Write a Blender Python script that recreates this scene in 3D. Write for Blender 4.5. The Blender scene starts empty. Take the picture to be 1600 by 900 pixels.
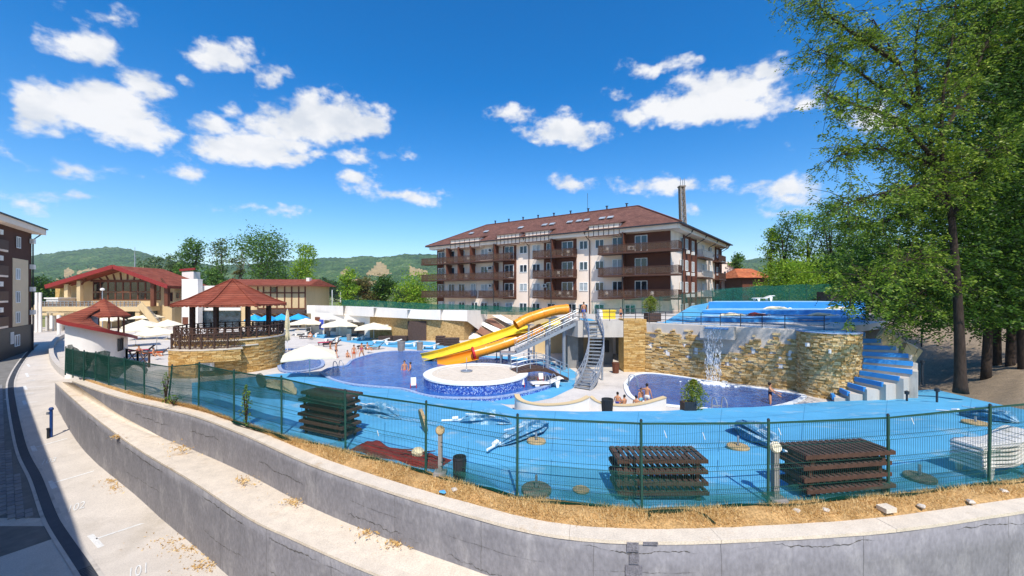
import bpy, math, random
import numpy as np
from mathutils import Vector, Matrix
R = math.radians
sc = bpy.context.scene
col = sc.collection
random.seed(7); rng = np.random.default_rng(7)
# ------------------------------------------------------------------ camera
F, HZ, H = 620.0, 458.0, 5.0          # focal length and horizon in photo pixels, eye height over the blue deck
cam = bpy.data.cameras.new('camera'); camo = bpy.data.objects.new('camera', cam); col.objects.link(camo)
camo.location = (0, 0, H); camo.rotation_euler = (R(90), 0, 0)
cam.sensor_width = 36; cam.lens = F/1600*36; cam.shift_y = 8/1600
cam.clip_start = 0.1; cam.clip_end = 9000
sc.camera = camo
# ------------------------------------------------------------------ sky, sun, exposure
SUN_EL = 54.0
SUN = Vector((0.15*math.cos(R(SUN_EL)), -0.988*math.cos(R(SUN_EL)), math.sin(R(SUN_EL)))).normalized()
wd = bpy.data.worlds.new('World'); sc.world = wd; wd.use_nodes = True
nt = wd.node_tree; nt.nodes.clear()
def N(tree, typ, **kw):
    n = tree.nodes.new(typ)
    for k, v in kw.items(): setattr(n, k, v)
    return n
def mathn(tree, op, a, b=None, c=None, clamp=False):
    n = N(tree, 'ShaderNodeMath', operation=op); n.use_clamp = clamp
    for i, v in enumerate((a, b, c)):
        if v is None: continue
        if isinstance(v, (int, float)): n.inputs[i].default_value = v
        else: tree.links.new(v, n.inputs[i])
    return n.outputs[0]
def build_world():
    L = nt.links.new
    sky = N(nt, 'ShaderNodeTexSky', sky_type='NISHITA'); sky.sun_disc = False
    sky.sun_elevation = R(SUN_EL); sky.sun_rotation = math.atan2(SUN.x, SUN.y)
    sky.air_density = 1.0; sky.dust_density = 0.9; sky.ozone_density = 2.2; sky.altitude = 300
    hs = N(nt, 'ShaderNodeHueSaturation'); hs.inputs['Saturation'].default_value = 1.5; hs.inputs['Hue'].default_value = 0.504; hs.inputs['Value'].default_value = 1.0
    L(sky.outputs[0], hs.inputs['Color'])
    tc = N(nt, 'ShaderNodeTexCoord')
    sep = N(nt, 'ShaderNodeSeparateXYZ'); L(tc.outputs['Generated'], sep.inputs[0])
    az = mathn(nt, 'ARCTAN2', sep.outputs[0], sep.outputs[1])
    el = mathn(nt, 'ARCSINE', sep.outputs[2])
    cmb = N(nt, 'ShaderNodeCombineXYZ'); L(az, cmb.inputs[0]); L(el, cmb.inputs[1])
    # puffy edges: the direction is warped by noise before the cloud bodies are measured
    def noise(scale, detail, rough=0.55, off=0.0):
        n = N(nt, 'ShaderNodeTexNoise'); n.inputs['Scale'].default_value = scale; n.inputs['Detail'].default_value = detail
        n.inputs['Roughness'].default_value = rough
        mp = N(nt, 'ShaderNodeMapping'); mp.inputs['Location'].default_value = (off, off*.7, off*.3); mp.inputs['Scale'].default_value = (1, 1.5, 1)
        L(cmb.outputs[0], mp.inputs[0]); L(mp.outputs[0], n.inputs['Vector']); return n
    n1 = noise(7.5, 4, 0.6)
    sub = N(nt, 'ShaderNodeVectorMath', operation='SUBTRACT'); L(n1.outputs['Color'], sub.inputs[0]); sub.inputs[1].default_value = (.5, .5, .5)
    mul = N(nt, 'ShaderNodeVectorMath', operation='MULTIPLY'); L(sub.outputs[0], mul.inputs[0]); mul.inputs[1].default_value = (.11, .065, 0)
    add = N(nt, 'ShaderNodeVectorMath', operation='ADD'); L(cmb.outputs[0], add.inputs[0]); L(mul.outputs[0], add.inputs[1])
    clouds = [(145,80,56,28),(150,165,118,40),(62,168,44,36),(205,198,66,30),(228,130,44,24),(45,198,26,14),(168,28,32,11),(190,42,14,7),(283,127,12,8),
      (348,88,55,28),(312,84,26,12),(430,122,32,13),(500,188,108,38),(400,226,104,28),(332,192,36,16),(560,192,52,30),(450,246,70,12),(362,168,13,10),
      (98,271,50,15),(290,264,30,9),(135,310,17,7),(95,318,30,5),(555,282,37,12),(618,300,30,9),(660,310,32,9),(550,247,28,12),(628,240,26,6),(380,322,20,4),(448,330,14,5),(8,241,12,8),(180,268,14,5),(56,333,8,5),
      (885,210,72,20),(880,192,40,16),(800,180,34,12),(1105,168,104,28),(1130,138,74,26),(1195,112,36,20),(1035,168,44,16),(988,180,34,13),(1018,104,36,9),(1066,92,16,6),(960,142,20,9),
      (898,283,42,11),(1045,292,70,15),(1225,292,58,13),(1228,306,36,9),(1228,324,28,5),(1268,160,14,9),(1360,192,52,20),(1234,230,7,4),(1085,330,10,5)]
    acc = None
    for (px, py, rx, ry) in clouds:
        t = (px-800)/F; a = math.atan(t); ca = math.cos(a); v = (HZ-py)/F*ca; e = math.atan(v)
        da = rx/F*ca*ca; de = ry/F*ca/(1+v*v)
        mp = N(nt, 'ShaderNodeMapping', vector_type='TEXTURE'); L(add.outputs[0], mp.inputs[0])
        mp.inputs['Scale'].default_value = (da, de, 1); mp.inputs['Location'].default_value = (a, e, 0); mp.inputs['Rotation'].default_value = (0, 0, math.atan(-(HZ-py)/F*math.sin(a)/(1+v*v)))
        ln = N(nt, 'ShaderNodeVectorMath', operation='LENGTH'); L(mp.outputs[0], ln.inputs[0])
        # small clouds lose relatively more to the warp: measure in radians from the rim
        d = mathn(nt, 'MULTIPLY_ADD', ln.outputs['Value'], -min(de*1.15, .05), min(de*1.15, .05))
        acc = d if acc is None else mathn(nt, 'MAXIMUM', acc, d)
    n2 = noise(26, 5, 0.62, 3.1); n3 = noise(11, 4, 0.55, 7.7)
    w = mathn(nt, 'SUBTRACT', n2.outputs['Fac'], 0.5)
    d = mathn(nt, 'MULTIPLY_ADD', w, 0.055, acc)
    w3 = mathn(nt, 'SUBTRACT', n3.outputs['Fac'], 0.5)
    d = mathn(nt, 'MULTIPLY_ADD', w3, 0.045, d)
    mr = N(nt, 'ShaderNodeMapRange', interpolation_type='SMOOTHSTEP'); L(d, mr.inputs['Value'])
    mr.inputs['From Min'].default_value = -0.009; mr.inputs['From Max'].default_value = 0.016
    fac = mathn(nt, 'MULTIPLY', mr.outputs[0], 0.97)
    ramp = N(nt, 'ShaderNodeValToRGB'); L(n3.outputs['Fac'], ramp.inputs[0])
    ramp.color_ramp.elements[0].position = .33; ramp.color_ramp.elements[0].color = (3.75, 3.95, 4.25, 1)
    ramp.color_ramp.elements[1].position = .55; ramp.color_ramp.elements[1].color = (4.95, 4.95, 4.98, 1)
    mix = N(nt, 'ShaderNodeMixRGB'); L(fac, mix.inputs[0]); L(hs.outputs[0], mix.inputs[1]); L(ramp.outputs[0], mix.inputs[2])
    bg = N(nt, 'ShaderNodeBackground'); bg.inputs['Strength'].default_value = 0.15; L(mix.outputs[0], bg.inputs[0])
    out = N(nt, 'ShaderNodeOutputWorld'); L(bg.outputs[0], out.inputs[0])
build_world()
wd.cycles.sampling_method = 'MANUAL'; wd.cycles.sample_map_resolution = 256
sl = bpy.data.lights.new('sun', 'SUN'); sl.energy = 3.8; sl.angle = R(0.5); sl.color = (1, .955, .88)
so = bpy.data.objects.new('sun', sl); col.objects.link(so); so.rotation_euler = SUN.to_track_quat('Z', 'Y').to_euler(); so.location = (20, -30, 60)
sc.view_settings.view_transform = 'Standard'; sc.view_settings.look = 'None'; sc.view_settings.exposure = 0.42; sc.view_settings.gamma = 1.0
sc.render.engine = 'CYCLES'; sc.cycles.max_bounces = 6; sc.cycles.diffuse_bounces = 3; sc.cycles.glossy_bounces = 3
sc.cycles.transparent_max_bounces = 24; sc.cycles.transmission_bounces = 3; sc.cycles.use_denoising = True
sc.cycles.caustics_reflective = False; sc.cycles.caustics_refractive = False
# ------------------------------------------------------------------ helpers
def G(px, py, z=0.0):                 # where the view through a photo pixel meets the level z
    Y = (H-z)*F/(py-HZ); return Vector(((px-800)/F*Y, Y, z))
def D(px, Y, z=0.0): return Vector(((px-800)/F*Y, Y, z))
def PY(px, py, Y): return Vector(((px-800)/F*Y, Y, H-(py-HZ)/F*Y))
def srgb(h):
    h = h.lstrip('#'); c = [int(h[i:i+2], 16)/255 for i in (0, 2, 4)]
    return tuple(x/12.92 if x <= .04045 else ((x+.055)/1.055)**2.4 for x in c)
MATS = {}
def M(name, c=(.5,.5,.5), rough=.8, var=.18, scale=2.0, bump=0.0, bscale=30.0, metal=0.0, spec=.3, c2=None, detail=5, fine=0.0, c3=None, c3scale=.6, c3lo=.55, c3hi=.7, stretch=(1,1,1)):
    """plain weathered surface: base colour varied by noise in world space, optional second colour in patches, bump"""
    m = bpy.data.materials.new(name); m.use_nodes = True; t = m.node_tree; L = t.links.new
    b = t.nodes['Principled BSDF']; b.inputs['Roughness'].default_value = rough; b.inputs['Metallic'].default_value = metal
    b.inputs['Specular IOR Level'].default_value = spec
    g = N(t, 'ShaderNodeNewGeometry'); mp = N(t, 'ShaderNodeMapping'); mp.inputs['Scale'].default_value = stretch; L(g.outputs['Position'], mp.inputs[0])
    n = N(t, 'ShaderNodeTexNoise'); n.inputs['Scale'].default_value = scale; n.inputs['Detail'].default_value = detail; n.inputs['Roughness'].default_value = .62
    L(mp.outputs[0], n.inputs['Vector'])
    r = N(t, 'ShaderNodeValToRGB'); L(n.outputs['Fac'], r.inputs[0])
    a = tuple(max(0, x*(1-var)) for x in c); bb = c2 if c2 else tuple(min(1, x*(1+var)) for x in c)
    r.color_ramp.elements[0].position = .3; r.color_ramp.elements[0].color = (*a, 1)
    r.color_ramp.elements[1].position = .7; r.color_ramp.elements[1].color = (*bb, 1)
    out = r.outputs[0]
    if c3:
        n3 = N(t, 'ShaderNodeTexNoise'); n3.inputs['Scale'].default_value = c3scale; n3.inputs['Detail'].default_value = 8; n3.inputs['Roughness'].default_value = .65
        L(mp.outputs[0], n3.inputs['Vector'])
        m3 = N(t, 'ShaderNodeMapRange'); L(n3.outputs['Fac'], m3.inputs[0]); m3.inputs[1].default_value = c3lo; m3.inputs[2].default_value = c3hi
        mx = N(t, 'ShaderNodeMixRGB'); L(m3.outputs[0], mx.inputs[0]); L(out, mx.inputs[1]); mx.inputs[2].default_value = (*c3, 1); out = mx.outputs[0]
    if fine:
        nf = N(t, 'ShaderNodeTexNoise'); nf.inputs['Scale'].default_value = bscale; nf.inputs['Detail'].default_value = 3; L(mp.outputs[0], nf.inputs['Vector'])
        mf = N(t, 'ShaderNodeMapRange'); L(nf.outputs['Fac'], mf.inputs[0]); mf.inputs[1].default_value = .3; mf.inputs[2].default_value = .7; mf.inputs[3].default_value = 1-fine; mf.inputs[4].default_value = 1+fine*.6
        mx = N(t, 'ShaderNodeMixRGB', blend_type='MULTIPLY'); mx.inputs[0].default_value = 1; L(out, mx.inputs[1]); L(mf.outputs[0], mx.inputs[2]); out = mx.outputs[0]
    L(out, b.inputs['Base Color'])
    if bump:
        nb = N(t, 'ShaderNodeTexNoise'); nb.inputs['Scale'].default_value = bscale; nb.inputs['Detail'].default_value = 4; L(mp.outputs[0], nb.inputs['Vector'])
        bp = N(t, 'ShaderNodeBump'); bp.inputs['Strength'].default_value = min(1, bump); bp.inputs['Distance'].default_value = .02 if bscale > 8 else .1
        L(nb.outputs['Fac'], bp.inputs['Height']); L(bp.outputs[0], b.inputs['Normal'])
    MATS[name] = m; return m
def leafmat(name, c1, c2, c3=None, trans=.35):
    m = bpy.data.materials.new(name); m.use_nodes = True; t = m.node_tree; L = t.links.new; t.nodes.clear()
    g = N(t, 'ShaderNodeNewGeometry'); r = N(t, 'ShaderNodeValToRGB'); L(g.outputs['Random Per Island'], r.inputs[0])
    r.color_ramp.elements[0].color = (*c1, 1); r.color_ramp.elements[1].color = (*c2, 1)
    if c3: e = r.color_ramp.elements.new(.9); e.color = (*c2, 1); r.color_ramp.elements[-1].color = (*c3, 1)
    d = N(t, 'ShaderNodeBsdfDiffuse'); tr = N(t, 'ShaderNodeBsdfTranslucent'); gl = N(t, 'ShaderNodeBsdfGlossy'); gl.inputs['Roughness'].default_value = .45
    L(r.outputs[0], d.inputs[0])
    hs = N(t, 'ShaderNodeHueSaturation'); hs.inputs['Hue'].default_value = .485; hs.inputs['Value'].default_value = 1.5; L(r.outputs[0], hs.inputs['Color']); L(hs.outputs[0], tr.inputs[0])
    mx = N(t, 'ShaderNodeMixShader'); mx.inputs[0].default_value = trans; L(d.outputs[0], mx.inputs[1]); L(tr.outputs[0], mx.inputs[2])
    m2 = N(t, 'ShaderNodeMixShader'); m2.inputs[0].default_value = .015; L(mx.outputs[0], m2.inputs[1]); L(gl.outputs[0], m2.inputs[2])
    o = N(t, 'ShaderNodeOutputMaterial'); L(m2.outputs[0], o.inputs[0]); MATS[name] = m; return m
def netmat(name, c, cover=.55, weave=True):
    """shade netting: diffuse threads with open holes between them"""
    m = bpy.data.materials.new(name); m.use_nodes = True; t = m.node_tree; L = t.links.new; t.nodes.clear()
    d = N(t, 'ShaderNodeBsdfDiffuse'); d.inputs[0].default_value = (*c, 1); tl = N(t, 'ShaderNodeBsdfTranslucent'); tl.inputs[0].default_value = (*c, 1)
    m0 = N(t, 'ShaderNodeMixShader'); m0.inputs[0].default_value = .4; L(d.outputs[0], m0.inputs[1]); L(tl.outputs[0], m0.inputs[2])
    tr = N(t, 'ShaderNodeBsdfTransparent')
    g = N(t, 'ShaderNodeNewGeometry'); n = N(t, 'ShaderNodeTexNoise'); n.inputs['Scale'].default_value = 1.3; n.inputs['Detail'].default_value = 3; L(g.outputs['Position'], n.inputs['Vector'])
    mr = N(t, 'ShaderNodeMapRange'); L(n.outputs['Fac'], mr.inputs[0]); mr.inputs[1].default_value = .3; mr.inputs[2].default_value = .7; mr.inputs[3].default_value = cover-.13; mr.inputs[4].default_value = cover+.13
    mx = N(t, 'ShaderNodeMixShader'); L(mr.outputs[0], mx.inputs[0]); L(tr.outputs[0], mx.inputs[1]); L(m0.outputs[0], mx.inputs[2])
    o = N(t, 'ShaderNodeOutputMaterial'); L(mx.outputs[0], o.inputs[0]); MATS[name] = m; return m

class MB:
    """collects shapes; build() links them as one mesh object"""
    def __init__(s, mat4=None): s.v = []; s.f = []; s.M = mat4
    def add(s, vs, fs):
        o = len(s.v)
        if s.M is not None: vs = [s.M @ Vector(v) for v in vs]
        s.v.extend([tuple(v) for v in vs]); s.f.extend([tuple(i+o for i in f) for f in fs]); return s
    def box(s, c, d, rz=0.0, tilt=None):
        x, y, z = d[0]/2, d[1]/2, d[2]/2
        vs = [Vector((a*x, b*y, e*z)) for e in (-1, 1) for (a, b) in ((-1,-1),(1,-1),(1,1),(-1,1))]
        if tilt is not None: vs = [tilt @ v for v in vs]
        if rz: q = Matrix.Rotation(rz, 3, 'Z'); vs = [q @ v for v in vs]
        c = Vector(c)
        return s.add([v+c for v in vs], [(0,3,2,1),(4,5,6,7),(0,1,5,4),(1,2,6,5),(2,3,7,6),(3,0,4,7)])
    def lim(s, x0, x1, y0, y1, z0, z1): return s.box(((x0+x1)/2, (y0+y1)/2, (z0+z1)/2), (abs(x1-x0), abs(y1-y0), abs(z1-z0)))
    def beam(s, a, b, w, h=None, up=(0,0,1)):
        a, b = Vector(a), Vector(b); h = h or w; d = (b-a)
        if d.length < 1e-6: return s
        d.normalize(); u = Vector(up)
        if abs(d.dot(u)) > .98: u = Vector((1,0,0)) if abs(d.x) < .9 else Vector((0,1,0))
        r = d.cross(u).normalized(); u = r.cross(d)
        vs = [p + r*(i*w/2) + u*(j*h/2) for p in (a, b) for (i, j) in ((-1,-1),(1,-1),(1,1),(-1,1))]
        return s.add(vs, [(0,1,2,3),(7,6,5,4),(0,4,5,1),(1,5,6,2),(2,6,7,3),(3,7,4,0)])
    def tube(s, pts, r, n=8, cap=True):
        pts = [Vector(p) for p in pts]; k = len(pts); rr = r if isinstance(r, (list, tuple)) else [r]*k
        vs = []; prev = None
        for i, p in enumerate(pts):
            d = (pts[min(i+1, k-1)] - pts[max(i-1, 0)]).normalized()
            if prev is None: u = Vector((0,0,1)) if abs(d.z) < .9 else Vector((1,0,0)); a = d.cross(u).normalized()
            else: a = (prev - d*prev.dot(d)).normalized()
            prev = a; b = d.cross(a)
            vs += [p + (a*math.cos(2*math.pi*j/n) + b*math.sin(2*math.pi*j/n))*rr[i] for j in range(n)]
        fs = [(i*n+j, i*n+(j+1) % n, (i+1)*n+(j+1) % n, (i+1)*n+j) for i in range(k-1) for j in range(n)]
        if cap: fs += [tuple(range(n-1, -1, -1)), tuple((k-1)*n+j for j in range(n))]
        return s.add(vs, fs)
    def lathe(s, prof, c=(0,0,0), n=24, a0=0.0, a1=2*math.pi, star=None):
        full = abs(a1-a0-2*math.pi) < 1e-6; m = n if full else n+1; vs = []; c = Vector(c)
        for (r, z) in prof:
            for j in range(m):
                a = a0+(a1-a0)*j/n; q = r*(star(a, z) if star else 1); vs.append(c+Vector((q*math.cos(a), q*math.sin(a), z)))
        fs = []
        for i in range(len(prof)-1):
            for j in range(n):
                j2 = (j+1) % m; fs.append((i*m+j, i*m+j2, (i+1)*m+j2, (i+1)*m+j))
        return s.add(vs, fs)
    def prism(s, poly, z0, z1):
        n = len(poly); vs = [(p[0], p[1], z0) for p in poly] + [(p[0], p[1], z1) for p in poly]
        return s.add(vs, [tuple(range(n-1, -1, -1)), tuple(range(n, 2*n))] + [(i, (i+1) % n, n+(i+1) % n, n+i) for i in range(n)])
    def poly(s, pts): return s.add(pts, [tuple(range(len(pts)))])
    def strip(s, A, B):                # surface between two polylines
        n = len(A); return s.add(list(A)+list(B), [(i, i+1, n+i+1, n+i) for i in range(n-1)])
    def grid(s, rows):
        n = len(rows[0]); vs = [p for r in rows for p in r]
        return s.add(vs, [(i*n+j, i*n+j+1, (i+1)*n+j+1, (i+1)*n+j) for i in range(len(rows)-1) for j in range(n-1)])
    def build(s, name, mat, parent=None, kind=None, label=None, smooth=False, recalc=True):
        me = bpy.data.meshes.new(name); vs = s.v
        if parent is not None and not parent.get('_local'):
            l = parent.get('_loc') or (0,0,0); vs = [(v[0]-l[0], v[1]-l[1], v[2]-l[2]) for v in vs]
        me.from_pydata(vs, [], s.f)
        if recalc and len(s.f) < 60000:
            import bmesh
            bm = bmesh.new(); bm.from_mesh(me); bmesh.ops.recalc_face_normals(bm, faces=bm.faces); bm.to_mesh(me); bm.free()
        me.materials.append(MATS[mat] if isinstance(mat, str) else mat)
        if smooth:
            me.polygons.foreach_set('use_smooth', [True]*len(me.polygons))
            if smooth != 'all': me.set_sharp_from_angle(angle=R(smooth if smooth is not True else 40))
        o = bpy.data.objects.new(name, me); col.objects.link(o)
        if parent is not None: o.parent = parent; o['_loc'] = tuple(parent.get('_loc') or (0,0,0)); o['_local'] = bool(parent.get('_local'))
        if kind: o['kind'] = kind
        if label: o['label'] = label
        return o
def tag(o, label, cat, group=None):
    o['label'] = label; o['category'] = cat
    if group: o['group'] = group
    return o
def thing(name, label, cat, loc=(0,0,0), group=None, local=False, rz=0.0):
    """an Empty at the thing's base; parts given in world coordinates unless local"""
    o = bpy.data.objects.new(name, None); col.objects.link(o); o.location = loc; o.rotation_euler = (0, 0, rz)
    o.empty_display_size = .2; o['_loc'] = tuple(loc); o['_local'] = local
    return tag(o, label, cat, group)
def dup(root, loc, rz, label, group=None, scale=None):
    def cp(o, par):
        c = o.copy(); col.objects.link(c); c.parent = par
        for ch in o.children: cp(ch, c)
        return c
    c = cp(root, None); c.location = loc; c.rotation_euler = (0, 0, rz); c['label'] = label
    if group: c['group'] = group
    if scale is not None: c.scale = scale if hasattr(scale, '__len__') else (scale,)*3
    return c
def structure(name, mb, mat, smooth=False, **k):
    return mb.build(name, mat, kind='structure', smooth=smooth, **k)
def fr(origin, ux):                    # local frame: x along ux, y = up cross x, z up
    u = Vector((ux[0], ux[1], 0)).normalized(); w = Vector((-u.y, u.x, 0)); o = Vector(origin)
    return Matrix(((u.x, w.x, 0, o.x), (u.y, w.y, 0, o.y), (0, 0, 1, o.z), (0, 0, 0, 1)))
def lerp(a, b, t): return a+(b-a)*t
def interp(x, pts): return float(np.interp(x, [p[0] for p in pts], [p[1] for p in pts]))
def bez(pts, n):                       # Catmull-Rom through points
    P = [Vector(p) for p in pts]; P = [P[0]*2-P[1]]+P+[P[-1]*2-P[-2]]; out = []
    for i in range(1, len(P)-2):
        for k in range(n):
            t = k/n; a, b, c, d = P[i-1:i+3]
            out.append(.5*((2*b)+(c-a)*t+(2*a-5*b+4*c-d)*t*t+(3*b-a-3*c+d)*t**3))
    out.append(P[-2]); return out
def npmesh(name, V, Fq, mat, parent=None, kind=None, smooth=False):
    """big meshes from numpy: V (n,3), Fq (m,k) all faces of k corners"""
    me = bpy.data.meshes.new(name); n, (m, k) = len(V), Fq.shape
    if parent is not None and not parent.get('_local'): V = V-np.array(tuple(parent.get('_loc') or (0,0,0)))
    me.vertices.add(n); me.vertices.foreach_set('co', np.ascontiguousarray(V, dtype=np.float32).ravel())
    me.loops.add(m*k); me.loops.foreach_set('vertex_index', np.ascontiguousarray(Fq, dtype=np.int32).ravel())
    me.polygons.add(m); me.polygons.foreach_set('loop_start', np.arange(0, m*k, k, dtype=np.int32))
    me.update(calc_edges=True); me.validate()
    me.materials.append(MATS[mat])
    if smooth: me.polygons.foreach_set('use_smooth', [True]*m)
    o = bpy.data.objects.new(name, me); col.objects.link(o)
    if parent is not None: o.parent = parent
    if kind: o['kind'] = kind
    return o
# ------------------------------------------------------------------ materials
M('pavement', srgb('#cfc6bb'), .85, .10, .8, .25, 14, fine=.12, c3=srgb('#b3aaa0'), c3scale=.35)
M('parking_concrete', srgb('#cdc2b4'), .9, .08, 1.2, .3, 25, fine=.14, c3=srgb('#b5a998'), c3scale=.5, c3lo=.52, c3hi=.75)
M('pale_blue_paint', srgb('#84b9de'), .6, .1, 1.2, .1, 20, c3=srgb('#c3d4dc'), c3scale=1.2, c3lo=.5, c3hi=.7)
M('wall_grey', srgb('#878487'), .85, .10, 2.2, .6, 13, fine=.16, c3=srgb('#a19d9d'), c3scale=1.6, c3lo=.5, c3hi=.72, stretch=(1,1,.55))
M('patch_grey', srgb('#78757a'), .95, .2, 9, .9, 25, fine=.3)
M('cap_stone', srgb('#d8c9b4'), .9, .10, 3, .4, 30, fine=.16, c3=srgb('#b99a72'), c3scale=.9, c3lo=.6, c3hi=.75)
M('joint_dark', srgb('#5a564f'), .95, .2)
M('lane_joint', srgb('#77736c'), .95, .2)
M('grate', srgb('#565a60'), .6, .1, 4, metal=.3)
M('dry_earth', srgb('#b8925f'), .98, .25, 2.5, .8, 22, fine=.4, c3=srgb('#94703f'), c3scale=1.2, c3lo=.5, c3hi=.68)
leafmat('straw', srgb('#b8904f'), srgb('#e6cc94'), srgb('#9a7840'), .25)
M('blue_paint', srgb('#55a5cd'), .8, .10, .6, .15, 20, spec=.4, fine=.10, c3=srgb('#a9bfc4'), c3scale=.7, c3lo=.56, c3hi=.76)
M('blue_paint_terrace', srgb('#3288cc'), .55, .08, 1.2, .1, 20, spec=.4, c3=srgb('#9cc4e4'), c3scale=1.5, c3lo=.66, c3hi=.8)
M('plaster_white', srgb('#e9e2d8'), .85, .05, .9, .2, 20, c3=srgb('#cfc5b8'), c3scale=.7, c3lo=.58, c3hi=.8, stretch=(1,1,.35))
M('plaster_cream', srgb('#d2b88c'), .85, .06, .9, .2, 20, c3=srgb('#c0a57a'), c3scale=.7, c3lo=.58, c3hi=.8, stretch=(1,1,.35))
M('curtain_glass', srgb('#a9b0b2'), .25, .3, 1.2, spec=.6)
M('hotel_cream', srgb('#f4e0cc'), .85, .05, .5, .15, 15, c3=srgb('#e2ccb8'), c3scale=.4, c3lo=.55, c3hi=.8, stretch=(1,1,.3))
M('hotel_brown', srgb('#6a4030'), .8, .10, .8, .15, 15)
M('beige_panel', srgb('#d8c1a0'), .85, .05, .8, .1, 15)
M('brown_panel', srgb('#4d2e22'), .8, .08, .8)
M('rail_brown', srgb('#553a2d'), .6, .15, 2)
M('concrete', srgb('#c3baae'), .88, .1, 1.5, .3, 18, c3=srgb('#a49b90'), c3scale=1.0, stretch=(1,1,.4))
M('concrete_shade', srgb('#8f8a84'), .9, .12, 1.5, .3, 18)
M('stone_sand', srgb('#b08b55'), .95, .3, 5, .8, 26, c2=srgb('#d0b07a'), fine=.35)
M('stone_ochre', srgb('#c79d58'), .95, .2, 4, .8, 26, c2=srgb('#dcb877'), fine=.3)
M('wood_dark', srgb('#503a2f'), .75, .25, 6, .3, 40, fine=.2)
M('wood_red', srgb('#54423a'), .75, .22, 6, .3, 40, fine=.2)
M('wood_weathered', srgb('#5d5148'), .85, .2, 6, .3, 40, fine=.2)
M('wood_brown', srgb('#6b3f2c'), .7, .2, 4, .3, 40)
M('steel', srgb('#a9aeb3'), .45, .1, 4, metal=.6)
M('steel_dark', srgb('#3b3f43'), .5, .15, 4, metal=.4)
M('green_metal', srgb('#1d4a3f'), .5, .15, 3, spec=.5)
M('red_fascia', srgb('#8c2f2b'), .6, .1, 2)
M('white_plastic', srgb('#ece7de'), .4, .04, 2, spec=.5, c3=srgb('#cfc8b8'), c3scale=2)
M('white_paint', srgb('#eeeeea'), .6, .05, 3)
M('white_lines', srgb('#dedbd4'), .8, .12, 6, fine=.2, bscale=40)
M('yellow_fibre', srgb('#f0cf3a'), .3, .08, .8, spec=.5, c3=srgb('#e6bd2e'), c3scale=.8)
M('orange_fibre', srgb('#ee981f'), .3, .10, .8, spec=.5, c3=srgb('#dd8412'), c3scale=.8)
M('red_plastic', srgb('#c62a2f'), .5, .1, 2)
M('cream_fabric', srgb('#eee1c4'), .9, .06, 1.5, .3, 6)
M('cream_fabric_old', srgb('#d9cda4'), .9, .12, 3, .5, 8)
M('blue_fabric', srgb('#4f8aac'), .85, .25, 5, .6, 9, c3=srgb('#a5c0cc'), c3scale=4, c3lo=.5, c3hi=.6)
M('bright_blue_fabric', srgb('#2aa0d8'), .8, .1, 2, .3, 8)
M('red_fabric', srgb('#7a2a24'), .9, .25, 5, .5, 9)
M('disc_concrete', srgb('#b39a70'), .95, .2, 8, .6, 30, fine=.25)
M('dark_plastic', srgb('#2c2f33'), .6, .1, 3)
M('bark', srgb('#3e3229'), .95, .3, 6, .9, 18, fine=.3, stretch=(1,1,.25))
M('bark_pale', srgb('#8b8073'), .95, .25, 3, .6, 14, stretch=(1,1,.25))
M('soil', srgb('#6d5a42'), .98, .25, 1.6, .8, 18, fine=.35, c3=srgb('#8d7a5e'), c3scale=.8)
M('pebble_slope', srgb('#94826b'), .98, .15, 2.5, .9, 16, fine=.35, c3=srgb('#8f7d64'), c3scale=.7)
M('slope_paving', srgb('#b59f84'), .95, .15, 2, .6, 12, fine=.25)
M('slope_brown', srgb('#8b6350'), .95, .15, 2, .6, 12, fine=.2)
M('grass_field', srgb('#7d8147'), .98, .3, .02, .3, 3, c2=srgb('#9c9459'), c3=srgb('#5d6d35'), c3scale=.012, c3lo=.45, c3hi=.6)
M('antenna_steel', srgb('#8c7f72'), .7, .2, 2)
M('skin', srgb('#c98d67'), .55, .06, 6)
M('hair_dark', srgb('#231a16'), .7, .2, 20)
M('cloth_navy', srgb('#1d2442'), .8, .1, 5); M('cloth_blue', srgb('#3f52b4'), .8, .1, 5); M('cloth_pink', srgb('#c24a66'), .8, .1, 5)
M('cloth_orange', srgb('#d05a2a'), .8, .1, 5); M('cloth_white', srgb('#e5e1da'), .8, .05, 5); M('cloth_cyan', srgb('#78b7cc'), .8, .1, 5); M('cloth_black', srgb('#20222a'), .8, .1, 5)
M('navy_post', srgb('#20427c'), .5, .1, 4)
M('litter_blue', srgb('#5ba7d6'), .7, .1, 8); M('stone_pale', srgb('#c7bcae'), .95, .15, 8, .5, 30)
M('aggregate', srgb('#6e6a5c'), .95, .3, 10, .8, 40)
leafmat('leaf_locust', srgb('#34531a'), srgb('#86a02e'), srgb('#c2c866'), .46)
leafmat('leaf_dark', srgb('#1c350e'), srgb('#456a1e'), srgb('#86a03c'), .38)
leafmat('leaf_bright', srgb('#5a8420'), srgb('#98b536'), srgb('#b8c458'), .42)
leafmat('leaf_mid', srgb('#3a6026'), srgb('#6a8c3e'), srgb('#8aa258'), .38)
leafmat('leaf_grey', srgb('#46603c'), srgb('#75875a'), srgb('#9a9a70'), .35)
leafmat('leaf_autumn', srgb('#4c5a2c'), srgb('#7b7040'), srgb('#9a6448'), .35)
leafmat('leaf_shrub', srgb('#59701f'), srgb('#8d9a3c'), srgb('#a98c3f'), .35)
leafmat('leaf_weed', srgb('#3f6a22'), srgb('#7c9a3e'), srgb('#9a8f4a'), .35)
netmat('net_green', srgb('#1f5a4a'), .62); netmat('net_dark', srgb('#164236'), .84); netmat('net_thin', srgb('#3a7f72'), .30)
netmat('net_far', srgb('#2a6858'), .72); netmat('glass_panel', srgb('#8a7462'), .45); netmat('clear_panel', srgb('#9fc0bc'), .22)
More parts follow.
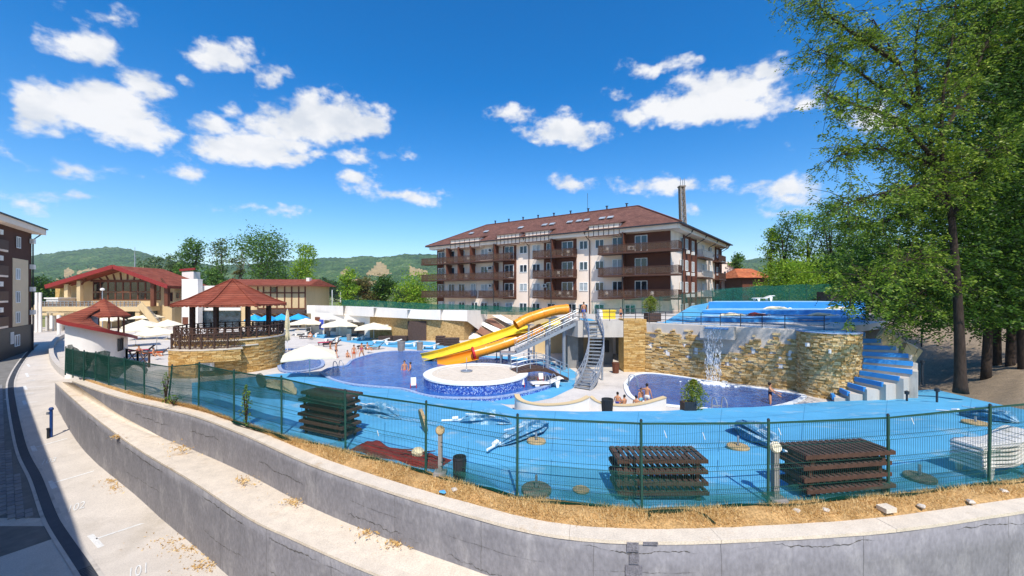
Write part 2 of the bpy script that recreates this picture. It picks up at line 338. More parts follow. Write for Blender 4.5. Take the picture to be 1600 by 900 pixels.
def special_mats():
    # pool water over blue mosaic
    for name, c1, c2, sc_ in (('pool_water', '#1d4690', '#4274b4', .55), ('pool_water_deep', '#173c7c', '#2f64a4', .5), ('pool_water_light', '#3f8fd2', '#6fb4e4', .6)):
        m = bpy.data.materials.new(name); m.use_nodes = True; t = m.node_tree; L = t.links.new; b = t.nodes['Principled BSDF']
        b.inputs['Roughness'].default_value = .06; b.inputs['Specular IOR Level'].default_value = .5; b.inputs['IOR'].default_value = 1.33
        g = N(t, 'ShaderNodeNewGeometry')
        n = N(t, 'ShaderNodeTexNoise'); n.inputs['Scale'].default_value = sc_; n.inputs['Detail'].default_value = 6; n.inputs['Distortion'].default_value = .6; L(g.outputs['Position'], n.inputs['Vector'])
        v = N(t, 'ShaderNodeTexVoronoi'); v.inputs['Scale'].default_value = 2.6; L(g.outputs['Position'], v.inputs['Vector'])
        n2 = N(t, 'ShaderNodeTexNoise'); n2.inputs['Scale'].default_value = 3.2; n2.inputs['Detail'].default_value = 3; n2.inputs['Distortion'].default_value = 1.2; L(g.outputs['Position'], n2.inputs['Vector'])
        a = mathn(t, 'MULTIPLY_ADD', v.outputs['Color'], .35, n.outputs['Fac']); a = mathn(t, 'MULTIPLY_ADD', n2.outputs['Fac'], .9, a)
        r = N(t, 'ShaderNodeValToRGB'); mr = N(t, 'ShaderNodeMapRange'); mr.inputs[1].default_value = .75; mr.inputs[2].default_value = 1.45; L(a, mr.inputs[0]); L(mr.outputs[0], r.inputs[0])
        r.color_ramp.elements[0].color = (*srgb(c1), 1); r.color_ramp.elements[1].color = (*srgb(c2), 1); L(r.outputs[0], b.inputs['Base Color'])
        bp = N(t, 'ShaderNodeBump'); bp.inputs['Strength'].default_value = .55; bp.inputs['Distance'].default_value = .08; L(n2.outputs['Fac'], bp.inputs['Height']); L(bp.outputs[0], b.inputs['Normal'])
        MATS[name] = m
    # mosaic tile in blues and white
    m = bpy.data.materials.new('mosaic'); m.use_nodes = True; t = m.node_tree; L = t.links.new; b = t.nodes['Principled BSDF']; b.inputs['Roughness'].default_value = .3
    g = N(t, 'ShaderNodeNewGeometry'); v = N(t, 'ShaderNodeTexVoronoi'); v.inputs['Scale'].default_value = 15; v.inputs['Randomness'].default_value = .6; L(g.outputs['Position'], v.inputs['Vector'])
    bw = N(t, 'ShaderNodeSeparateColor'); L(v.outputs['Color'], bw.inputs[0])
    r = N(t, 'ShaderNodeValToRGB'); L(bw.outputs[0], r.inputs[0]); cr = r.color_ramp; cr.interpolation = 'CONSTANT'
    cr.elements[0].color = (*srgb('#27479c'), 1); cr.elements[1].position = .45; cr.elements[1].color = (*srgb('#4d74bd'), 1)
    e = cr.elements.new(.72); e.color = (*srgb('#7e9acb'), 1); e = cr.elements.new(.9); e.color = (*srgb('#b9c6dc'), 1)
    L(r.outputs[0], b.inputs['Base Color']); MATS['mosaic'] = m
    # roof tiles and shingles: courses follow height, joints staggered along the slope
    for name, c1, c2, mort, w, h in (('roof_brown', '#6c4a40', '#80594c', '#45302a', .42, .17), ('roof_red', '#84412e', '#96543f', '#5a281d', .5, .16), ('roof_slate', '#3a3d42', '#4a4d52', '#202226', .5, .2), ('roof_orange', '#b4603a', '#c87a4e', '#7c3d22', .5, .2)):
        m = bpy.data.materials.new(name); m.use_nodes = True; t = m.node_tree; L = t.links.new; b = t.nodes['Principled BSDF']; b.inputs['Roughness'].default_value = .85; b.inputs['Specular IOR Level'].default_value = .2
        g = N(t, 'ShaderNodeNewGeometry'); s = N(t, 'ShaderNodeSeparateXYZ'); L(g.outputs['Position'], s.inputs[0])
        u = mathn(t, 'MULTIPLY_ADD', s.outputs[1], -.62, s.outputs[0]); c = N(t, 'ShaderNodeCombineXYZ'); L(u, c.inputs[0]); L(s.outputs[2], c.inputs[1])
        br = N(t, 'ShaderNodeTexBrick'); L(c.outputs[0], br.inputs['Vector']); br.inputs['Scale'].default_value = 1; br.inputs['Brick Width'].default_value = w; br.inputs['Row Height'].default_value = h; br.inputs['Mortar Size'].default_value = .014
        br.inputs['Color1'].default_value = (*srgb(c1), 1); br.inputs['Color2'].default_value = (*srgb(c2), 1); br.inputs['Mortar'].default_value = (*srgb(mort), 1)
        n = N(t, 'ShaderNodeTexNoise'); n.inputs['Scale'].default_value = .8; n.inputs['Detail'].default_value = 5; L(g.outputs['Position'], n.inputs['Vector'])
        mr = N(t, 'ShaderNodeMapRange'); L(n.outputs['Fac'], mr.inputs[0]); mr.inputs[1].default_value = .3; mr.inputs[2].default_value = .7; mr.inputs[3].default_value = .78; mr.inputs[4].default_value = 1.18
        mx = N(t, 'ShaderNodeMixRGB', blend_type='MULTIPLY'); mx.inputs[0].default_value = 1; L(br.outputs[0], mx.inputs[1]); L(mr.outputs[0], mx.inputs[2]); L(mx.outputs[0], b.inputs['Base Color'])
        bp = N(t, 'ShaderNodeBump'); bp.inputs['Strength'].default_value = .6; bp.inputs['Distance'].default_value = .03; bp.invert = True; L(br.outputs['Fac'], bp.inputs['Height']); L(bp.outputs[0], b.inputs['Normal'])
        MATS[name] = m
    # window glass: dark, reflecting the sky
    for name, c, ro in (('glass', '#27333b', .06), ('glass_dark', '#241d1a', .08)):
        m = bpy.data.materials.new(name); m.use_nodes = True; t = m.node_tree; L = t.links.new; b = t.nodes['Principled BSDF']; b.inputs['Roughness'].default_value = ro; b.inputs['Specular IOR Level'].default_value = .8
        g = N(t, 'ShaderNodeNewGeometry'); n = N(t, 'ShaderNodeTexNoise'); n.inputs['Scale'].default_value = .9; n.inputs['Detail'].default_value = 4; L(g.outputs['Position'], n.inputs['Vector'])
        r = N(t, 'ShaderNodeValToRGB'); L(n.outputs['Fac'], r.inputs[0]); c_ = srgb(c); r.color_ramp.elements[0].position = .35; r.color_ramp.elements[0].color = (*[x*.5 for x in c_], 1); r.color_ramp.elements[1].position = .68; r.color_ramp.elements[1].color = (*[min(1, x*2.2) for x in c_], 1)
        L(r.outputs[0], b.inputs['Base Color']); MATS[name] = m
    # pavers: each brick its own tone
    m = bpy.data.materials.new('paver'); m.use_nodes = True; t = m.node_tree; L = t.links.new; b = t.nodes['Principled BSDF']; b.inputs['Roughness'].default_value = .9
    g = N(t, 'ShaderNodeNewGeometry'); oi = N(t, 'ShaderNodeObjectInfo'); a = mathn(t, 'ADD', g.outputs['Random Per Island'], oi.outputs['Random']); a = mathn(t, 'FRACT', a)
    n = N(t, 'ShaderNodeTexNoise'); n.inputs['Scale'].default_value = 9; n.inputs['Detail'].default_value = 5; L(g.outputs['Position'], n.inputs['Vector']); a = mathn(t, 'MULTIPLY_ADD', a, .5, mathn(t, 'MULTIPLY', n.outputs['Fac'], .6))
    r = N(t, 'ShaderNodeValToRGB'); L(a, r.inputs[0]); r.color_ramp.elements[0].color = (*srgb('#6c6a6e'), 1); r.color_ramp.elements[1].color = (*srgb('#98958f'), 1); L(r.outputs[0], b.inputs['Base Color']); MATS['paver'] = m
    # stacked ledge stone: each stone its own tone
    for name, cs in (('ledge_stone', ('#a8854f', '#cba468', '#e6ca94', '#b89c74')), ('ledge_ochre', ('#a67c44', '#c69c5c', '#dcb97c', '#b08a56'))):
        m = bpy.data.materials.new(name); m.use_nodes = True; t = m.node_tree; L = t.links.new; b = t.nodes['Principled BSDF']; b.inputs['Roughness'].default_value = .95; b.inputs['Specular IOR Level'].default_value = .15
        g = N(t, 'ShaderNodeNewGeometry'); r = N(t, 'ShaderNodeValToRGB'); L(g.outputs['Random Per Island'], r.inputs[0]); cr = r.color_ramp
        cr.elements[0].color = (*srgb(cs[0]), 1); cr.elements[1].color = (*srgb(cs[3]), 1); e = cr.elements.new(.4); e.color = (*srgb(cs[1]), 1); e = cr.elements.new(.75); e.color = (*srgb(cs[2]), 1)
        n = N(t, 'ShaderNodeTexNoise'); n.inputs['Scale'].default_value = 14; n.inputs['Detail'].default_value = 4; L(g.outputs['Position'], n.inputs['Vector'])
        mr = N(t, 'ShaderNodeMapRange'); L(n.outputs['Fac'], mr.inputs[0]); mr.inputs[1].default_value = .3; mr.inputs[2].default_value = .7; mr.inputs[3].default_value = .75; mr.inputs[4].default_value = 1.2
        mx = N(t, 'ShaderNodeMixRGB', blend_type='MULTIPLY'); mx.inputs[0].default_value = 1; L(r.outputs[0], mx.inputs[1]); L(mr.outputs[0], mx.inputs[2]); L(mx.outputs[0], b.inputs['Base Color']); MATS[name] = m
    # forested hills
    m = bpy.data.materials.new('forest_hill'); m.use_nodes = True; t = m.node_tree; L = t.links.new; b = t.nodes['Principled BSDF']; b.inputs['Roughness'].default_value = 1; b.inputs['Specular IOR Level'].default_value = 0
    g = N(t, 'ShaderNodeNewGeometry'); n = N(t, 'ShaderNodeTexNoise'); n.inputs['Scale'].default_value = .012; n.inputs['Detail'].default_value = 9; n.inputs['Roughness'].default_value = .7; L(g.outputs['Position'], n.inputs['Vector'])
    n2 = N(t, 'ShaderNodeTexVoronoi'); n2.inputs['Scale'].default_value = .09; L(g.outputs['Position'], n2.inputs['Vector'])
    a = mathn(t, 'MULTIPLY_ADD', n2.outputs['Distance'], -.28, n.outputs['Fac']); r = N(t, 'ShaderNodeValToRGB'); L(a, r.inputs[0]); cr = r.color_ramp
    cr.elements[0].position = .2; cr.elements[0].color = (*srgb('#2c4a2a'), 1); cr.elements[1].position = .64; cr.elements[1].color = (*srgb('#8c955e'), 1); e = cr.elements.new(.45); e.color = (*srgb('#52703c'), 1)
    L(r.outputs[0], b.inputs['Base Color']); bp = N(t, 'ShaderNodeBump'); bp.inputs['Strength'].default_value = .9; bp.inputs['Distance'].default_value = 14; bp.invert = True; L(n2.outputs['Distance'], bp.inputs['Height']); L(bp.outputs[0], b.inputs['Normal']); MATS['forest_hill'] = m
    M('bare_hill', srgb('#97845a'), 1, .25, .05, .6, .2, c2=srgb('#b59d6e'), spec=0)
    # falling water
    m = bpy.data.materials.new('falling_water'); m.use_nodes = True; t = m.node_tree; L = t.links.new; t.nodes.clear()
    d = N(t, 'ShaderNodeBsdfDiffuse'); d.inputs[0].default_value = (.85, .9, .95, 1); tr = N(t, 'ShaderNodeBsdfTransparent'); mx = N(t, 'ShaderNodeMixShader')
    g = N(t, 'ShaderNodeNewGeometry'); mp = N(t, 'ShaderNodeMapping'); mp.inputs['Scale'].default_value = (7, 7, 1.6); L(g.outputs['Position'], mp.inputs[0])
    n = N(t, 'ShaderNodeTexNoise'); n.inputs['Scale'].default_value = 1.4; n.inputs['Detail'].default_value = 5; L(mp.outputs[0], n.inputs['Vector']); mr = N(t, 'ShaderNodeMapRange'); L(n.outputs['Fac'], mr.inputs[0]); mr.inputs[1].default_value = .5; mr.inputs[2].default_value = .74; mr.inputs[3].default_value = .0; mr.inputs[4].default_value = .7
    L(mr.outputs[0], mx.inputs[0]); L(tr.outputs[0], mx.inputs[1]); L(d.outputs[0], mx.inputs[2]); o = N(t, 'ShaderNodeOutputMaterial'); L(mx.outputs[0], o.inputs[0]); MATS['falling_water'] = m
special_mats()
# ------------------------------------------------------------------ levels
ZP = -1.8                               # paved pool level; the blue deck by the fence is 0
ZW = ZP+.2                              # water of the big pool
ZT = 2.4                                # upper terrace
def pz(Y): return interp(Y, [(-20,-3.6),(15,-3.6),(22,-2.9),(28,-2.5),(45,-1.98),(80,-1.9),(300,-1.95)])
# ground to the horizon
mb = MB(); ys = [-60,0,20,30,50,90,200,400,800,1500,3500,6000]
gz = lambda y: interp(y, [(-60,-4.6),(0,-4.5),(20,-4.3),(30,-3.3),(50,-2.5),(90,-2.15),(6000,-2.15)])
mb.grid([[(x, y, gz(y)) for x in (-6000,-2000,-600,-200,-80,-20,40,120,400,1200,3000,6000)] for y in ys]); structure('ground', mb, 'grass_field')
# hills: real ridges about a mile off
def hills():
    ridge = [(-700,420),(-300,405),(0,408),(50,402),(90,394),(130,390),(170,388),(210,391),(240,400),(270,409),(330,415),(420,412),(480,405),(515,403),(545,405),(570,401),(600,402),(630,397),(668,399),(760,404),(900,410),(1100,414),(1150,409),(1185,405),(1230,410),(1400,405),(1700,400),(2300,410)]
    rows = []; pxs = list(range(-700, 0, 14))+list(range(0, 720, 4))+list(range(720, 1120, 20))+list(range(1120, 1260, 5))+list(range(1260, 2301, 20)); r2 = np.random.default_rng(3)
    ph = r2.uniform(0, 6.28, 40); NR = 56
    for j in range(NR):
        t = j/(NR-1); row = []
        Y = 650+1150*t
        for p in pxs:
            top = (HZ-interp(p, ridge))/F*1800+H
            q = sum(math.sin(p*.013*(k+1)+ph[k]+t*3.1*(k % 3))/(k+1.5) for k in range(7))*.5
            prof = min(1, (t/.98)**(1.15+.35*q)) if t > 0 else 0
            bumps = sum(math.sin(p*.05*(k+1)+ph[k+8]+t*25*(.8+.3*k))/(k+1) for k in range(6))+r2.normal()*.9
            z = -3+(top+3)*prof + bumps*(2.4 if .04 < t else 0)
            row.append(((p-800)/F*Y, Y, z))
        rows.append(row)
    back = [(x*1.25, y*1.25, -3) for (x, y, z) in rows[-1]]
    mb = MB(); mb.grid(rows+[back]); o = structure('hills', mb, 'forest_hill', smooth='all')
    # bare sandy faces between the woods
    o.data.materials.append(MATS['bare_hill']); polys = [[(570,430),(583,418),(592,408),(603,416),(612,428),(600,432)],[(640,416),(655,420),(668,424),(668,432),(640,430)],[(98,425),(108,418),(116,424),(110,432),(102,434)],[(117,424),(150,418),(150,421),(122,428)],[(104,444),(112,432),(120,436),(114,446)],[(86,438),(94,434),(92,444)],[(530,428),(540,420),(546,424),(540,432)],[(546,436),(590,440),(585,446),(540,442)]]
    def inside(x, y, P):
        c = False
        for (x0, y0), (x1, y1) in zip(P, P[1:]+P[:1]):
            if (y0 > y) != (y1 > y) and x < (x1-x0)*(y-y0)/(y1-y0)+x0: c = not c
        return c
    for f in o.data.polygons:
        c = f.center
        if 500 < c.y < 1790:
            x = 800+c.x/c.y*F; y = HZ-(c.z-H)/c.y*F
            if (80 < x < 155 or 525 < x < 670) and any(inside(x, y, P) for P in polys): f.material_index = 1
hills()
# road with parking bays on the lower level
mb = MB(); xs = np.linspace(-95, 8, 60); yy = np.concatenate([np.linspace(-8, 30, 60), np.linspace(31, 95, 40)])
mb.grid([[(x, y, pz(y)) for x in xs] for y in yy]); parking = structure('parking_lane', mb, 'parking_concrete')
gr_px = [(172,960,-3.6),(140,900,-3.6),(84,815,-3.6),(58,756,-3.55),(32,689,-2.95),(17,610,-2.42),(22,585,-2.3),(38,560,-2.1),(58,538,-1.95)]
GL = bez([G(*p) for p in gr_px], 14)
def onroad(p, dz): return (p[0], p[1], pz(p[1])+dz)
def offs(line, d):
    out = []
    for i, p in enumerate(line):
        q = (Vector(line[min(i+1, len(line)-1)])-Vector(line[max(i-1, 0)])); q.z = 0; q.normalize(); n = Vector((q.y, -q.x, 0)); out.append(Vector(p)+n*d)
    return out
dr = thing('drain_channel', 'long dark slotted drain running beside the paved lane', 'drain', tuple(onroad(GL[0], 0)))
for (a, b, m_, nm, dz) in ((-.15,.15,'dark_plastic','channel_floor',.004),(-.25,-.15,'concrete','kerb_edging',.02),(.15,.25,'concrete','kerb_edging',.02)):
    mb = MB(); A = [onroad(p, dz) for p in offs(GL, a)]; B = [onroad(p, dz) for p in offs(GL, b)]; mb.strip(A, B); mb.build(nm, m_, dr)
mb = MB()
fine = bez(GL, 3); dist = 0; prev = fine[0]
acc = 0
for i in range(len(fine)-1):
    a, b = fine[i], fine[i+1]; L_ = (b-a).length; k = int(L_/.11)+1
    if a.y > 40: continue
    d = (b-a).normalized(); n = Vector((d.y, -d.x, 0)).normalized()
    for j in range(k):
        p = a.lerp(b, j/k); z = pz(p.y)+.016; mb.box((p.x, p.y, z), (.05, .29, .02), math.atan2(d.y, d.x))
mb.build('grate_bars', 'grate', dr, kind='stuff')
# paved lane left of the drain
Ln = [p for p in offs(GL, -.25)]; Lo = [p for p in offs(GL, -9)]
mb = MB(); s0 = 24; mb.grid([[onroad(p, .003) for p in offs(GL, -.25-.4*k)[s0:]] for k in range(18)]); lane = structure('paved_lane', mb, 'lane_joint')
def pavers():
    proto = MB().box((0,0,0), (.40,.195,.05)); me = None
    cand = []
    d0 = Vector((-.79,.61,0)).normalized(); n0 = Vector((-d0.y, d0.x, 0))
    base = Vector(Ln[s0]); base.z = 0
    pn = [Vector((p[0], p[1], 0)) for p in Ln]
    for i in range(-40, 75):
        for j in range(-40, 40):
            c = base + d0*(i*.41+(.2 if j % 2 else 0)) + n0*(j*.207)
            if c.y < 15.2 or c.y > 33: continue
            # left of the drain edging
            k = min(range(s0-4, len(pn)), key=lambda q: (pn[q]-c).length_squared)
            q = pn[min(k+1, len(pn)-1)]-pn[max(k-1, 0)]; w = c-pn[k]
            side = q.x*w.y-q.y*w.x
            dd = abs(side)/max(q.length, 1e-6)
            if side < 0 or dd < .2 or c.x < -1.36*c.y-.2: continue
            cand.append(c)
    cand.sort(key=lambda c: c.y + (100 if c.x/c.y < -1.28 else 0))
    for n_, c in enumerate(cand[:300]):
        z = pz(c.y)+.012+random.uniform(-.004, .006)
        if me is None:
            o = proto.build('paver_brick', 'paver', lane); me = o.data
        else:
            o = bpy.data.objects.new('paver_brick', me); col.objects.link(o); o.parent = lane
        o.location = (c.x, c.y, z); o.rotation_euler = (0, 0, math.atan2(d0.y, d0.x)+random.uniform(-.02, .02))
    rest = MB()
    for c in cand[300:]: rest.box((c.x, c.y, pz(c.y)+.012+random.uniform(-.004, .006)), (.40,.195,.05), math.atan2(d0.y, d0.x)+random.uniform(-.02, .02))
    rest.build('paver_bricks', 'paver', lane, kind='stuff', recalc=False)
pavers()
# bay lines and numbers painted on the parking lane
def paint_line(a, b, w, name='bay_line'):
    a, b = Vector(a), Vector(b); d = (b-a); d.z = 0; n = Vector((-d.y, d.x, 0)).normalized()*w/2; A = []; B = []
    for k in range(9):
        p = a.lerp(b, k/8); A.append(onroad(p+n, .008)); B.append(onroad(p-n, .008))
    MB().strip(A, B).build(name, 'white_lines', parking)
def gp(px, py):                        # pixel on the sloping lane
    z = -3.6
    for _ in range(30): q = G(px, py, z); z = pz(q.y)
    return q
for (a, b, c, d) in (((150,842),(240,812),(141,836),(158,855)),((82,755),(147,736),(77,752),(86,763)),((52,700),(105,685),(50,697),(55,705)),((38,629),(58,628),(37,626),(40,632)),((40,606),(76,603),(38,603),(41,609)),((42,586),(84,584),(41,583),(44,589)),((44,571),(78,570),(43,569),(46,573))):
    paint_line(gp(*a), gp(*b), .11); paint_line(gp(*c), gp(*d), .16, 'bay_tick')
def number(txt, px, py, size):
    cu = bpy.data.curves.new('number', 'FONT'); cu.body = txt; cu.size = size; cu.align_x = 'CENTER'; cu.align_y = 'CENTER'; o = bpy.data.objects.new('number', cu); col.objects.link(o)
    dg = bpy.context.evaluated_depsgraph_get(); me = bpy.data.meshes.new_from_object(o.evaluated_get(dg)); bpy.data.objects.remove(o)
    p = gp(px, py); sl_ = (pz(p.y+.5)-pz(p.y-.5)); me.materials.clear(); me.materials.append(MATS['white_lines'])
    o = bpy.data.objects.new('bay_number', me); col.objects.link(o); o.parent = parking; o.location = (p.x, p.y, pz(p.y)+.02); o.rotation_euler = (math.atan(sl_)*.74, -math.atan(sl_)*.67, R(42)); o.scale = (1, 2.7, 1)
for t_, x_, y_, s_ in (('101',216,893,.34),('102',119,793,.34),('103',76,721,.34),('104',44,616,.34),('105',48,595,.34)): number(t_, x_, y_, s_)
# retaining walls
WT_px = [(113,595),(183,619),(255,636),(309,650),(389,681),(481,722),(590,760),(700,794),(850,832),(1010,845),(1200,840),(1400,826),(1600,797),(1800,765)]
WTOP = bez([G(px, py, -.1) for px, py in WT_px], 8)
wb_z = [(113,-.2),(183,-.95),(255,-1.5),(309,-1.6),(389,-1.5),(481,-1.41),(700,-1.36),(900,-1.36),(1000,-3.4),(1800,-4.6)]
def pxof(p): return 800+p[0]/p[1]*F
def wall(name, label, top, bot, thick, capm, facem, step):
    o = thing(name, label, 'retaining wall', (top[len(top)//2][0], top[len(top)//2][1], bot[len(bot)//2]))
    back = offs(top, -thick); mb = MB()
    rows = []
    for k in range(7):
        t = k/6; rows.append([(p.x+random.uniform(-.006,.006), p.y+random.uniform(-.006,.006), lerp(b, p.z-.06, t)) for p, b in zip(top, bot)])
    rows.append([(q.x, q.y, p.z-.06) for p, q in zip(top, back)]); rows.append([(q.x, q.y, b) for q, b in zip(back, bot)])
    mb.grid(rows); mb.build('wall_face', facem, o, smooth='all', recalc=True)
    # coping cast in lengths with open joints
    i = 0; fo = offs(top, .015)
    while i < len(top)-1:
        j = min(i+step, len(top)-1); mb = MB(); T = []
        for e, src in ((1, fo), (-1, back)):
            for zz in (-.07, 0):
                ln = []
                for k in range(i, j+1):
                    p = src[k].copy()
                    if k == i: p = p.lerp(src[k+1], .012)
                    if k == j: p = p.lerp(src[k-1], .012)
                    ln.append((p.x, p.y, top[k].z+zz+random.uniform(-.004,.004)))
                T.append(ln)
        a, b, c, d = T; mb.grid([a, b, d, c, a]); n = len(a)
        mb.add([a[0], b[0], d[0], c[0]], [(0,1,2,3)]); mb.add([a[-1], b[-1], d[-1], c[-1]], [(0,1,2,3)])
        mb.build('coping', capm, o); i = j
    return o
bz = [interp(pxof(p), wb_z) for p in WTOP]
uw = wall('retaining_wall', 'upper curved grey retaining wall with cream coping below the dry grass', WTOP, bz, .42, 'cap_stone', 'wall_grey', 11)
LT_px = [(86,597,-1.05),(114,622,-.82),(148,651,-1.0),(211,697,-1.4),(300,750,-1.4),(387,806,-1.4),(450,836,-1.4),(606,902,-1.4),(800,955,-1.4),(1000,975,-1.4),(1250,965,-1.4)]
LTOP = bez([G(*p) for p in LT_px], 8)
lw = wall('retaining_wall', 'lower curved grey retaining wall rising from the parking bays', LTOP, [pz(p.y)-.05 for p in LTOP], .3, 'cap_stone', 'wall_grey', 200)
# jagged casting cracks
def crack(parent, line, zf, lo, hi, w=.022, jag=.05):
    mb = MB(); A = []; B = []; z = 0; fo = offs(line, .008); fine_ = []
    for i in range(lo, hi):
        for k in range(9): fine_.append((fo[i].lerp(fo[i+1], k/9), i+k/9))
    for p, i in fine_:
        z = z*.9+random.uniform(-jag, jag)*.6; ww = w*random.uniform(.1, 1.3)*max(.04, min(1, .5+1.6*math.sin(i*.55)+.8*math.sin(i*1.7))); zz = zf(p, i)+z
        A.append((p.x, p.y, zz-ww/2)); B.append((p.x, p.y, zz+ww/2))
    mb.strip(A, B).build('crack', 'joint_dark', parent, recalc=False)
n_ = len(WTOP)-1
crack(uw, WTOP, lambda p, i: lerp(interp(pxof(p), wb_z), -.1, interp(pxof(p), [(180,.35),(300,.55),(470,.45),(520,.2),(700,.12),(900,.02)])), 9, 64)
crack(uw, WTOP, lambda p, i: -.32-.05*math.sin(i), 66, 100, .02, .03)
crack(uw, WTOP, lambda p, i: -.75, 44, 78, .008, .01)
crack(lw, LTOP, lambda p, i: p.z-.32, 14, 60, .03, .03)
crack(lw, LTOP, lambda p, i: p.z-1.3-.1*math.sin(i*.4), 16, 52, .014, .04)
# formwork joints and a rough repair in the upper wall
def wall_joints(par, line, bots, idx):
    fo = offs(line, .006)
    for i in idx:
        p = fo[i]; q = fo[i+1]-fo[i]; q.z = 0; q.normalize(); z1 = line[i].z-.08; z0 = bots[i]; A = []; B = []
        for k in range(9): z = lerp(z0, z1, k/8); j = random.uniform(-.012,.012); A.append(p+q*(j-.003)+Vector((0,0,z-p.z))); B.append(p+q*(j+.003)+Vector((0,0,z-p.z)))
        MB().strip(A, B).build('form_joint', 'joint_dark', par, recalc=False)
wall_joints(uw, WTOP, bz, list(range(14, 100, 9))); wall_joints(lw, LTOP, [pz(p.y) for p in LTOP], list(range(12, 62, 8)))
i_ = min(range(len(WTOP)), key=lambda k: abs(pxof(WTOP[k])-985)); p_ = WTOP[i_]; q_ = (WTOP[i_+1]-p_).normalized()
for (dx, z0, z1, w_) in ((0,-.33,-.12,.24),(.03,-.58,-.36,.2),(.02,-.95,-.6,.34),(.36,-.18,-.1,.3)):
    MB(fr((p_.x,p_.y,0), q_)).box((dx, -.005, (z0+z1)/2), (w_, .05, z1-z0-.02)).build('repair_patch', 'patch_grey', uw)
# walkway between the two walls
A = [Vector((p.x, p.y, z)) for p, z in zip(WTOP, bz)]
B = [Vector((p.x, p.y, p.z-.03)) for p in offs(LTOP, -.29)]
def resamp(L_, n): 
    d = [0]; 
    for i in range(1, len(L_)): d.append(d[-1]+(L_[i]-L_[i-1]).length)
    return [Vector([np.interp(t, d, [p[k] for p in L_]) for k in range(3)]) for t in np.linspace(0, d[-1], n)]
A2 = resamp(A[:80], 60); B2 = resamp(B, 60)
mb = MB(); mb.grid([A2, [a.lerp(b, .5) for a, b in zip(A2, B2)], B2]); structure('wall_walkway', mb, 'cap_stone')
# fence line and blue deck
FN = [(40,572),(102,583),(114,587),(131,592),(149,595),(170,602),(196,609),(226,619),(263,627),(310,637),(366,657),(440,681),(540,704),(665,737),(808,776),(1003,797),(1200,787),(1388,772),(1545,755),(1640,742),(1800,720)]
FE = [(40,548,-1.0),(103,560,-1.2),(180,575,-1.5),(240,590,-1.7),(300,598,-1.8),(385,590,-1.8),(430,584,-1.8),(471,582,-1.8),(508,588,-1.8),(554,602,-1.8),(626,606,-1.78),(690,623,-1.72),(720,625,-1.65),(773,627,-1.5),(804,640,-1.2),(900,643,-1.1),(1040,642,-1.1),(1100,638,-1.2),(1180,636,-1.3),(1250,631,-1.6),(1300,627,-1.75),(1335,619,-1.78),(1420,611,-1.72),(1460,608,-1.6),(1530,625,-1.0),(1600,640,-.45),(1800,665,-.2)]
def deck(px, t):
    yn = 5*F/(interp(px, FN)-HZ); zf = interp(px, [(a, c) for a, b, c in FE]); yf = (H-zf)*F/(interp(px, [(a, b) for a, b, c in FE])-HZ)
    s = min(1, max(0, (t-.22)/.78)); Y = lerp(yn, yf, t); return Vector(((px-800)/F*Y, Y, zf*s*s*(3-2*s) if False else zf*s))
def deckhit(px, py):
    a, b = 0.0, 1.0
    for _ in range(40):
        m = (a+b)/2; p = deck(px, m); y = HZ+(H-p.z)/p.y*F
        if y > py: a = m
        else: b = m
    return deck(px, a)
mb = MB(); pxs = list(range(300, 1800, 12)); rows = [[deck(p, t) for p in pxs] for t in [k/16 for k in range(17)]]
rows.append([deck(p, 1)-Vector((0,0,1.0)) for p in pxs]); mb.grid(rows); bd = structure('blue_deck', mb, 'blue_paint')
M('deck_line', srgb('#3a7fa8'), .8, .2)
for px in list(range(470, 1640, 130)):
    A = [deck(px+8*t, t*.97)+Vector((-.012,0,.004)) for t in [k/10 for k in range(11)]]; MB().strip(A, [p+Vector((.024,0,0)) for p in A]).build('deck_joint', 'deck_line', bd)
for t in (.12,.3,.52,.75):
    A = [deck(p, t)+Vector((0,0,.004)) for p in range(430, 1700, 15)]; MB().strip(A, [p+Vector((0,.024,.0)) for p in A]).build('deck_joint', 'deck_line', bd)
mb = MB(); pxs = list(range(104, 301, 10))+[301]; rows = [[deck(p, t)+Vector((0,0,-.01)) for p in pxs] for t in [k/10 for k in range(11)]]
mb.grid(rows); structure('yard_paving', mb, 'pavement')
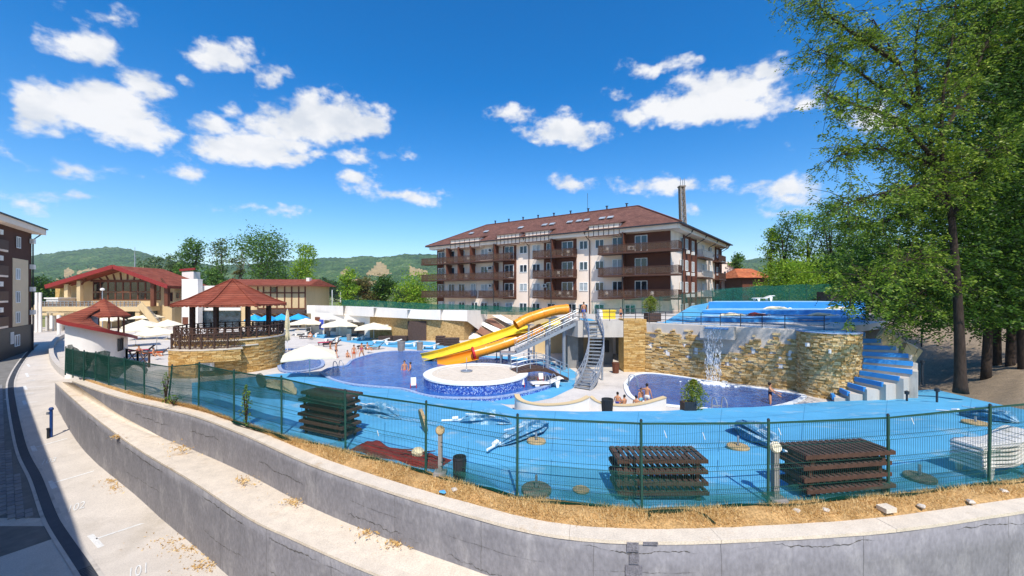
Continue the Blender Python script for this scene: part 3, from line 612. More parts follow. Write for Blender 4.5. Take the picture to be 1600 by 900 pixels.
# strip of dry earth between fence and coping
CI = offs(WTOP, -.41); rows = []
ci2 = [CI[i] for i in range(0, len(CI), 2)]
r3 = random.Random(5)
for t in [k/6 for k in range(7)]:
    row = []
    for p in ci2:
        px = pxof(p); q = deck(min(1790, max(45, px)), 0); f = p.lerp(q, t*1.03); f.z = lerp(-.12, .0, t)+.05*math.sin(t*math.pi)+r3.uniform(-.02, .02); row.append(f)
    rows.append(row)
mb = MB().grid(rows); structure('dry_verge', mb, 'dry_earth', smooth='all')
def straw():
    n = 64000; r_ = np.random.default_rng(11); R_ = np.array([[tuple(p) for p in row] for row in rows])
    u = r_.uniform(4, R_.shape[1]-2, n); t = np.clip(r_.beta(1.6, 1.1, n)*(R_.shape[0]-1.01), 0, R_.shape[0]-1.01)
    i = u.astype(int); j = t.astype(int); fu = (u-i)[:, None]; ft = (t-j)[:, None]
    P = (R_[j,i]*(1-fu)+R_[j,i+1]*fu)*(1-ft)+(R_[j+1,i]*(1-fu)+R_[j+1,i+1]*fu)*ft
    clump = np.sin(P[:,0]*3.1)+np.sin(P[:,1]*4.3+P[:,0]*1.7); keep = r_.uniform(-1.9, 1.6, n) < clump; P = P[keep]; n = len(P)
    a = r_.uniform(0, 6.28, n); l = r_.uniform(.05, .17, n); tl = r_.uniform(.5, 1.5, n); d = np.stack([np.cos(a)*np.sin(tl), np.sin(a)*np.sin(tl), np.cos(tl)], 1)
    s = np.stack([-np.sin(a), np.cos(a), 0*a], 1)*.007
    V = np.empty((n*3, 3)); V[0::3] = P-s; V[1::3] = P+s; V[2::3] = P+d*l[:, None]
    npmesh('dry_grass', V, np.arange(n*3).reshape(-1, 3), 'straw', kind='stuff')['label'] = 'straw coloured dry grass on the verge below the fence'
straw()
# paved pool level
mb = MB(); mb.poly([(-25.5,24.5,ZP),(-12,15.5,ZP),(0,12.5,ZP),(20,13,ZP),(40,22,ZP),(48,58,ZP),(10,84,ZP),(-74,92,ZP),(-80,84,ZP),(-50,47,ZP),(-40.2,36,ZP),(-35,31.5,ZP)]); structure('pool_terrace', mb, 'pavement')
# light blue painted strips beside the pool
def sheet(name, pts, z, mat): 
    mb = MB(); mb.poly([G(a, b, z) for a, b in pts]); return structure(name, mb, mat)
sheet('blue_strip', [(478,517),(560,523),(640,531),(712,538),(745,546),(700,547),(655,547),(560,537),(490,527)], ZP+.006, 'blue_paint')
sheet('blue_surround', [(752,556),(800,557),(850,563),(885,572),(902,583),(896,606),(862,622),(812,632),(790,632),(770,628),(800,600)], ZP+.006, 'blue_paint')
# sandy slope on the right under the trees
mb = MB(); rows = []
pxs = list(range(1345, 1960, 15))
for k in range(15):
    t = k/14; row = []
    for p in pxs:
        a = deck(min(p, 1790), 1); Y0 = a.y; Y1 = 40; Y = lerp(Y0-.3, Y1, t); s = t*t*(3-2*t)
        row.append(((p-800)/F*Y, Y, lerp(a.z-.05, 2.9, s)+.06*math.sin(p*.3+k*2.1)*(0 if k == 0 else 1)-(.9*max(0, (1440-p)/95)*(1 if 0 < k < 10 else 0))))
    rows.append(row)
mb.grid(rows); structure('tree_slope', mb, 'pebble_slope', smooth='all')
mb = MB(); mb.grid([[(x, y, 2.2+.0*x) for x in (22,40,70,110)] for y in (38,60,90)]); structure('upper_ground', mb, 'soil')
# ------------------------------------------------------------------ buildings
def window(par, m4, s0, s1, z0, z1, out=0.0, sash=2, fm='white_paint', gm='glass', t=.09, bars=0, side=1):
    """frame standing proud of the wall, pane behind it; y of the frame m4 points out (side=1) or in (-1)"""
    mb = MB(m4); y0, y1 = side*out, side*(out+.07)
    mb.lim(s0, s1, y0, y1, z0, z0+t); mb.lim(s0, s1, y0, y1, z1-t, z1); mb.lim(s0, s0+t, y0, y1, z0+t, z1-t); mb.lim(s1-t, s1, y0, y1, z0+t, z1-t)
    for k in range(1, sash): x = lerp(s0, s1, k/sash); mb.lim(x-t*.6, x+t*.6, y0, y1, z0+t, z1-t)
    for k in range(1, bars+1): z = lerp(z0, z1, k/(bars+1)); mb.lim(s0+t, s1-t, y0, side*(out+.05), z-t*.3, z+t*.3)
    o = mb.build('window', fm, par)
    g = MB(m4); g.lim(s0+t*.5, s1-t*.5, side*out, side*(out+.02), z0+t*.5, z1-t*.5); g.build('pane', 'curtain_glass' if gm == 'glass' and random.random() < .25 else gm, o)
    return o
def hotel():
    C = Vector((20.8, 52, 0)); Lf = Vector((-14.5, 76.9, 0)); Rf = Vector((38.8, 73.8, 0))
    o = thing('apartment_building', 'four storey cream and brown apartment building with long balconies and brown tiled roof', 'building', (C.x, C.y, -2))
    d = (Lf-C); LEN = d.length; d.normalize(); e = (Rf-C); LR = e.length; e.normalize()
    m1 = fr(C, d)                       # x along the front, +y towards the pool
    m2 = fr(C, e)                       # x along the right side, -y outwards
    FL = [1.3, 4.4, 7.5, 10.6, 13.5]    # floor levels
    def S(px):
        t = (px-800)/F; return (C.x-C.y*t)/(-d.x+d.y*t)
    def S2(px):
        t = (px-800)/F; return (C.y*t-C.x)/(e.x-e.y*t)
    # body as solid wings
    mb = MB(m1); mb.lim(0, LEN, -14, 0, -2.2, 13.4); mb.build('front_wing_wall', 'hotel_cream', o)
    mb = MB(m2); mb.lim(14.05, LR, 0, 14, -2.2, 13.38); mb.lim(-.0, 14.05, 0.02, .3, -2.2, 13.38); mb.build('side_wing_wall', 'hotel_cream', o)
    # brown painted bays, a few centimetres proud
    for (a, b) in ((975,1049),(850,901),(786,807),(682,694)):
        s0, s1 = sorted((max(-.02, S(a)), S(b))); mb = MB(m1); mb.lim(max(0, s0), s1, .0, .05, 4.0, 13.2) if a != 682 else mb.lim(s0, LEN, 0, .05, .9, 13.2); mb.build('brown_bay', 'hotel_brown', o)
    # fascia band and roof
    mb = MB(m1); mb.lim(-1.3, LEN+.9, .003, 1.2, 13.3, 14.0); mb.build('eaves_band', 'hotel_cream', o)
    mb = MB(m2); mb.lim(-1.2, LR+.8, -1.2, -.003, 13.3, 13.99); mb.build('eaves_band', 'hotel_cream', o)
    P0 = C-d*1.7-e*1.5; P1 = C+d*(LEN+1.6)-e*1.5; P2 = C+d*(LEN+1.6)+e*15.5; PI = C+d*15.5+e*15.5; P3 = C+d*15.5+e*(LR+1.5); P4 = C-d*1.7+e*(LR+1.5)
    R0 = C+d*7+e*7; R1 = C+d*(LEN-6)+e*7; R2 = C+d*7+e*(LR-6)
    za, zr = 14.02, 18.5
    v = [Vector((p.x, p.y, za)) for p in (P0, P1, P2, PI, P3, P4)]+[Vector((p.x, p.y, zr)) for p in (R0, R1, R2)]
    fs = [(1,0,6,7),(2,1,7),(3,2,7,6),(0,5,8,6),(5,4,8),(4,3,6,8)]
    lo = [(p.x, p.y, p.z-.16) for p in v[:6]]
    mb = MB(); mb.add(v, fs); mb.add([tuple(p) for p in v[:6]]+lo, [(i, (i+1) % 6, 6+(i+1) % 6, 6+i) for i in range(6)]+[(6,7,8,9),(6,9,10,11)])
    roof = mb.build('roof', 'roof_brown', o)
    mb = MB()
    for a, b in ((v[6], v[7]), (v[6], v[0]), (v[1], v[7]), (v[6], v[8])): mb.beam(a+Vector((0,0,.04)), b+Vector((0,0,.04)), .28, .14)
    mb.build('ridge_cap', 'hotel_brown', roof)
    for k in range(9):
        p = v[6].lerp(v[7], .06+k*.108); mb = MB(); mb.tube([p, p+Vector((0,0,.55))], .12, 8); mb.box(p+Vector((0,0,.6)), (.4,.4,.08)); mb.build('roof_vent', 'steel_dark', roof)
    mb = MB(); p = v[6].lerp(v[7], .28); mb.tube([p, p+Vector((0,0,3.2))], .03, 5); mb.build('aerial', 'steel_dark', roof)
    mb = MB(); mb.beam(v[0]+(d*.0)+Vector((0,0,-.1)), v[1]+Vector((0,0,-.1)), .16); mb.beam(v[0]+Vector((0,0,-.1)), v[5]+Vector((0,0,-.1)), .16); mb.build('gutter', 'steel_dark', roof)
    # cut-in roof terraces: cream boxes with timber battens
    for (a, b) in ((711,757),(783,819),(827,864),(925,973)):
        s1, s0 = S(a), S(b); mb = MB(m1); mb.lim(s0, s1, -.4, 1.25, 13.0, 14.75)
        db = mb.build('roof_terrace', 'hotel_cream', o)
        mb = MB(m1); k = 6
        for i in range(k+1): x = lerp(s0+.05, s1-.05, i/k); mb.lim(x-.04, x+.04, 1.25, 1.29, 13.15, 14.6)
        mb.lim(s0, s1, 1.25, 1.3, 13.0, 13.18); mb.build('timber_batten', 'rail_brown', db)
        mb = MB(m1); e_ = [(s0-.25,1.45,14.8),(s1+.25,1.45,14.8),(s1+.25,-1.0,15.3),(s0-.25,-1.0,15.3)]; mb.add(e_+[(x,y,z-.1) for x, y, z in e_], [(0,1,2,3),(4,5,6,7),(0,1,5,4),(1,2,6,5),(2,3,7,6),(3,0,4,7)]); mb.build('terrace_roof', 'roof_brown', db)
    for px in (722,745,800,838,850,878,893,905,930,943):
        s = S(px); mb = MB(m1); zc = 14.02+(1.5+2.6)*.55; mb.box((s, -2.6, zc+.12), (.9, .8, .1), tilt=Matrix.Rotation(R(-28), 3, 'X')); mb.build('skylight', 'curtain_glass', roof)
    # balconies of the front
    def balcony(s0, s1, z, dep, wrap=False, m=m1, side=1, barm='rail_brown'):
        mb = MB(m); mb.lim(s0, s1, side*.052, side*dep, z-.24, z); b = mb.build('balcony', 'rail_brown', o)
        mb = MB(m); h = 1.02
        def run(x0, y0, x1, y1):
            mb.beam((x0, y0, z+h), (x1, y1, z+h), .06, .07); mb.beam((x0, y0, z+.08), (x1, y1, z+.08), .05, .05)
            L_ = math.hypot(x1-x0, y1-y0); k = max(2, int(L_/.16))
            for i in range(k+1): t = i/k; x, y = lerp(x0, x1, t), lerp(y0, y1, t); mb.beam((x, y, z+.08), (x, y, z+h), .05 if i % 8 == 0 else .028)
        run(s0+.03, side*(dep-.04), s1-.03, side*(dep-.04)); run(s0+.03, side*.06, s0+.03, side*(dep-.04)); run(s1-.03, side*.06, s1-.03, side*(dep-.04))
        mb.build('railing', barm, b)
        mb = MB(m); mb.lim(s0+.1, s1-.1, side*(dep-.07), side*(dep-.06), z+.12, z+.95); mb.build('screen', 'glass_panel', b)
        return b
    for fl in (1, 2, 3):
        z = FL[fl]
        balcony(S(1049)-1.3, S(942), z, 1.9)
        balcony(S(901)-.1, S(840), z, 1.6)
        if fl == 1: balcony(S(806), S(756), z, 1.6); balcony(S(745), S(668), z, 1.7)
        else: balcony(S(806), S(668), z, 1.7)
        # brown privacy dividers
        for px in ((978,) if fl else ())+((868,))+((779,) if fl else ())+(() if fl == 1 else (743,724,706)):
            s = S(px); mb = MB(m1); mb.lim(s-.07, s+.07, .055, 1.5, z+.003, z+2.75); dv = mb.build('divider', 'hotel_brown', o)
        # french windows
        for px, w in ((1002,1.7),(965,1.5),(887,1.9),(860,1.3),(796,1.9),(740,1.2),(722,1.6),(706,1.6),(690,1.7)):
            s = S(px); window(o, m1, s-w/2, s+w/2, z+.02, z+2.3, .055, 2)
        for px, w in ((937,1.35),(912,1.35),(838,1.5),(818,1.5),(757,1.6)):
            if px == 757 and fl != 1: pass
            s = S(px); window(o, m1, s-w/2, s+w/2, z+.9, z+2.2, .003, 2)
        # air conditioners and chairs on balconies
        for px, dz in ((985,.35),(767,1.6),(849,1.5) if fl == 1 else (767,1.55)):
            s = S(px)+random.uniform(-.3,.3); mb = MB(m1); mb.lim(s-.4, s+.4, .1, .42, z+dz, z+dz+.55); a = mb.build('air_conditioner', 'white_plastic', o)
            mb = MB(m1); mb.tube([(s-.1, .42, z+dz+.28), (s-.1, .45, z+dz+.28)], .2, 14); mb.build('fan_grille', 'steel_dark', a)
        for px in (1022,955,880,893,795,735,700):
            if random.random() < .7:
                s = S(px)+random.uniform(-.4,.4); mb = MB(m1); mb.lim(s-.22, s+.22, .9, 1.3, z+.4, z+.45); mb.lim(s-.22, s+.22, .85, .9, z+.45, z+.85)
                for a in (-.2,.2):
                    for b in (.9,1.28): mb.lim(s+a-.02, s+a+.02, b-.02, b+.02, z+.002, z+.4)
                mb.build('balcony_chair', 'white_plastic' if random.random() < .6 else 'dark_plastic', o)
    # posts between storeys at the balcony ends
    for px in (979,869,780,703):
        s = S(px); mb = MB(m1); mb.tube([(s, 1.6, .5), (s, 1.6, 13.3)], .06, 6); mb.build('balcony_post', 'steel_dark', o)
    for px in (1012,985,937,912,894,862,838,818,796,776,757,742,722,706,690):      # ground floor
        s = S(px); window(o, m1, s-.75, s+.75, 2.0, 3.4, .06, 2)
    for px in (922, 827):
        s = S(px); mb = MB(m1); mb.tube([(s+.35, 1.4, 14.0), (s+.3, 1.1, 13.4), (s, .14, 12.7), (s, .1, -1.5)], .075, 7); mb.build('downpipe', 'rail_brown', o)
    # right side
    for (a, b) in ((1067,1087),(1117,1126)):
        s0, s1 = S2(a), min(LR, S2(b)); mb = MB(m2); mb.lim(s0, s1, -.05, -.001, .5, 13.2); mb.build('brown_bay', 'hotel_brown', o)
        for k in (.0,.48,.96): x = lerp(s0, s1, k); mb = MB(m2); mb.lim(x-.12, x+.16, -.2, -.052, .5, 13.2); mb.build('pilaster', 'hotel_brown', o)
    for fl in (0,1,2,3):
        z = FL[fl]
        for px in (1064,1072,1082,1098,1110,1120):
            s = S2(px); window(o, m2, s-.6, s+.6, z+.7, z+2.2, .055, 2, side=-1)
        if fl:
            balcony(S2(1087)+.2, S2(1103), z, 1.1, m=m2, side=-1, barm='steel'); balcony(S2(1113), S2(1124), z, 1.1, m=m2, side=-1)
            for px in (1071,1079,1109):
                s = S2(px); mb = MB(m2); mb.lim(s-.35, s+.35, -.5, -.2, z+.02, z+.5); mb.build('air_conditioner', 'white_plastic', o)
    for px in (1064,1087,1106,1122,1131):
        s = min(S2(px), LR-.2); mb = MB(m2); mb.tube([(s+.9, -1.45, 13.95), (s+.7, -1.1, 13.3), (s, -.18, 12.6), (s, -.14, -1.5)], .075, 7); mb.build('downpipe', 'steel_dark', o)
hotel()
# apartment block at the left edge, along the lane
def left_block():
    A = Vector((-52.6, 40.2, 0)); B = Vector((-58.6, 48.4, 0)); d = (B-A); Ln_ = d.length; d.normalize(); z0 = -2.3; zt = 13.0
    o = thing('apartment_building', 'brown and beige apartment block at the left edge of the lane', 'building', (A.x, A.y, z0))
    m = fr(A, d)                         # -y faces the lane
    mb = MB(m); mb.lim(0, Ln_, 0, 12, 1.2, zt); mb.build('wall', 'brown_panel', o)
    mb = MB(m); mb.lim(-.0, Ln_+.06, -.06, 11.9, z0, 1.198); mb.build('plinth', 'steel_dark', o)
    def S(px): t = (px-800)/F; return (A.y*t-A.x)/(d.x-d.y*t)
    mb = MB(m); mb.lim(S(19), S(43), -.06, -.003, 1.25, 8.9); mb.build('beige_panel', 'beige_panel', o)
    for (px, w, z) in ((27,1.1,10.1),(26,1.1,6.5),(26,1.1,3.9),(26,1.1,1.6),(25,1.3,-1.0),(17,.7,-.6)):
        s = S(px); window(o, m, s-w/2, s+w/2, z, z+1.3, .065, 2, side=-1)
    mb = MB(m); mb.add([(-3,-1.0,zt),(Ln_+.8,-1.0,zt),(Ln_+.8,6,zt+3.0),(-3,6,zt+3.0),(-3,13,zt),(Ln_+.8,13,zt)], [(0,1,2,3),(3,2,5,4),(1,5,2),(0,3,4)]); roof = mb.build('roof', 'roof_slate', o)
    mb = MB(m); mb.lim(-3, Ln_+.8, -1.0, 0, zt-.75, zt-.02); mb.lim(Ln_, Ln_+.8, 0, 12, zt-.75, zt-.02); mb.build('eaves_band', 'hotel_cream', o)
    mb = MB(m); mb.beam((-3,-1.08,zt-.05), (Ln_+.9,-1.08,zt-.05), .14); mb.tube([(Ln_+.6,-1.0,zt-.2),(Ln_+.5,-.5,zt-.9),(Ln_-.1,-.14,zt-1.5),(Ln_-.1,-.14,z0)], .07, 6); mb.build('gutter', 'steel_dark', o)
    for z in (1.5,4.2,6.9,9.6):
        for (s0, s1) in ((.2, S(8)), (Ln_-.3, Ln_+.9)):
            mb = MB(m); y0, y1 = (-.22, -.06) if s0 < 3 else (1, 3.6); mb.lim(s0, s1, y0, y1, z-.2, z); b = mb.build('balcony', 'hotel_cream', o)
            mb = MB(m); mb.lim(s0, s1, y0-.03, y0+.01, z+.02, z+1.0); mb.lim(s1-.03, s1+.01, y0, y1, z+.02, z+1.0); mb.build('railing', 'rail_brown', b)
            mb = MB(m); mb.lim(s0+.5, s0+1.2, -.3 if s0 < 3 else 1.2, -.07 if s0 < 3 else 1.5, z+1.5, z+2.0); mb.build('air_conditioner', 'white_plastic', o)
    for z in (2.4,5.2,7.9,11.0):
        mb = MB(m); mb.lim(Ln_-.9, Ln_-.2, -.4, -.07, z, z+.55); mb.build('air_conditioner', 'white_plastic', o)
left_block()
# the near block beside the camera: stands left of the picture, its shade falls on the lane
def near_block():
    d = Vector((-.79, .613, 0)).normalized(); n = Vector((-d.y, d.x, 0)); A = d*6.5+n*5.0
    o = thing('apartment_building', 'near apartment block left of the picture whose shade lies on the lane', 'building', (A.x, A.y, -3.8))
    m = fr(A, d); L_ = 36.5
    mb = MB(m); mb.lim(0, L_, .0, 12, -3.9, 9.6); mb.build('wall', 'brown_panel', o)
    mb = MB(m); mb.add([(-.5,-.1,9.6),(L_+.5,-.1,9.6),(L_+.5,6,12.4),(-.5,6,12.4),(-.5,12.5,9.6),(L_+.5,12.5,9.6)], [(0,1,2,3),(3,2,5,4),(1,5,2),(0,3,4),(0,4,5,1)]); mb.build('roof', 'roof_slate', o)
    for k in range(9):
        for z in (-.8, 2.2, 5.2): window(o, m, 1.5+k*3.5, 3.0+k*3.5, z, z+1.5, .003, 2, side=-1)
near_block()
# restaurant with the big gable
def restaurant():
    Yf = 80.0; gx = lambda px: (px-800)/F*Yf; gz_ = lambda py: H-(py-HZ)/F*Yf
    x0, x1, xa = gx(98), gx(282), gx(200); o = thing('restaurant_building', 'restaurant building with red gable roof, glazed front and balcony', 'building', (xa, Yf, ZP))
    ze, za = gz_(446), gz_(416.5); zb = gz_(478); zg = ZP
    mb = MB(); mb.add([(x0+1.5,Yf,zg),(x1-1.2,Yf,zg),(x1-1.2,Yf,ze),(xa,Yf,za-.5),(x0+1.5,Yf,ze),(x0+1.5,Yf+8,zg),(x1-1.2,Yf+8,zg),(x1-1.2,Yf+8,ze),(xa,Yf+8,za-.5),(x0+1.5,Yf+8,ze)], [(0,1,2,3,4),(5,6,7,8,9),(0,1,6,5),(1,2,7,6),(4,0,5,9)])
    mb.build('wall', 'plaster_cream', o)
    mb = MB()                            # roof slabs with deep red edge
    for xa_, xb_ in ((x0, xa), (x1, xa)):
        a0, a1 = Vector((xa_, Yf-3, ze-.1)), Vector((xb_, Yf-3, za)); b0, b1 = Vector((xa_, Yf+8, ze-.1)), Vector((xb_, Yf+8, za)); dn = Vector((0,0,-.55))
        mb.add([a0, a1, b1, b0, a0+dn, a1+dn, b1+dn, b0+dn], [(0,1,2,3),(4,5,6,7),(0,1,5,4),(1,2,6,5),(2,3,7,6),(3,0,4,7)])
    roof = mb.build('roof', 'roof_red', o)
    mb = MB()
    for xa_ in (x0, x1): mb.beam((xa_, Yf-3.06, ze-.32), (xa, Yf-3.06, za-.2), .1, .75)
    mb.build('barge_board', 'red_fascia', roof)
    # glazing: timber grid with separate panes
    wx0, wx1 = gx(146), gx(251); z0, z1 = gz_(469), gz_(440); k = 9
    for i in range(k):
        a, b = lerp(wx0, wx1, i/k), lerp(wx0, wx1, (i+1)/k)
        for (p, q) in ((z0, lerp(z0, z1, .42)), (lerp(z0, z1, .45), z1)):
            mb = MB(); t = .13; mb.lim(a, b, Yf-.12, Yf-.003, p, p+t); mb.lim(a, b, Yf-.12, Yf-.003, q-t, q); mb.lim(a, a+t, Yf-.12, Yf-.003, p+t, q-t); mb.lim(b-t, b, Yf-.12, Yf-.003, p+t, q-t); w = mb.build('window', 'wood_brown', o)
            MB().lim(a+.1, b-.1, Yf-.05, Yf-.003, p+.1, q-.1).build('pane', 'glass_dark', w)
    mb = MB(); mb.lim(wx0-.4, wx1+.4, Yf-.2, Yf-.002, z1, z1+.35); mb.build('lintel', 'wood_brown', o)
    for i, px in enumerate((160,170,180,190,200,210,220,230,240)):
        x = gx(px)+(xa-gx(px))*.0; t = 1-abs(x-xa)/(xa-x0); ztop = lerp(ze-.4, za-.9, t); mb = MB(); mb.beam((x, Yf-.1, z1+.35), (x+(x-xa)*.12, Yf-.1, max(z1+.5, ztop)), .2, .2, up=(0,1,0)); mb.build('gable_timber', 'wood_brown', o)
    for px in (122,141,253,274):
        x = gx(px); mb = MB(); mb.lim(x-.35, x+.35, Yf-2.2, Yf-1.6, zb, interp(px, [(98,ze-.6),(200,za-.9),(282,ze-.6)])); c = mb.build('column', 'plaster_cream' if px in (141,122) else 'wood_brown', o)
        mb = MB(); mb.beam((x, Yf-1.9, z1-1), (x+(1.2 if px < 200 else -1.2), Yf-1.9, z1+.6), .25); mb.build('brace', 'wood_brown', c)
    window(o, fr((0,Yf,0),(1,0,0)), gx(257), gx(270), gz_(471), gz_(457), .003, 2, 'wood_brown', 'glass_dark', .1, side=-1)
    window(o, fr((0,Yf,0),(1,0,0)), gx(276), gx(281.5), gz_(466), gz_(457), .003, 1, 'wood_brown', 'glass_dark', .1, side=-1)
    # balcony slab, railing, dark sheet standing for the shade of the recess below
    bx0, bx1 = gx(104), gx(251); mb = MB(); mb.lim(bx0, bx1, Yf-4.5, Yf-.002, zb-.9, zb); bal = mb.build('balcony', 'plaster_cream', o)
    mb = MB()
    for z in (zb+.1, zb+.55, zb+1.0): mb.beam((bx0, Yf-4.4, z), (bx1, Yf-4.4, z), .06)
    for k in range(26): x = lerp(bx0, bx1, k/25); mb.beam((x, Yf-4.4, zb), (x, Yf-4.4, zb+1.05), .09)
    mb.build('railing', 'steel', bal)
    MB().lim(bx0+.2, bx1-.2, Yf-4.36, Yf-4.34, zb+.12, zb+.95).build('screen', 'glass_panel', bal)
    MB().lim(gx(192), gx(246), Yf-.25, Yf-.003, zg, zb-1.0).build('recess_shade', 'glass_dark', o)
    for px in (150,192,246): MB().lim(gx(px)-.4, gx(px)+.4, Yf-4.3, Yf-3.5, zg, zb-.9).build('pier', 'plaster_cream', o)
    # outside stairs to the right and left
    for (pa, pb, za_, zb_, nm) in ((252,276,zb,zg+.4,'stair'),(104,86,zb,zg+1.4,'stair')):
        st = None; k = 12; xa_, xb_ = gx(pa), gx(pb); mbw = MB(); mbw.beam((xa_, Yf-4.6, za_+.5), (xb_, Yf-4.6, zb_+.5), .25, 1.1); st = mbw.build('stair', 'plaster_cream', o)
        for i in range(k): t = (i+.5)/k; MB().box((lerp(xa_, xb_, t), Yf-3.7, lerp(za_, zb_, t)), (abs(xb_-xa_)/k*1.02, 1.6, .2)).build('tread', 'concrete', st)
    MB().lim(gx(90), gx(108), Yf-.4, Yf+3, zg, gz_(449)).build('stone_wing', 'stone_ochre', o)
    for (a, b, t) in ((148,166,419),(232,252,421)):
        MB().lim(gx(a), gx(b), Yf+8.1, Yf+10, ze, gz_(t)).build('roof_lantern', 'plaster_white', roof); MB().beam((gx(a)-.4, Yf+8.05, gz_(t)+.3), (gx(b)+.4, Yf+8.05, gz_(t)-.2+(.8 if a > 200 else -.2)), .3, .5).build('lantern_edge', 'red_fascia', roof)
    mb = MB(); mb.tube([(gx(196), Yf+2, za-.5), (gx(196), Yf+2, gz_(384))], [.12,.03], 6); mb.build('mast', 'steel', o)
    for px in (106,118,138):
        q = MB(); q.lathe([(.28,0),(.36,.5)], (gx(px), Yf-3.2, zb+.002), 10); pt = q.build('plant_pot', 'dark_plastic', o)
restaurant()
def shed(name, label, cat, px0, px1, pyt, Y, depth, mat, z0=ZP, roofm=None, over=.2):
    x0, x1 = (px0-800)/F*Y, (px1-800)/F*Y; zt = H-(pyt-HZ)/F*Y; o = thing(name, label, cat, ((x0+x1)/2, Y, z0))
    MB().lim(x0, x1, Y, Y+depth, z0, zt).build('wall', mat, o)
    MB().lim(x0-over, x1+over, Y-over, Y+depth+over, zt+.003, zt+.25).build('roof', roofm or mat, o)
    return o
b = shed('chimney_block', 'tall plain white block beside the restaurant gable', 'building', 284, 309, 438, 76, 1.2, 'plaster_white', over=.02)
MB().lim(*(-63.1,-62.0), 75.93, 75.997, -1, .4).build('window', 'wood_brown', b)
shed('white_hut', 'small white hut left of the restaurant stairs', 'hut', 72, 91, 467, 76, 3, 'plaster_white')
# long wing of the restaurant
def wing():
    Y = 78.0; gx = lambda px: (px-800)/F*Y; gz_ = lambda py: H-(py-HZ)/F*Y
    o = thing('restaurant_wing', 'long half timbered wing with low red roof behind the round pavilion', 'building', (gx(440), Y, ZP))
    MB().lim(gx(306), gx(478), Y, Y+10, ZP, gz_(447)).build('wall', 'plaster_cream', o)
    MB().lim(gx(310), gx(377), Y-.25, Y-.003, gz_(485), gz_(446.5)).build('white_front', 'plaster_white', o)
    MB().lim(gx(310), gx(377), Y-.33, Y-.253, gz_(480), gz_(478.5)).build('timber', 'wood_brown', o)
    MB().lim(gx(310), gx(377), Y-.3, Y-.004, ZP, gz_(486.5)).build('shop_window', 'glass', o)
    a = [(gx(375),Y-1.5,gz_(447)),(gx(488),Y-1.5,gz_(447)),(gx(480),Y+5,gz_(435)),(gx(330),Y+5,gz_(435)),(gx(375),Y+11,gz_(447)),(gx(488),Y+11,gz_(447))]
    mb = MB(); mb.add(a, [(0,1,2,3),(3,2,5,4),(1,5,2),(0,3,4),(0,4,5,1)]); r = mb.build('roof', 'roof_red', o)
    MB().beam((gx(375),Y-1.53,gz_(446.6)),(gx(488),Y-1.53,gz_(446.6)),.1,.3).build('fascia', 'wood_brown', r)
    MB().lim(gx(466), gx(471), Y+3, Y+4, gz_(442), gz_(433)).build('chimney', 'plaster_white', r)
    for px in (403,412,423,433,445,456,467,477): MB().lim(gx(px)-.12, gx(px)+.12, Y-.1, Y-.003, gz_(483), gz_(447)).build('timber', 'wood_brown', o)
    for py in (457.5, 482): MB().lim(gx(403), gx(478), Y-.13, Y-.102, gz_(py)-.12, gz_(py)+.12).build('timber', 'wood_brown', o)
    MB().lim(gx(424), gx(432), Y-.06, Y-.004, gz_(456), gz_(449)).build('window', 'glass', o)
    MB().lim(gx(398), gx(486), Y-2.4, Y-.2, gz_(489), gz_(484)).build('canopy', 'wood_red', o)
    for k in range(9): x = lerp(gx(402), gx(482), k/8); MB().beam((x, Y-2.2, gz_(489)), (x, Y-.3, gz_(494)), .18).build('canopy_bracket', 'wood_brown', o)
    MB().lim(gx(400), gx(470), Y-.2, Y-.005, ZP, gz_(494)).build('bar_front', 'glass_dark', o)
wing()
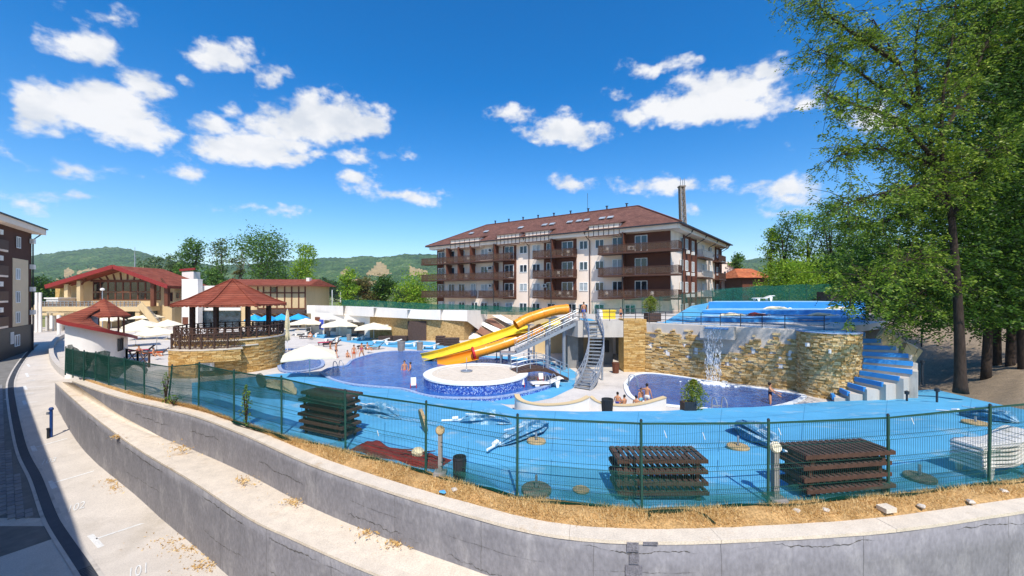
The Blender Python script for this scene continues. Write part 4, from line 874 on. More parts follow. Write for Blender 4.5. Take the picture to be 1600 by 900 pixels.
# curved white building with the sweeping red lean-to roof
def curved_bar():
    o = thing('curved_bar', 'curved white bar building under a sweeping red roof by the fence', 'building', (-38.5, 36, ZP))
    pts = bez([D(101,34.0), D(128,34.2), D(160,35.2), D(186,37), D(200,40)], 8); zt = [interp(pxof(p), [(101,498),(135,508),(160,516),(200,527)]) for p in pts]; zt = [H-(y-HZ)/F*p.y for y, p in zip(zt, pts)]
    bk = offs(pts, -2.2)
    mb = MB(); mb.strip([(p.x,p.y,ZP-.6) for p in pts], [(p.x,p.y,z) for p, z in zip(pts, zt)]); mb.strip([(p.x,p.y,ZP-.6) for p in bk], [(p.x,p.y,z+.2) for p, z in zip(bk, zt)])
    for k in (0, -1): mb.add([(pts[k].x,pts[k].y,ZP-.6),(bk[k].x,bk[k].y,ZP-.6),(bk[k].x,bk[k].y,zt[k]+.2),(pts[k].x,pts[k].y,zt[k])], [(0,1,2,3)])
    mb.build('wall', 'plaster_white', o, smooth=50)
    fo = offs(pts, .7); ends = .0
    A = [(p.x,p.y,z+.02) for p, z in zip(fo, zt)]; B = [(p.x,p.y,z+1.0) for p, z in zip(offs(pts,-2.4), zt)]; A_ = [(x,y,z-.22) for x, y, z in A]; B_ = [(x,y,z-.22) for x, y, z in B]
    mb = MB(); mb.grid([A, B, B_, A_, A]); r = mb.build('roof', 'roof_red', o)
    mb = MB(); mb.strip([(p.x,p.y,z-.26) for p, z in zip(offs(pts,.72), zt)], [(p.x,p.y,z+.06) for p, z in zip(offs(pts,.72), zt)]); mb.build('fascia', 'red_fascia', r)
    for i in (23, 25):
        p, q = pts[i], pts[i+1]; dd = (q-p); m = fr((p.x, p.y, 0), dd); window(o, m, 0, dd.length*1.4, -.4, .75, .02, 1, 'steel_dark', 'glass_dark', .06, side=-1)
    # small pavilion roof behind
    c = D(162, 40); o2 = thing('bar_pavilion', 'small pavilion with red pyramid roof behind the curved bar', 'pavilion', (c.x, c.y, ZP))
    za, ze = H-(466-HZ)/F*40, H-(493-HZ)/F*40; r_ = 1.95; cs = [(c.x+r_*math.cos(a)*1.05, c.y+r_*math.sin(a)*1.05, ze) for a in [R(30+60*k) for k in range(6)]]
    mb = MB(); mb.add(cs+[(c.x, c.y, za)]+[(x, y, z-.14) for x, y, z in cs], [(i, (i+1) % 6, 6) for i in range(6)]+[(i, (i+1) % 6, 7+(i+1) % 6, 7+i) for i in range(6)]+[tuple(range(12, 6, -1))]); mb.build('roof', 'roof_red', o2)
    for k in range(6): a = R(30+60*k); MB().tube([(c.x+1.5*math.cos(a), c.y+1.5*math.sin(a), ZP), (c.x+1.5*math.cos(a), c.y+1.5*math.sin(a), ze)], .08, 6).build('post', 'wood_brown', o2)
    MB().lathe([(1.3,ZP),(1.3,ZP+1.1),(1.45,ZP+1.1),(1.45,ZP+1.18),(0,ZP+1.18)], (c.x,c.y,0), 6).build('counter', 'wood_brown', o2)
curved_bar()
# round pavilion on its stone drum
def pavilion():
    c = Vector((-25.8, 36.6, 0)); be = math.atan2(-c.y, -c.x); zd = 1.13; rd = 4.2
    o = thing('round_pavilion', 'large red roofed pavilion with dark railings on a round stone drum', 'pavilion', (c.x, c.y, ZP))
    mb = MB(); mb.lathe([(rd-.12,ZP-.1),(rd-.12,zd-.02),(0,zd-.02)], (c.x,c.y,0), 40); mb.build('drum_core', 'stone_ochre', o)
    mb = MB(); r_ = random.Random(4); z = ZP
    while z < zd-.16:
        h = r_.uniform(.07,.15); a = be-1.75
        while a < be+1.75:
            w = r_.uniform(.25,.7)/rd; out = r_.uniform(.0,.06)
            am = a+w/2; mb.box((c.x+(rd-.08+out/2)*math.cos(am), c.y+(rd-.08+out/2)*math.sin(am), z+h/2), (.12+out, (w-.012/rd*2)*rd, h-.012), am); a += w
        z += h
    mb.build('stone_cladding', 'ledge_ochre', o, kind='stuff', recalc=False)
    for z in (zd-.12, zd-.62):
        mb = MB(); mb.lathe([(rd-.05,z),(rd+.08,z),(rd+.08,z+.11),(rd-.05,z+.11)], (c.x,c.y,0), 40, be-1.7, be+(.45 if z < zd-.3 else 1.7)); mb.build('stone_band', 'cap_stone', o)
    # lower terrace bulging out towards the fence, with the niche of the cooling unit under it
    a0, a1 = be-1.0, be+.12; ra = 4.95; zl = zd-.75
    def ring(mb, r0, r1, za, zb_, p, q, n=14):
        mb.lathe([(r0,za),(r1,za),(r1,zb_),(r0,zb_),(r0,za)], (c.x,c.y,0), n, p, q)
        for a in (p, q): mb.add([(c.x+r*math.cos(a), c.y+r*math.sin(a), zz) for r, zz in ((r0,za),(r1,za),(r1,zb_),(r0,zb_))], [(0,1,2,3)])
    lt = MB(); ring(lt, rd-.2, ra, zl-.95, zl, a0, a1); ring(lt, rd-.2, ra, ZP-.05, zl-.95, a0, a0+.5); lt_o = lt.build('lower_terrace', 'stone_ochre', o)
    mb = MB(); z = ZP
    while z < zl-.05:
        h = r_.uniform(.07,.14); a = a0; end = a1 if z > zl-.95 else a0+.5
        while a < end-.02:
            w = min(r_.uniform(.25,.7)/ra, end-a); am = a+w/2; out = r_.uniform(0,.05); mb.box((c.x+(ra+out/2)*math.cos(am), c.y+(ra+out/2)*math.sin(am), z+h/2), (.08+out, (w-.004)*ra, h-.012), am); a += w
        z += h
    mb.build('stone_cladding', 'ledge_ochre', lt_o, kind='stuff', recalc=False)
    mb = MB(); ring(mb, rd-.3, ra+.1, zl+.002, zl+.1, a0-.02, a1+.02); mb.build('stone_band', 'cap_stone', lt_o)
    am = a0+.62; p = Vector((c.x+(rd+.28)*math.cos(am), c.y+(rd+.28)*math.sin(am), zl-1.35)); ac = MB().box(p, (.35,.85,.65), am).build('air_conditioner', 'white_plastic', o)
    mb = MB(); q = p+Vector((math.cos(am),math.sin(am),0))*.18
    for k in range(7): mb.box(q+Vector((0,0,-.24+k*.08)), (.03,.5,.02), am)
    mb.build('grille', 'steel_dark', ac)
    # railings with crossed timbers
    def rail(r, zb_, p, q, n, h=1.0, name='railing'):
        P = [Vector((c.x+r*math.cos(lerp(p,q,k/n)), c.y+r*math.sin(lerp(p,q,k/n)), zb_)) for k in range(n+1)]; up = Vector((0,0,1)); rp = None
        for k in range(n):
            mb = MB(); a, b = P[k], P[k+1]
            mb.beam(a+up*(h-.03), b+up*(h-.03), .13, .08); mb.beam(a+up*(h-.25), b+up*(h-.25), .05, .05); mb.beam(a+up*.12, b+up*.12, .06, .06); mb.beam(a, a+up*h, .11)
            m_ = a.lerp(b, .5); mb.beam(a+up*.14, m_+up*(h-.26), .045); mb.beam(m_+up*.14, a+up*(h-.26), .045); mb.beam(m_+up*.12, m_+up*(h-.05), .05); mb.beam(b+up*.14, m_+up*(h-.26), .045); mb.beam(m_+up*.14, b+up*(h-.26), .045)
            mb.build('railing_panel', 'wood_dark', o)
    rail(rd-.1, zd, be-1.55, be+4.7, 22); rail(ra-.12, zl+.1, a0+.02, a1, 6, 1.25)
    # posts, roof, table bar
    ze, za = 4.05, 6.25
    for k in range(8):
        a = be+R(22.5+45*k); b0 = Vector((c.x+3.1*math.cos(a), c.y+3.1*math.sin(a), zd)); MB().tube([b0, b0+Vector((0,0,ze-zd+.15))], .15, 10).build('post', 'wood_dark', o)
    rr = 4.55; cs = []; mid = []; pts = []
    vs = []; fs = []; rings = [(rr, ze), (rr*.72, ze+.48), (rr*.4, ze+1.25), (.12, za)]
    for (r0, z0) in rings: vs += [(c.x+r0*math.cos(be+R(22.5+45*k)), c.y+r0*math.sin(be+R(22.5+45*k)), z0) for k in range(8)]
    for i in range(3): fs += [(i*8+k, i*8+(k+1) % 8, (i+1)*8+(k+1) % 8, (i+1)*8+k) for k in range(8)]
    fs.append(tuple(range(24,32))); n0 = len(vs); vs += [(x, y, z-.12) for x, y, z in vs[:8]]+[(c.x, c.y, za-.35)]
    fs += [(k, (k+1) % 8, n0+(k+1) % 8, n0+k) for k in range(8)]+[(n0+k, n0+(k+1) % 8, n0+8) for k in range(8)]
    mb = MB(); mb.add(vs, fs); rf = mb.build('roof', 'roof_red', o)
    mb = MB()
    for k in range(8): mb.beam(Vector(vs[k])+Vector((0,0,.03)), Vector(vs[8+k])+Vector((0,0,.04)), .22, .06); mb.beam(Vector(vs[8+k])+Vector((0,0,.04)), Vector(vs[16+k])+Vector((0,0,.04)), .2, .06); mb.beam(Vector(vs[16+k])+Vector((0,0,.04)), Vector(vs[24+k])+Vector((0,0,.04)), .18, .06)
    mb.build('hip_shingles', 'roof_red', rf)
    mb = MB()                            # ragged shingle edge
    for k in range(8):
        a, b = Vector(vs[k]), Vector(vs[(k+1) % 8])
        for i in range(16): p = a.lerp(b, (i+.5)/16); mb.box(p+Vector((0,0,-.1-(.05 if i % 2 else 0))), (.03, (b-a).length/16*.96, .12), math.atan2(b.y-a.y, b.x-a.x)+math.pi/2)
    mb.build('eave_shingles', 'roof_red', rf)
    mb = MB()
    for k in range(8): a = be+R(22.5+45*k); mb.beam((c.x+rr*.97*math.cos(a), c.y+rr*.97*math.sin(a), ze-.2), (c.x, c.y, za-.45), .12, .16)
    mb.build('rafters', 'wood_dark', rf)
    for k in range(5):
        a = be+R(-100+50*k); p = Vector((c.x+1.9*math.cos(a), c.y+1.9*math.sin(a), zd)); t = thing('cafe_table', ['first','second','third','fourth','fifth'][k]+' dark table from the left under the red pavilion roof', 'table', tuple(p), 'tables in the round pavilion')
        MB().box(p+Vector((0,0,.74)), (.85,.85,.05), a).build('table_top', 'wood_dark', t); MB().tube([p, p+Vector((0,0,.72))], .05, 8).build('pedestal', 'steel_dark', t)
pavilion()
# long service building with zigzag white parapet
def service():
    pl = [(479.5,67.5,477,489.5),(492,67.9,477,490),(536,62.5,478,492.5),(537,63.4,478,492.5),(583.6,58.2,481,495),(585,59.1,481,495),(636,55.8,484,497.5),(638,56.6,484,497.5),(688,56,484,500),(690,56.8,484,500),(730,56.2,484.5,502)]
    o = thing('service_building', 'long low changing room building with zigzag white parapet behind the pool', 'building', (-16, 60, ZP))
    ps = [D(a, b) for a, b, c, d in pl]; zt = [H-(p[2]-HZ)/F*p[1] for p in pl]; zb = [H-(p[3]-HZ)/F*p[1] for p in pl]; bk = [p+Vector((2.5,6,0)) for p in ps]
    mb = MB(); A = [(p.x,p.y,z) for p, z in zip(ps, zb)]; B = [(p.x,p.y,z) for p, z in zip(ps, zt)]; Bk = [(p.x,p.y,z-.3) for p, z in zip(bk, zt)]
    mb.grid([A, B, Bk]); mb.strip(A, [(p.x*.985,p.y+.9,z) for p, z in zip(ps, zb)]); mb.add([A[-1],B[-1],Bk[-1],(bk[-1].x,bk[-1].y,ZP)], [(0,1,2,3)]); mb.build('parapet', 'plaster_white', o)
    w = [D(a, b+.9) for a, b in ((486,66.4),(536,62.2),(578,59.4))]; w2 = [w[-1], D(640,56.9), D(725,56.9)]
    mb = MB(); mb.strip([(p.x,p.y,ZP) for p in w], [(p.x,p.y,1.75) for p in w]); mb.build('white_wall', 'plaster_white', o)
    mb = MB(); mb.strip([(p.x,p.y,ZP) for p in w2], [(p.x,p.y,1.75) for p in w2]); e = w2[-1]; mb.add([(e.x,e.y,ZP),(e.x+2.5,e.y+6,ZP),(e.x+2.5,e.y+6,1.75),(e.x,e.y,1.75)], [(0,1,2,3)]); mb.build('stone_wall', 'stone_sand', o)
    def on(px, w_, z0, z1, nm, mat, line):
        t = (px-800)/F
        for a, b in zip(line, line[1:]):
            if pxof(a) <= px <= pxof(b)+.01:
                k = (px-pxof(a))/(pxof(b)-pxof(a)); p = a.lerp(b, k); d = (b-a).normalized(); m = fr((p.x,p.y,0), d); mb = MB(m); mb.lim(-w_/2, w_/2, -.12, -.003, z0, z1); q = mb.build(nm, mat, o); return m, q
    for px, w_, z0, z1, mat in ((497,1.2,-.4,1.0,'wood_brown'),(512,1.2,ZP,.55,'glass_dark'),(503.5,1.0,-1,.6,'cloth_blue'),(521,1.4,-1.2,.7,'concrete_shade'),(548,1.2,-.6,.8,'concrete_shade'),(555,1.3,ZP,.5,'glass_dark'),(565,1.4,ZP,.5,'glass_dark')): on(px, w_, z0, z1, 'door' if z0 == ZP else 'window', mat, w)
    m, g = on(652, 2.6, ZP, 1.0, 'gate', 'wood_red', w2)
    for k in range(9): mb = MB(m); x = -1.2+k*.3; mb.lim(x-.13, x+.13, -.16, -.122, ZP+.05, .95); mb.build('gate_board', 'wood_red', g)
    for px in (595,600,606): on(px, .5, .2, .32, 'lamp', 'white_paint', w2)
service()
# striped paved slope behind the slides
mb = MB(); q = [G(731,531,ZP), G(838,533,ZP), PY(905,500,60), PY(905,487,64), PY(735,487,62.5)]; mb.poly([Vector(p) for p in (G(731,531,ZP), G(900,536,ZP), PY(900,488,64), PY(733,487,64))]); sl_o = structure('paved_slope', mb, 'slope_paving')
def on_slope(px, py):
    a, b, c = G(731,531,ZP), G(900,536,ZP), PY(733,487,64); n = (b-a).cross(c-a).normalized(); dr_ = Vector(((px-800)/F, 1, -(py-HZ)/F)); o_ = Vector((0,0,H)); t = (a-o_).dot(n)/dr_.dot(n); return o_+dr_*t+n*(.05 if n.y < 0 else -.05)
for poly, mt in (([(769,493),(782,492),(806,505),(797,508)],'plaster_white'),([(747,505),(757,504),(787,517),(775,521)],'plaster_white'),([(729,516),(738,520),(757,528),(733,530)],'plaster_white'),([(757,500),(768,497),(790,512),(780,514)],'slope_brown'),([(735,513),(746,508),(770,521),(757,526)],'slope_brown')):
    MB().poly([on_slope(*p) for p in poly]).build('paving_stripe', mt, sl_o)
# lattice mast behind the roof
def mast():
    Y = 98.0; px0, px1 = 1069, 1065; zb, zt = 0, H+165/F*Y; o = thing('lattice_mast', 'tall lattice aerial mast rising behind the brown roof', 'mast', (*D(1070, Y)[:2], zb)); mb = MB()
    def cor(t):
        x = lerp((px0-800)/F*Y+.5, (px1-800)/F*Y, t); w = lerp(.8, .5, t); z = lerp(zb, zt, t); return [Vector((x+a*w, Y+b*w, z)) for a, b in ((-1,-1),(1,-1),(1,1),(-1,1))]
    n = 22; cs = [cor(k/n) for k in range(n+1)]
    for k in range(n):
        for i in range(4): mb.beam(cs[k][i], cs[k+1][i], .22); mb.beam(cs[k][i], cs[k+1][(i+1) % 4], .13); mb.beam(cs[k][(i+1) % 4], cs[k+1][i], .13); mb.beam(cs[k+1][i], cs[k+1][(i+1) % 4], .13)
    mb.build('lattice', 'antenna_steel', o); t = cs[-1]
    mb = MB(); mb.box((t[0]+t[2])/2+Vector((0,0,.2)), (1.5,1.5,.3)); mb.build('platform', 'antenna_steel', o)
    for k in range(3): p = t[k]; MB().tube([p, p+Vector((0,0,2.2))], .09, 6).build('antenna', 'steel', o)
    for z in (8, 13, 19): p = cor(z/zt)[1]; MB().box(p+Vector((.35,0,0)), (.4,.5,1.6)).build('antenna_panel', 'white_plastic', o)
mast()
h = shed('distant_house', 'small far house with orange tiled roof right of the apartment building', 'house', 1160, 1200, 436, 85, 8, 'wood_brown', 0)
Y = 85; x0, x1 = (1150-800)/F*Y, (1206-800)/F*Y; ze, za = H-(434-HZ)/F*Y, H-(418-HZ)/F*Y
MB().add([(x0,Y-1,ze),(x1,Y-1,ze),(x1-2,Y+4,za),(x0+2,Y+4,za),(x0,Y+9,ze),(x1,Y+9,ze)], [(0,1,2,3),(3,2,5,4),(1,5,2),(0,3,4),(0,4,5,1)]).build('tiled_roof', 'roof_orange', h)
h = shed('distant_house', 'far pale two storey house beside the right end of the apartment building', 'house', 1128, 1146, 411, 92, 8, 'hotel_cream', 0)
for k in range(3): MB().lim((1131+k*5-800)/F*92, (1134+k*5-800)/F*92, 91.9, 91.997, 8.6, 10).build('window', 'glass', h)
# ------------------------------------------------------------------ pools, island, slides
def pool(name, label, pts, zw, wm, rimw=.28, wallm='mosaic', capm='white_paint', skip=None):
    P = bez([G(a, b, zw) for a, b in pts]+[G(*pts[0], zw)], 5)[:-1]; n = len(P); c = sum(P, Vector())/n
    o = thing(name, label, 'pool', (c.x, c.y, ZP))
    ar = sum(P[i].x*P[(i+1) % n].y-P[(i+1) % n].x*P[i].y for i in range(n))
    sg = 1 if ar > 0 else -1; out = []
    for i in range(n):
        q = P[(i+1) % n]-P[i-1]; q.z = 0; q.normalize(); out.append(P[i]+Vector((q.y,-q.x,0))*sg*rimw)
    mb = MB(); mb.poly([(p.x,p.y,zw) for p in P]); mb.build('water', wm, o)
    A = [(p.x,p.y,zw-.06) for p in P]; B = [(p.x,p.y,zw+.05) for p in P]; C_ = [(p.x,p.y,zw+.05) for p in out]
    mb = MB(); mb.grid([A+[A[0]], B+[B[0]], C_+[C_[0]], [(p.x,p.y,zw-.03) for p in out]+[(out[0].x,out[0].y,zw-.03)]]); mb.build('coping', capm, o)
    mb = MB(); o2 = [p.lerp(q, .06) for p, q in zip(out, P)]; mb.strip([(p.x,p.y,ZP-.02) for p in o2]+[(o2[0].x,o2[0].y,ZP-.02)], [(p.x,p.y,zw-.03) for p in o2]+[(o2[0].x,o2[0].y,zw-.03)]); mb.build('pool_wall', wallm, o)
    return o
M('coping_blue', srgb('#7d93bb'), .6, .2, 8, c2=srgb('#b3bfd4'))
M('coping_pink', srgb('#cdb9b6'), .7, .1, 4)
bp_ = pool('swimming_pool', 'large dark blue mosaic pool around the round island', [(504,582),(523,593),(554,600),(595,604),(630,607),(662,616),(690,620),(720,621),(773,620),(818,612),(851,603),(866,594),(870,585),(856,574),(812,565),(757,559),(700,550),(655,549),(615,549),(585,553),(554,562),(543,571),(521,574)], ZW, 'pool_water', .25, 'mosaic', 'coping_blue')
pool('swimming_pool', 'dark blue pool under the stone waterfall wall', [(981,600),(983,610),(990,620),(1005,627),(1040,632),(1080,636),(1140,640),(1195,637),(1235,628),(1252,619),(1240,616),(1190,608),(1130,600),(1075,591),(1030,585),(1008,584),(992,588)], ZP+.05, 'pool_water_deep', .3, 'mosaic', 'white_paint')
pool('paddling_pool', 'small raised mosaic paddling pool right of the round pavilion', [(440,560),(440,575),(452,580),(480,578),(500,572),(498,562),(470,552),(452,545),(444,550)], ZP+.1, 'pool_water', .3, 'mosaic', 'coping_blue')
def island():
    c = Vector((-2.66, 29.5, 0)); zt = -.86; r = 3.8
    o = thing('island', 'round white rimmed island with mosaic sides in the big pool', 'pool island', (c.x, c.y, ZP))
    MB().lathe([(r,ZP),(r,zt-.12)], c, 56).build('side_wall', 'mosaic', o, smooth='all')
    MB().lathe([(r+.06,zt-.14),(r+.06,zt-.02),(r+.02,zt),(r-.95,zt),(r-.95,zt-.06)], c, 56).build('rim', 'white_paint', o, smooth=40)
    MB().lathe([(r-.94,zt-.03),(0,zt-.02)], c, 40).build('floor', 'cap_stone', o)
    MB().lathe([(r-.55,zt+.006),(r-.94,zt+.006),(r-.94,zt+.001)], c, 56).build('inner_ring', 'cap_stone', o)
    p = c+Vector((-.75,.3,zt)); f = MB(); f.tube([p, p+Vector((0,0,1.0))], .03, 6); f.lathe([(.45,0),(.45,.06),(.1,.1),(.05,.16)], p, 14); f.build('fountain_pipe', 'steel', o)
    # small arched footbridge
    b = thing('footbridge', 'small arched wooden footbridge with metal rails at the island', 'bridge', (1.2, 30.3, ZP))
    a0, a1 = Vector((.15, 29.7, zt+.05)), Vector((4.1, 31.0, ZP+.3)); k = 16; d = (a1-a0); d.z = 0; d.normalize(); n = Vector((-d.y, d.x, 0))
    def at(t): p = a0.lerp(a1, t); p.z += .5*math.sin(math.pi*min(1, t*1.05)); return p
    for i in range(k): t = (i+.5)/k; p = at(t); q = at(t+.02)-at(t-.02); MB().box(p, ((a1-a0).length/k*.9, 1.5, .07), math.atan2(d.y, d.x), tilt=Matrix.Rotation(-math.atan2(q.z, math.hypot(q.x, q.y)), 3, 'Y')).build('plank', 'wood_red', b)
    for s in (-.7,.7):
        mb = MB(); pp = [at(i/12)+n*s+Vector((0,0,-.12)) for i in range(13)]
        for i in range(12): mb.beam(pp[i], pp[i+1], .1, .18)
        mb.build('stringer', 'wood_dark', b)
        mb = MB()
        for h in (1.0, .7, .4): mb.tube([at(i/12)+n*s+Vector((0,0,h)) for i in range(13)], .025, 5)
        for i in (0,3,6,9,12): q = at(i/12)+n*s; mb.tube([q, q+Vector((0,0,1.0))], .03, 5)
        mb.build('handrail', 'steel', b)
island()
def slides():
    def path(pp, n=10): return bez([PY(*p) for p in pp], n)
    def trough(mb, pts, w, dpt, t=.05, n=10, ang=(R(232), R(398)), flat=1.0):
        rows = []; k = len(pts)
        for i, p in enumerate(pts):
            d = (pts[min(i+1,k-1)]-pts[max(i-1,0)]).normalized(); s = d.cross(Vector((0,0,1))).normalized(); u = s.cross(d); ro = []; ri = []
            for j in range(n+1): a = lerp(*ang, j/n); ro.append(p+s*(math.cos(a)*w)+u*(math.sin(a)*dpt)); ri.append(p+s*(math.cos(a)*(w-t))+u*(math.sin(a)*(dpt-t)))
            rows.append(ro+ri[::-1]+[ro[0]])
        mb.grid(rows); mb.add(rows[0][:-1], [tuple(range(len(rows[0])-1))]); mb.add(rows[-1][:-1], [tuple(range(len(rows[-1])-1))])
    def rings(mb, pts, r, every):
        for i in range(2, len(pts)-1, every):
            d = (pts[i+1]-pts[i-1]).normalized(); mb.tube([pts[i]-d*.04, pts[i]+d*.04], r, 16)
    A = thing('water_slide', 'water slide with orange tube above running into a wide yellow chute', 'water slide', tuple(PY(850,560,36.5)))
    pa = path([(889,483,36.4),(868,485,36.5),(845,491,36.4),(822,499,36),(806,508,35.6)]); mb = MB(); mb.tube(pa, .46, 16, cap=False); mb.tube(pa[::-1], .42, 16, cap=False); mb.build('tube', 'orange_fibre', A, smooth='all', recalc=False)
    mb = MB(); rings(mb, pa, .5, 8); mb.build('tube_flange', 'orange_fibre', A)
    py = path([(830,509,36.8),(806,513,36.4),(780,522,36.8),(745,534,37.3),(700,547,38.2),(668,555.5,39.2),(650,559,39.8)]); mb = MB(); trough(mb, py, .95, .55); mb.build('chute', 'yellow_fibre', A, smooth=60)
    B = thing('water_slide', 'lower water slide with yellow start, orange tube and open orange end', 'water slide', tuple(PY(780,565,36.6)))
    pb = path([(886,498,37.8),(862,506,37.6),(838,516,37.3)]); mb = MB(); trough(mb, pb, .7, .45); mb.build('chute', 'yellow_fibre', B, smooth=60)
    pc = path([(846,513,37.3),(830,521,36.8),(795,535,36.2),(765,545,35.9),(740,552,35.6)]); mb = MB(); mb.tube(pc, .48, 16, cap=False); mb.tube(pc[::-1], .44, 16, cap=False); mb.build('tube', 'orange_fibre', B, smooth='all', recalc=False)
    mb = MB(); rings(mb, pc, .52, 10); mb.build('tube_flange', 'orange_fibre', B)
    p = pc[-1]; d = (pc[-1]-pc[-2]).normalized(); mb = MB(); mb.tube([p-d*.1, p+d*.08], [.6,.58], 18, cap=False); mb.build('tube_mouth', 'red_plastic', B)
    pd = path([(746,552,35.6),(725,557,35.6),(698,563,35.9),(676,566.5,36.4)]); mb = MB(); trough(mb, pd, .85, .6); mb.build('end_chute', 'orange_fibre', B, smooth=60)
    for pp, idx in ((py, (14,30,44)), (pa, (14,28)), (pc, (8,24))):
        for i in idx:
            q = pp[min(i, len(pp)-1)]; par = B if pp is pc else A; mb = MB(); mb.tube([(q.x, q.y, ZP), (q.x, q.y, q.z-.55)], .09, 8); mb.beam((q.x-.5, q.y, q.z-.6), (q.x+.5, q.y, q.z-.6), .1); mb.build('support', 'steel', par)
    # steel stair climbing to the slides
    s = thing('steel_stair', 'straight grey steel stair with railings climbing to the slide platform', 'stair', tuple(PY(810,560,34.6)))
    a, b = PY(806,549,34.4), PY(902,503,35.2); a.z += 0; k = 20; d = (b-a).normalized(); hd = Vector((d.x, d.y, 0)).normalized(); n = Vector((-hd.y, hd.x, 0))
    for i in range(k): MB().box(a.lerp(b, (i+.5)/k), (.3, .95, .05), math.atan2(hd.y, hd.x)).build('tread', 'steel', s)
    for e in (-.5,.5):
        MB().beam(a+n*e, b+n*e, .08, .28).build('stringer', 'steel', s); mb = MB(); up = Vector((0,0,1))
        for h in (.5, 1.0): mb.tube([a+n*e+up*h, b+n*e+up*h], .03, 6)
        for i in range(13): q = a.lerp(b, i/12)+n*e; mb.tube([q, q+up], .025, 5)
        mb.build('handrail', 'steel', s)
    for t in (.5,.78): q = a.lerp(b, t); MB().tube([(q.x, q.y, ZP), (q.x, q.y, q.z+.6)], .16, 8).build('post', 'steel', s)
    MB().lim(a.x-1.3, a.x+.1, a.y-.6, a.y+.6, a.z-.2, a.z-.05).build('landing', 'steel', s)
    q = a+Vector((-.6,0,0)); MB().tube([(q.x,q.y,ZP),(q.x,q.y,q.z-.1)], .1, 8).build('post', 'steel', s)
slides()
ZPL = 2.6
def platform():
    Y0 = 34.3; gx = lambda px: (px-800)/F*Y0; o = thing('slide_platform', 'raised concrete platform with dark undercroft above the slides and stone pillar', 'platform', (gx(930), Y0, ZP))
    zb = H-(527-HZ)/F*Y0
    mb = MB(); mb.prism([(gx(886), Y0+2.2), (gx(903), Y0), (gx(974), Y0), (gx(974)+.8, Y0+6), (gx(974)+.8, 46), (gx(886)-.4, 46)], zb, ZPL); mb.build('deck_slab', 'concrete', o)
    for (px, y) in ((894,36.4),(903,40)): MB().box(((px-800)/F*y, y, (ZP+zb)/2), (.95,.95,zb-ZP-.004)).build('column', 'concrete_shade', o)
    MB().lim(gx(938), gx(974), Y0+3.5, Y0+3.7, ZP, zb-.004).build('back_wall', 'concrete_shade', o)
    MB().lim(gx(942), gx(966), Y0+3.2, Y0+3.45, -.6, .5).build('undercroft_shade', 'dark_plastic', o)  # dark slab in place of the shade inside the undercroft
    MB().lim(gx(912), gx(930), Y0-.02, Y0+2.4, ZPL+.004, ZPL+.05).build('blue_mat', 'blue_paint', o)
    # curved beige retaining wall behind the columns
    mb = MB(); pts = bez([D(832,44), D(870,45), D(900,44.5), D(940,43)], 6); mb.strip([(p.x,p.y,ZP) for p in pts], [(p.x,p.y,ZPL-.2) for p in pts]); mb.build('rear_wall', 'plaster_cream', o)
    # stone pillar
    pl = thing('stone_pillar', 'ochre stone pillar between the undercroft and the waterfall wall', 'pillar', (gx(990), Y0, ZP)); r_ = random.Random(9)
    x0, x1 = gx(974)+.01, gx(1010); zt = H-(499-HZ)/F*Y0
    MB().lim(x0, x1, Y0, Y0+1.6, ZP, zt).build('core', 'stone_ochre', pl); mb = MB(); z = ZP
    while z < zt-.05:
        h = min(r_.uniform(.08,.16), zt-z); x = x0
        while x < x1-.02: w = min(r_.uniform(.25,.7), x1-x); mb.box((x+w/2, Y0-.03, z+h/2), (w-.014, r_.uniform(.05,.12), h-.014)); x += w
        z += h
    mb.build('stone_cladding', 'ledge_ochre', pl, kind='stuff', recalc=False)
    # railings on the platform
    for nm, pts, lab in (('railing', [(886,36.5),(905,34.4),(912,34.4)], 'short dark railing at the left edge of the slide platform'), ('railing', [(931,34.4),(974,34.4),(1012,34.4)], 'dark pipe railing above the undercroft, left of the waterfall terrace')):
        ps = [D(a, b, ZPL) for a, b in pts]; r0 = thing('railing', lab, 'railing', tuple(ps[0])); up = Vector((0,0,1)); mb = MB()
        for h in (.35,.7,1.05):
            for a, b in zip(ps, ps[1:]): mb.tube([a+up*h, b+up*h], .025, 5)
        mb.build('rail', 'steel_dark', r0)
        for a, b in zip(ps, ps[1:]):
            k = max(1, int((b-a).length/1.0))
            for i in range(k): q = a.lerp(b, i/k); MB().tube([q, q+up*1.05], .03, 5).build('post', 'steel_dark', r0)
    # curved stair
    s = thing('steel_stair', 'curving grey steel stair from the pool pavement up to the blue mat', 'stair', tuple(D(913, 28.2, ZP)))
    cs = bez([D(922,34.4,ZPL), D(931,32.6,ZPL-1.25), D(931,30.8,ZPL-2.5), D(923,29.2,ZP+.75), D(910,28.0,ZP)], 5); k = 20
    full = bez(cs, 4); L_ = [0]
    for a, b in zip(full, full[1:]): L_.append(L_[-1]+(b-a).length)
    def at(t): return Vector([np.interp(t*L_[-1], L_, [p[i] for p in full]) for i in range(3)])
    for i in range(k): p = at((i+.5)/k); q = at(min(1,(i+.7)/k))-at((i+.3)/k); MB().box(p, (.3, 1.1, .06), math.atan2(q.y, q.x)).build('tread', 'steel', s)
    for e in (-.58,.58):
        L2 = []; 
        for i in range(41): p = at(i/40); q = at(min(1,i/40+.02))-at(max(0,i/40-.02)); q.z = 0; q.normalize(); L2.append(p+Vector((-q.y,q.x,0))*e)
        mb = MB()
        for a, b in zip(L2, L2[1:]): mb.beam(a, b, .06, .3)
        mb.build('stringer', 'steel', s); mb = MB(); up = Vector((0,0,1))
        for h in (.35,.7,1.0): mb.tube([p+up*h for p in L2], .03, 5)
        for p in L2[::3]: mb.tube([p, p+up], .022, 5)
        mb.build('handrail', 'steel', s)
    q = D(941, 31.0, ZP); MB().tube([q, q+Vector((0,0,2.6))], .08, 8).build('post', 'steel', s)
platform()
